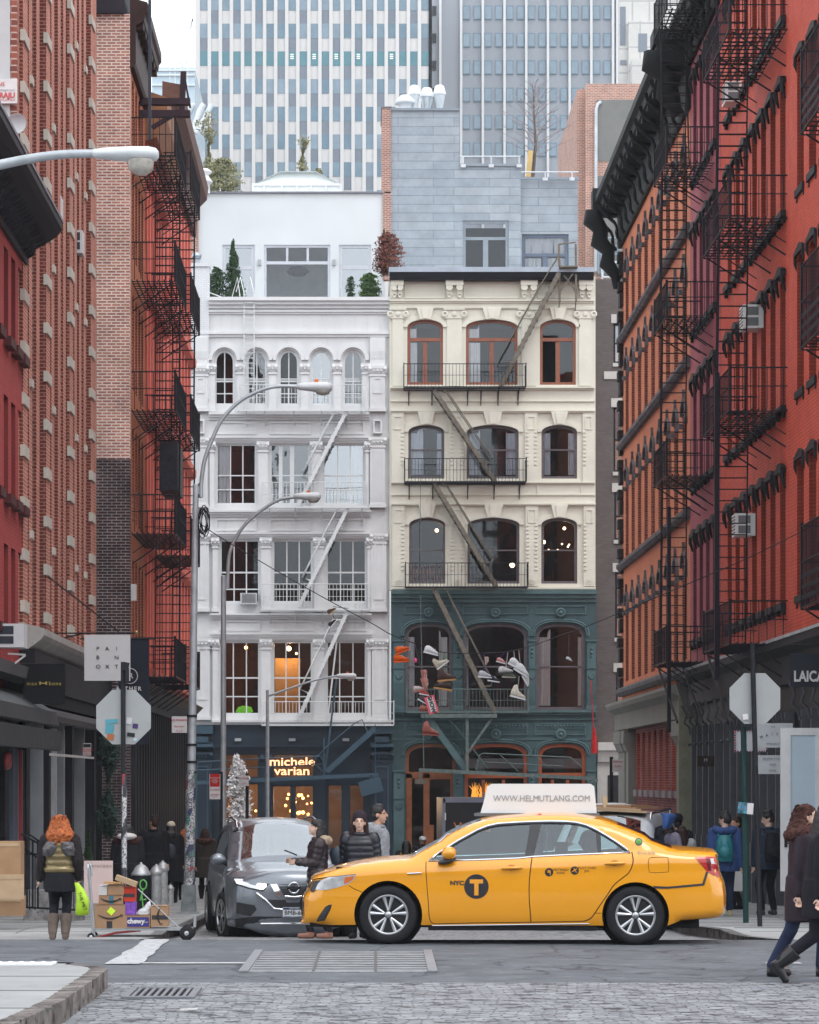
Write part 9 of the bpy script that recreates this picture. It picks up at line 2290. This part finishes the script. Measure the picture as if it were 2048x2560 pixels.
m = MB(); m.ell(P3(1039, 1651, 49.4), (.03, .02, .045), 8, 6); solo(m, 'pink_tag', mat('tag_pink', (.75, .1, .25), .6), 'tiny bright pink tag on a cord beside the orange trainers', 'tag')
m = MB(); q = P3(1486, 1850, 103.2); m.tube([P3(1478, 1700, 103.2), P3(1483, 1815, 103.2)], .02, 4); m.loft([(q.x, q.y, q.z - .5, .12, .05), (q.x, q.y, q.z, .10, .06), (q.x - .02, q.y, q.z + .5, .04, .04)], 10); solo(m, 'red_cloth', mat('cloth_red', (.45, .02, .02), .7, 0, .4, 6), 'red cloth hanging at the right corner of the green shop front', 'cloth')
# == LEFT PAVEMENT: cart, boxes, standpipes, railing
M_cbx = mat('carton_brown', (.36, .22, .13), .85, 0, .1, 5, .15, 60); M_blkt = mat('tape_black', (.03, .03, .035), .4); M_tbl = mat('tape_blue', (.04, .16, .22), .4)
def carton(x0, x1, y0, y1, D, label, d=.3, mt=None, tape=None, rot=0, grp='parcels on the hand cart'):
 m = MB(); m.box(PX(x0, D), PX(x1, D), D, D + d, PZ(y1, D), PZ(y0, D)); o = solo(m, 'carton', mt or M_cbx, label, 'box', grp)
 m = MB(); X = PX((x0 + x1) / 2, D); m.box(X - .002, X + .002, D - .002, D + d, PZ(y0, D), PZ(y0, D) + .002); m.box(PX(x0, D) + .01, PX(x1, D) - .01, D - .003, D - .001, PZ(y0, D) - .008, PZ(y0, D) - .005); m.build('flap_seam', M_dk, o)
 if tape: m = MB(); a, b, c, e, tm = tape; m.box(PX(a, D), PX(b, D), D - .004, D - .001, PZ(e, D), PZ(c, D)); m.build('tape', tm, o)
 return o
def smile(o, x0, x1, y, D, vert=False):
 m = MB(); n = 12; pts = []
 for i in range(n + 1):
  t = i / n; a = x0 + (x1 - x0) * t; s_ = 7 * math.sin(t * math.pi) * (x1 - x0) / 45
  pts.append(P3(a, y + s_, D - .008) if not vert else P3(y - s_, a, D - .008))
 m.tube(pts, [.004 + .008 * math.sin(i / n * math.pi) for i in range(n + 1)], 6, flat=.4); e = pts[-1]
 q = .03; d1, d2 = ((-q, 0), (0, -q)) if not vert else ((q, .01), (-.01, q)); m.bar(e, e + Vector((d1[0], 0, d1[1])), .006, .01); m.bar(e, e + Vector((d2[0], 0, d2[1])), .006, .01); m.build('arrow_mark', M_dk, o)
CD = 35.2
c_ = carton(237, 313, 2261, 2322, CD, 'largest brown carton with a curved black arrow and lime sticker on the cart', tape=(267, 281, 2303, 2322, M_blkt)); smile(c_, 245, 306, 2287, CD); m = MB(TR(*P3(278, 2278, CD - .008)) @ Matrix.Rotation(rad(40), 4, 'Y')); m.box(-.04, .04, 0, .003, -.04, .04); m.build('lime_sticker', mat('sticker_lime', (.6, .85, .05), .5), c_)
c_ = carton(313, 375, 2288, 2320, CD, 'low carton with a purple blue front and white lettering on the cart', d=.25); m = MB(); m.box(PX(318, CD), PX(373, CD), CD - .005, CD - .001, PZ(2317, CD), PZ(2293, CD)); m.build('blue_panel', mat('panel_violet', (.05, .045, .20), .5), c_); text('chewy', .085, M_sw, c_, TR(PX(340, CD), CD - .008, PZ(2303, CD)), bold=.004); text('.com', .035, M_sw, c_, TR(PX(364, CD), CD - .008, PZ(2305, CD)))
c_ = carton(377, 420, 2265, 2316, CD, 'upright carton with black tape and an arrow at the right end of the cart', tape=(380, 420, 2288, 2299, M_blkt)); smile(c_, 2270, 2311, 401, CD, True)
c_ = carton(247, 308, 2238, 2260, CD + .02, 'flat brown carton with blue tape resting on the largest carton', tape=(273, 284, 2239, 2260, M_tbl)); smile(c_, 252, 303, 2246, CD + .02)
c_ = carton(269, 310, 2212, 2237, CD + .04, 'small brown carton third up in the left stack of the cart')
carton(310, 337, 2219, 2254, CD + .05, 'red carton with black bands in the cart stack', mt=mat('carton_red', (.50, .05, .03), .7), tape=(310, 337, 2234, 2243, M_blkt)); carton(313, 338, 2255, 2287, CD + .02, 'purple patterned carton above the low blue fronted one', mt=mat('carton_purple', (.20, .08, .42), .7, 0, .5, 22)); carton(247, 268, 2214, 2238, CD + .05, 'small white carton at the top left of the cart', mt=mat('carton_white', (.6, .6, .6), .7))
m = MB(TR(*P3(314, 2205, CD)) @ Matrix.Rotation(rad(20), 4, 'Y')); m.box(-.14, .14, 0, .2, -.02, .045); solo(m, 'carton', M_cardl, 'long pale carton tilted on top of the cart pile', 'box', 'parcels on the hand cart')
m = MB(TR(*P3(285, 2209, CD))); m.box(-.13, .09, 0, .2, 0, .02); solo(m, 'envelope', mat('envelope_ochre', (.50, .28, .10), .8), 'ochre padded envelope on the cart pile', 'envelope')
m = MB(TR(*P3(360, 2278, CD))); m.loft([(-.02, 0.1, -.05, .10, .06), (.0, .1, .0, .09, .06), (.05, .1, .07, .04, .04), (.07, .1, .13, .01, .01)], 12); vox(m, 'plastic_bag', mat('bag_white', (.62, .64, .66), .35, 0, .1, 10, .6, 30), None, None, .012, 1, .03, .05)
_b = bpy.data.objects['plastic_bag']; _cp(_b, 'crumpled white plastic bag lying on the low blue fronted carton', 'bag', None, None)
ct = thing('hand_cart', 'flat silver hand cart with one tall handle and fat tyres, loaded with parcels', 'cart', P3(330, 2345, CD)); M_al = mat('cart_alloy', (.45, .48, .50), .35, .7, .1, 6)
m = MB(); m.box(PX(235, CD), PX(480, CD), CD - .02, CD + .42, PZ(2326, CD), PZ(2321, CD)); m.build('deck', M_al, ct)
m = MB(); m.tube([P3(235, 2340, CD), P3(232, 2300, CD), P3(226, 2230, CD), P3(222, 2170, CD)], .022, 8); m.tube([P3(222, 2195, CD), P3(219, 2160, CD), P3(224, 2155, CD), P3(228, 2165, CD), P3(229, 2190, CD)], .016, 8); m.tube([P3(345, 2222, CD), P3(447, 2318, CD)], .009, 5); m.tube([P3(488, 2288, CD), P3(487, 2318, CD)], .02, 6); m.build('handle', M_al, ct)
m = MB(); m.tube([P3(238, 2345, CD), P3(290, 2332, CD), P3(352, 2326, CD)], .014, 6); m.build('brace', mat('brace_red', (.25, .03, .03), .5), ct)
for px, py, r_ in ((467, 2333, .095), (228, 2342, .05)):
 for dy in (0, .36): m = MB(TR(*P3(px, py, CD)) @ TR(0, dy, 0)); m.lathe([(r_ * .5, -.03), (r_, -.025), (r_, .025), (r_ * .5, .03)], (0, 0, 0), 20, 'Y'); w_ = m.build('wheel', M_tyre, ct); m = MB(TR(*P3(px, py, CD)) @ TR(0, dy, 0)); m.lathe([(r_ * .5, -.02), (.02, -.035), (0, -.035)], (0, 0, 0), 14, 'Y'); m.build('hub', M_al, w_)
for i, (x0, x1, y0, y1, D, mt, lb) in enumerate(((-30, 52, 2104, 2188, 37.2, M_cardb, 'tall open brown carton standing at the left edge, upper one'), (-30, 60, 2186, 2248, 36.6, M_cardl, 'pale folded carton flap hanging over the lower box at the left edge'), (-30, 56, 2242, 2290, 36.9, M_cardb, 'brown carton on the ground at the left edge'))):
 m = MB(TR(0, 0, 0)); m.box(PX(x0, D), PX(x1, D), D, D + (.4 if i != 1 else .03), PZ(y1, D), PZ(y0, D)); o = solo(m, 'carton', mt, lb, 'box', 'loose cartons at the left edge')
 m = MB(); m.box(PX(x0, D), PX(x1 - 3, D), D - .006, D, PZ(y0 + 12, D), PZ(y0 + 3, D)); m.build('flap', M_cardl, o)
M_std = mat('standpipe_silver', (.42, .43, .44), .45, .4, .35, 7, .4, 18, grime=(.10, .10, .11), gth=.60)
def stp(label, px, pyb, D, r, h, rc, body, tag=False):
 b = P3(px, pyb, D); t = thing('standpipe', label, 'standpipe', b); m = MB(); m.lathe([(r, 0), (r, h)], b, 18); m.build('body', body, t)
 m = MB(); m.lathe([(rc * .9, h - .03), (rc, h), (rc, h + .03), (rc * .8, h + rc * .45), (rc * .66, h + rc * .75), (rc * .45, h + rc * .98), (rc * .2, h + rc * 1.1), (.02, h + rc * 1.12), (.018, h + rc * 1.3), (0, h + rc * 1.32)], b, 20); m.build('cap', M_std, t)
 if tag: m = MB(); m.tube([b + Vector((.045 + .05 * math.cos(a), -r, h * .78 + .07 * math.sin(a))) for a in [2 * math.pi * k / 14 for k in range(14)]], .012, 5, closed=True); m.tube([b + Vector((.04, -r - .005, h * .66)), b + Vector((.0, -r - .01, h * .4)), b + Vector((.09, -r, h * .42))], .014, 5); m.tube([b + Vector((.02, -r - .01, h * .6)), b + Vector((.05, -r - .01, h * .1))], .01, 5); m.build('paint_tag', mat('tag_green', (.15, .5, .12), .6), t)
stp('wide black standpipe with a silver dome cap and green painted tag', 353, 2290, 42, .16, .62, .15, M_pole, True)
stp('front silver standpipe with a small domed cap, left of the pair', 391, 2274, 45, .085, .60, .11, M_std); stp('rear silver standpipe with a small domed cap, right of the pair', 407, 2272, 46, .085, .66, .11, M_std); stp('short grey stub standpipe between the pair and the tall lamp', 426, 2262, 56, .07, .32, .08, M_std)
D = 40; sw_ = thing('sandwich_board', 'pale pink standing board behind the cart handle', 'board', P3(245, 2262, D)); m = MB(); m.box(PX(210, D), PX(282, D), D, D + .04, PZ(2258, D), PZ(2152, D)); m.build('panel', mat('board_pink', (.60, .46, .44), .7, 0, .04, 4), sw_)
m = MB(); m.bar((PX(214, D), D + .3, PZ(2260, D)), (PX(214, D), D + .04, PZ(2155, D)), .03, .03); m.bar((PX(278, D), D + .3, PZ(2260, D)), (PX(278, D), D + .04, PZ(2155, D)), .03, .03); m.build('rear_leg', M_pole, sw_); text('PAINTBOX', .05, mat('pink_grey_letters', (.30, .22, .22), .6), sw_, TR(PX(252, D), D - .01, PZ(2165, D)), space=1.5)
D = 42.5; rl = thing('stoop_railing', 'black iron stoop railing behind the red haired woman', 'railing', P3(110, 2275, D)); m = MB()
for x in (62, 68, 82, 95): m.bar(P3(x, 2270, D), P3(x, 2100 if x > 66 else 2135, D), .03, .03)
for x in (50, 56, 74, 88, 185, 202): m.bar(P3(x, 2275, D), P3(x, 2135, D), .018, .018)
for a, b in (((52, 2084), (95, 2108)), ((70, 2084), (112, 2112)), ((50, 2135), (210, 2137)), ((60, 2268), (210, 2276)), ((52, 2115), (95, 2145))): m.bar(P3(*a, D), P3(*b, D), .03, .03)
m.build('rail', M_pole, rl)
m = MB(); m.box(PX(58, 43.6), PX(206, 43.6), 43.6, 44, sz(43.6) - .2, PZ(2226, 43.6)); solo(m, 'stone_plinth', mat('plinth_mottled', (.26, .25, .25), .9, 0, .6, 5, .4, 12, grime=(.06, .10, .13), gth=.55), 'low mottled stone plinth behind the black stoop railing', 'plinth')
D = 70; m = MB()
for y in (2116, 2148): m.tube([P3(196, y, D), P3(284, y, D)], .05, 8)
for x in (200, 240, 280): m.bar(P3(x, 2116, D), P3(x, 2190, D), .05, .05)
solo(m, 'barrier_rail', M_blue2, 'dull blue two bar barrier behind the stooping person', 'barrier')
m = MB(); m.box(-120, 160, -90, 620, -6, 110)
hz = bpy.data.materials.new('haze_air'); hz.use_nodes = True; hn = hz.node_tree.nodes; hn.clear()
ho = hn.new('ShaderNodeOutputMaterial'); hv = hn.new('ShaderNodeVolumePrincipled')
hv.inputs['Color'].default_value = (.86, .92, 1, 1); hv.inputs['Density'].default_value = 0.00026; hv.inputs['Anisotropy'].default_value = 0
hz.node_tree.links.new(hv.outputs[0], ho.inputs['Volume'])
m.build('haze', hz, kind='stuff')
# == FINISH: bake modifiers
bpy.context.view_layer.update()
dg_ = bpy.context.evaluated_depsgraph_get()
_todo = [o for o in bpy.data.objects if o.type == 'MESH' and o.modifiers]
_new_me = []
for o in _todo:
 _new_me.append(bpy.data.meshes.new_from_object(o.evaluated_get(dg_)))
for o, me in zip(_todo, _new_me):
 o.modifiers.clear(); nm = o.data.name; o.data = me; me.name = nm
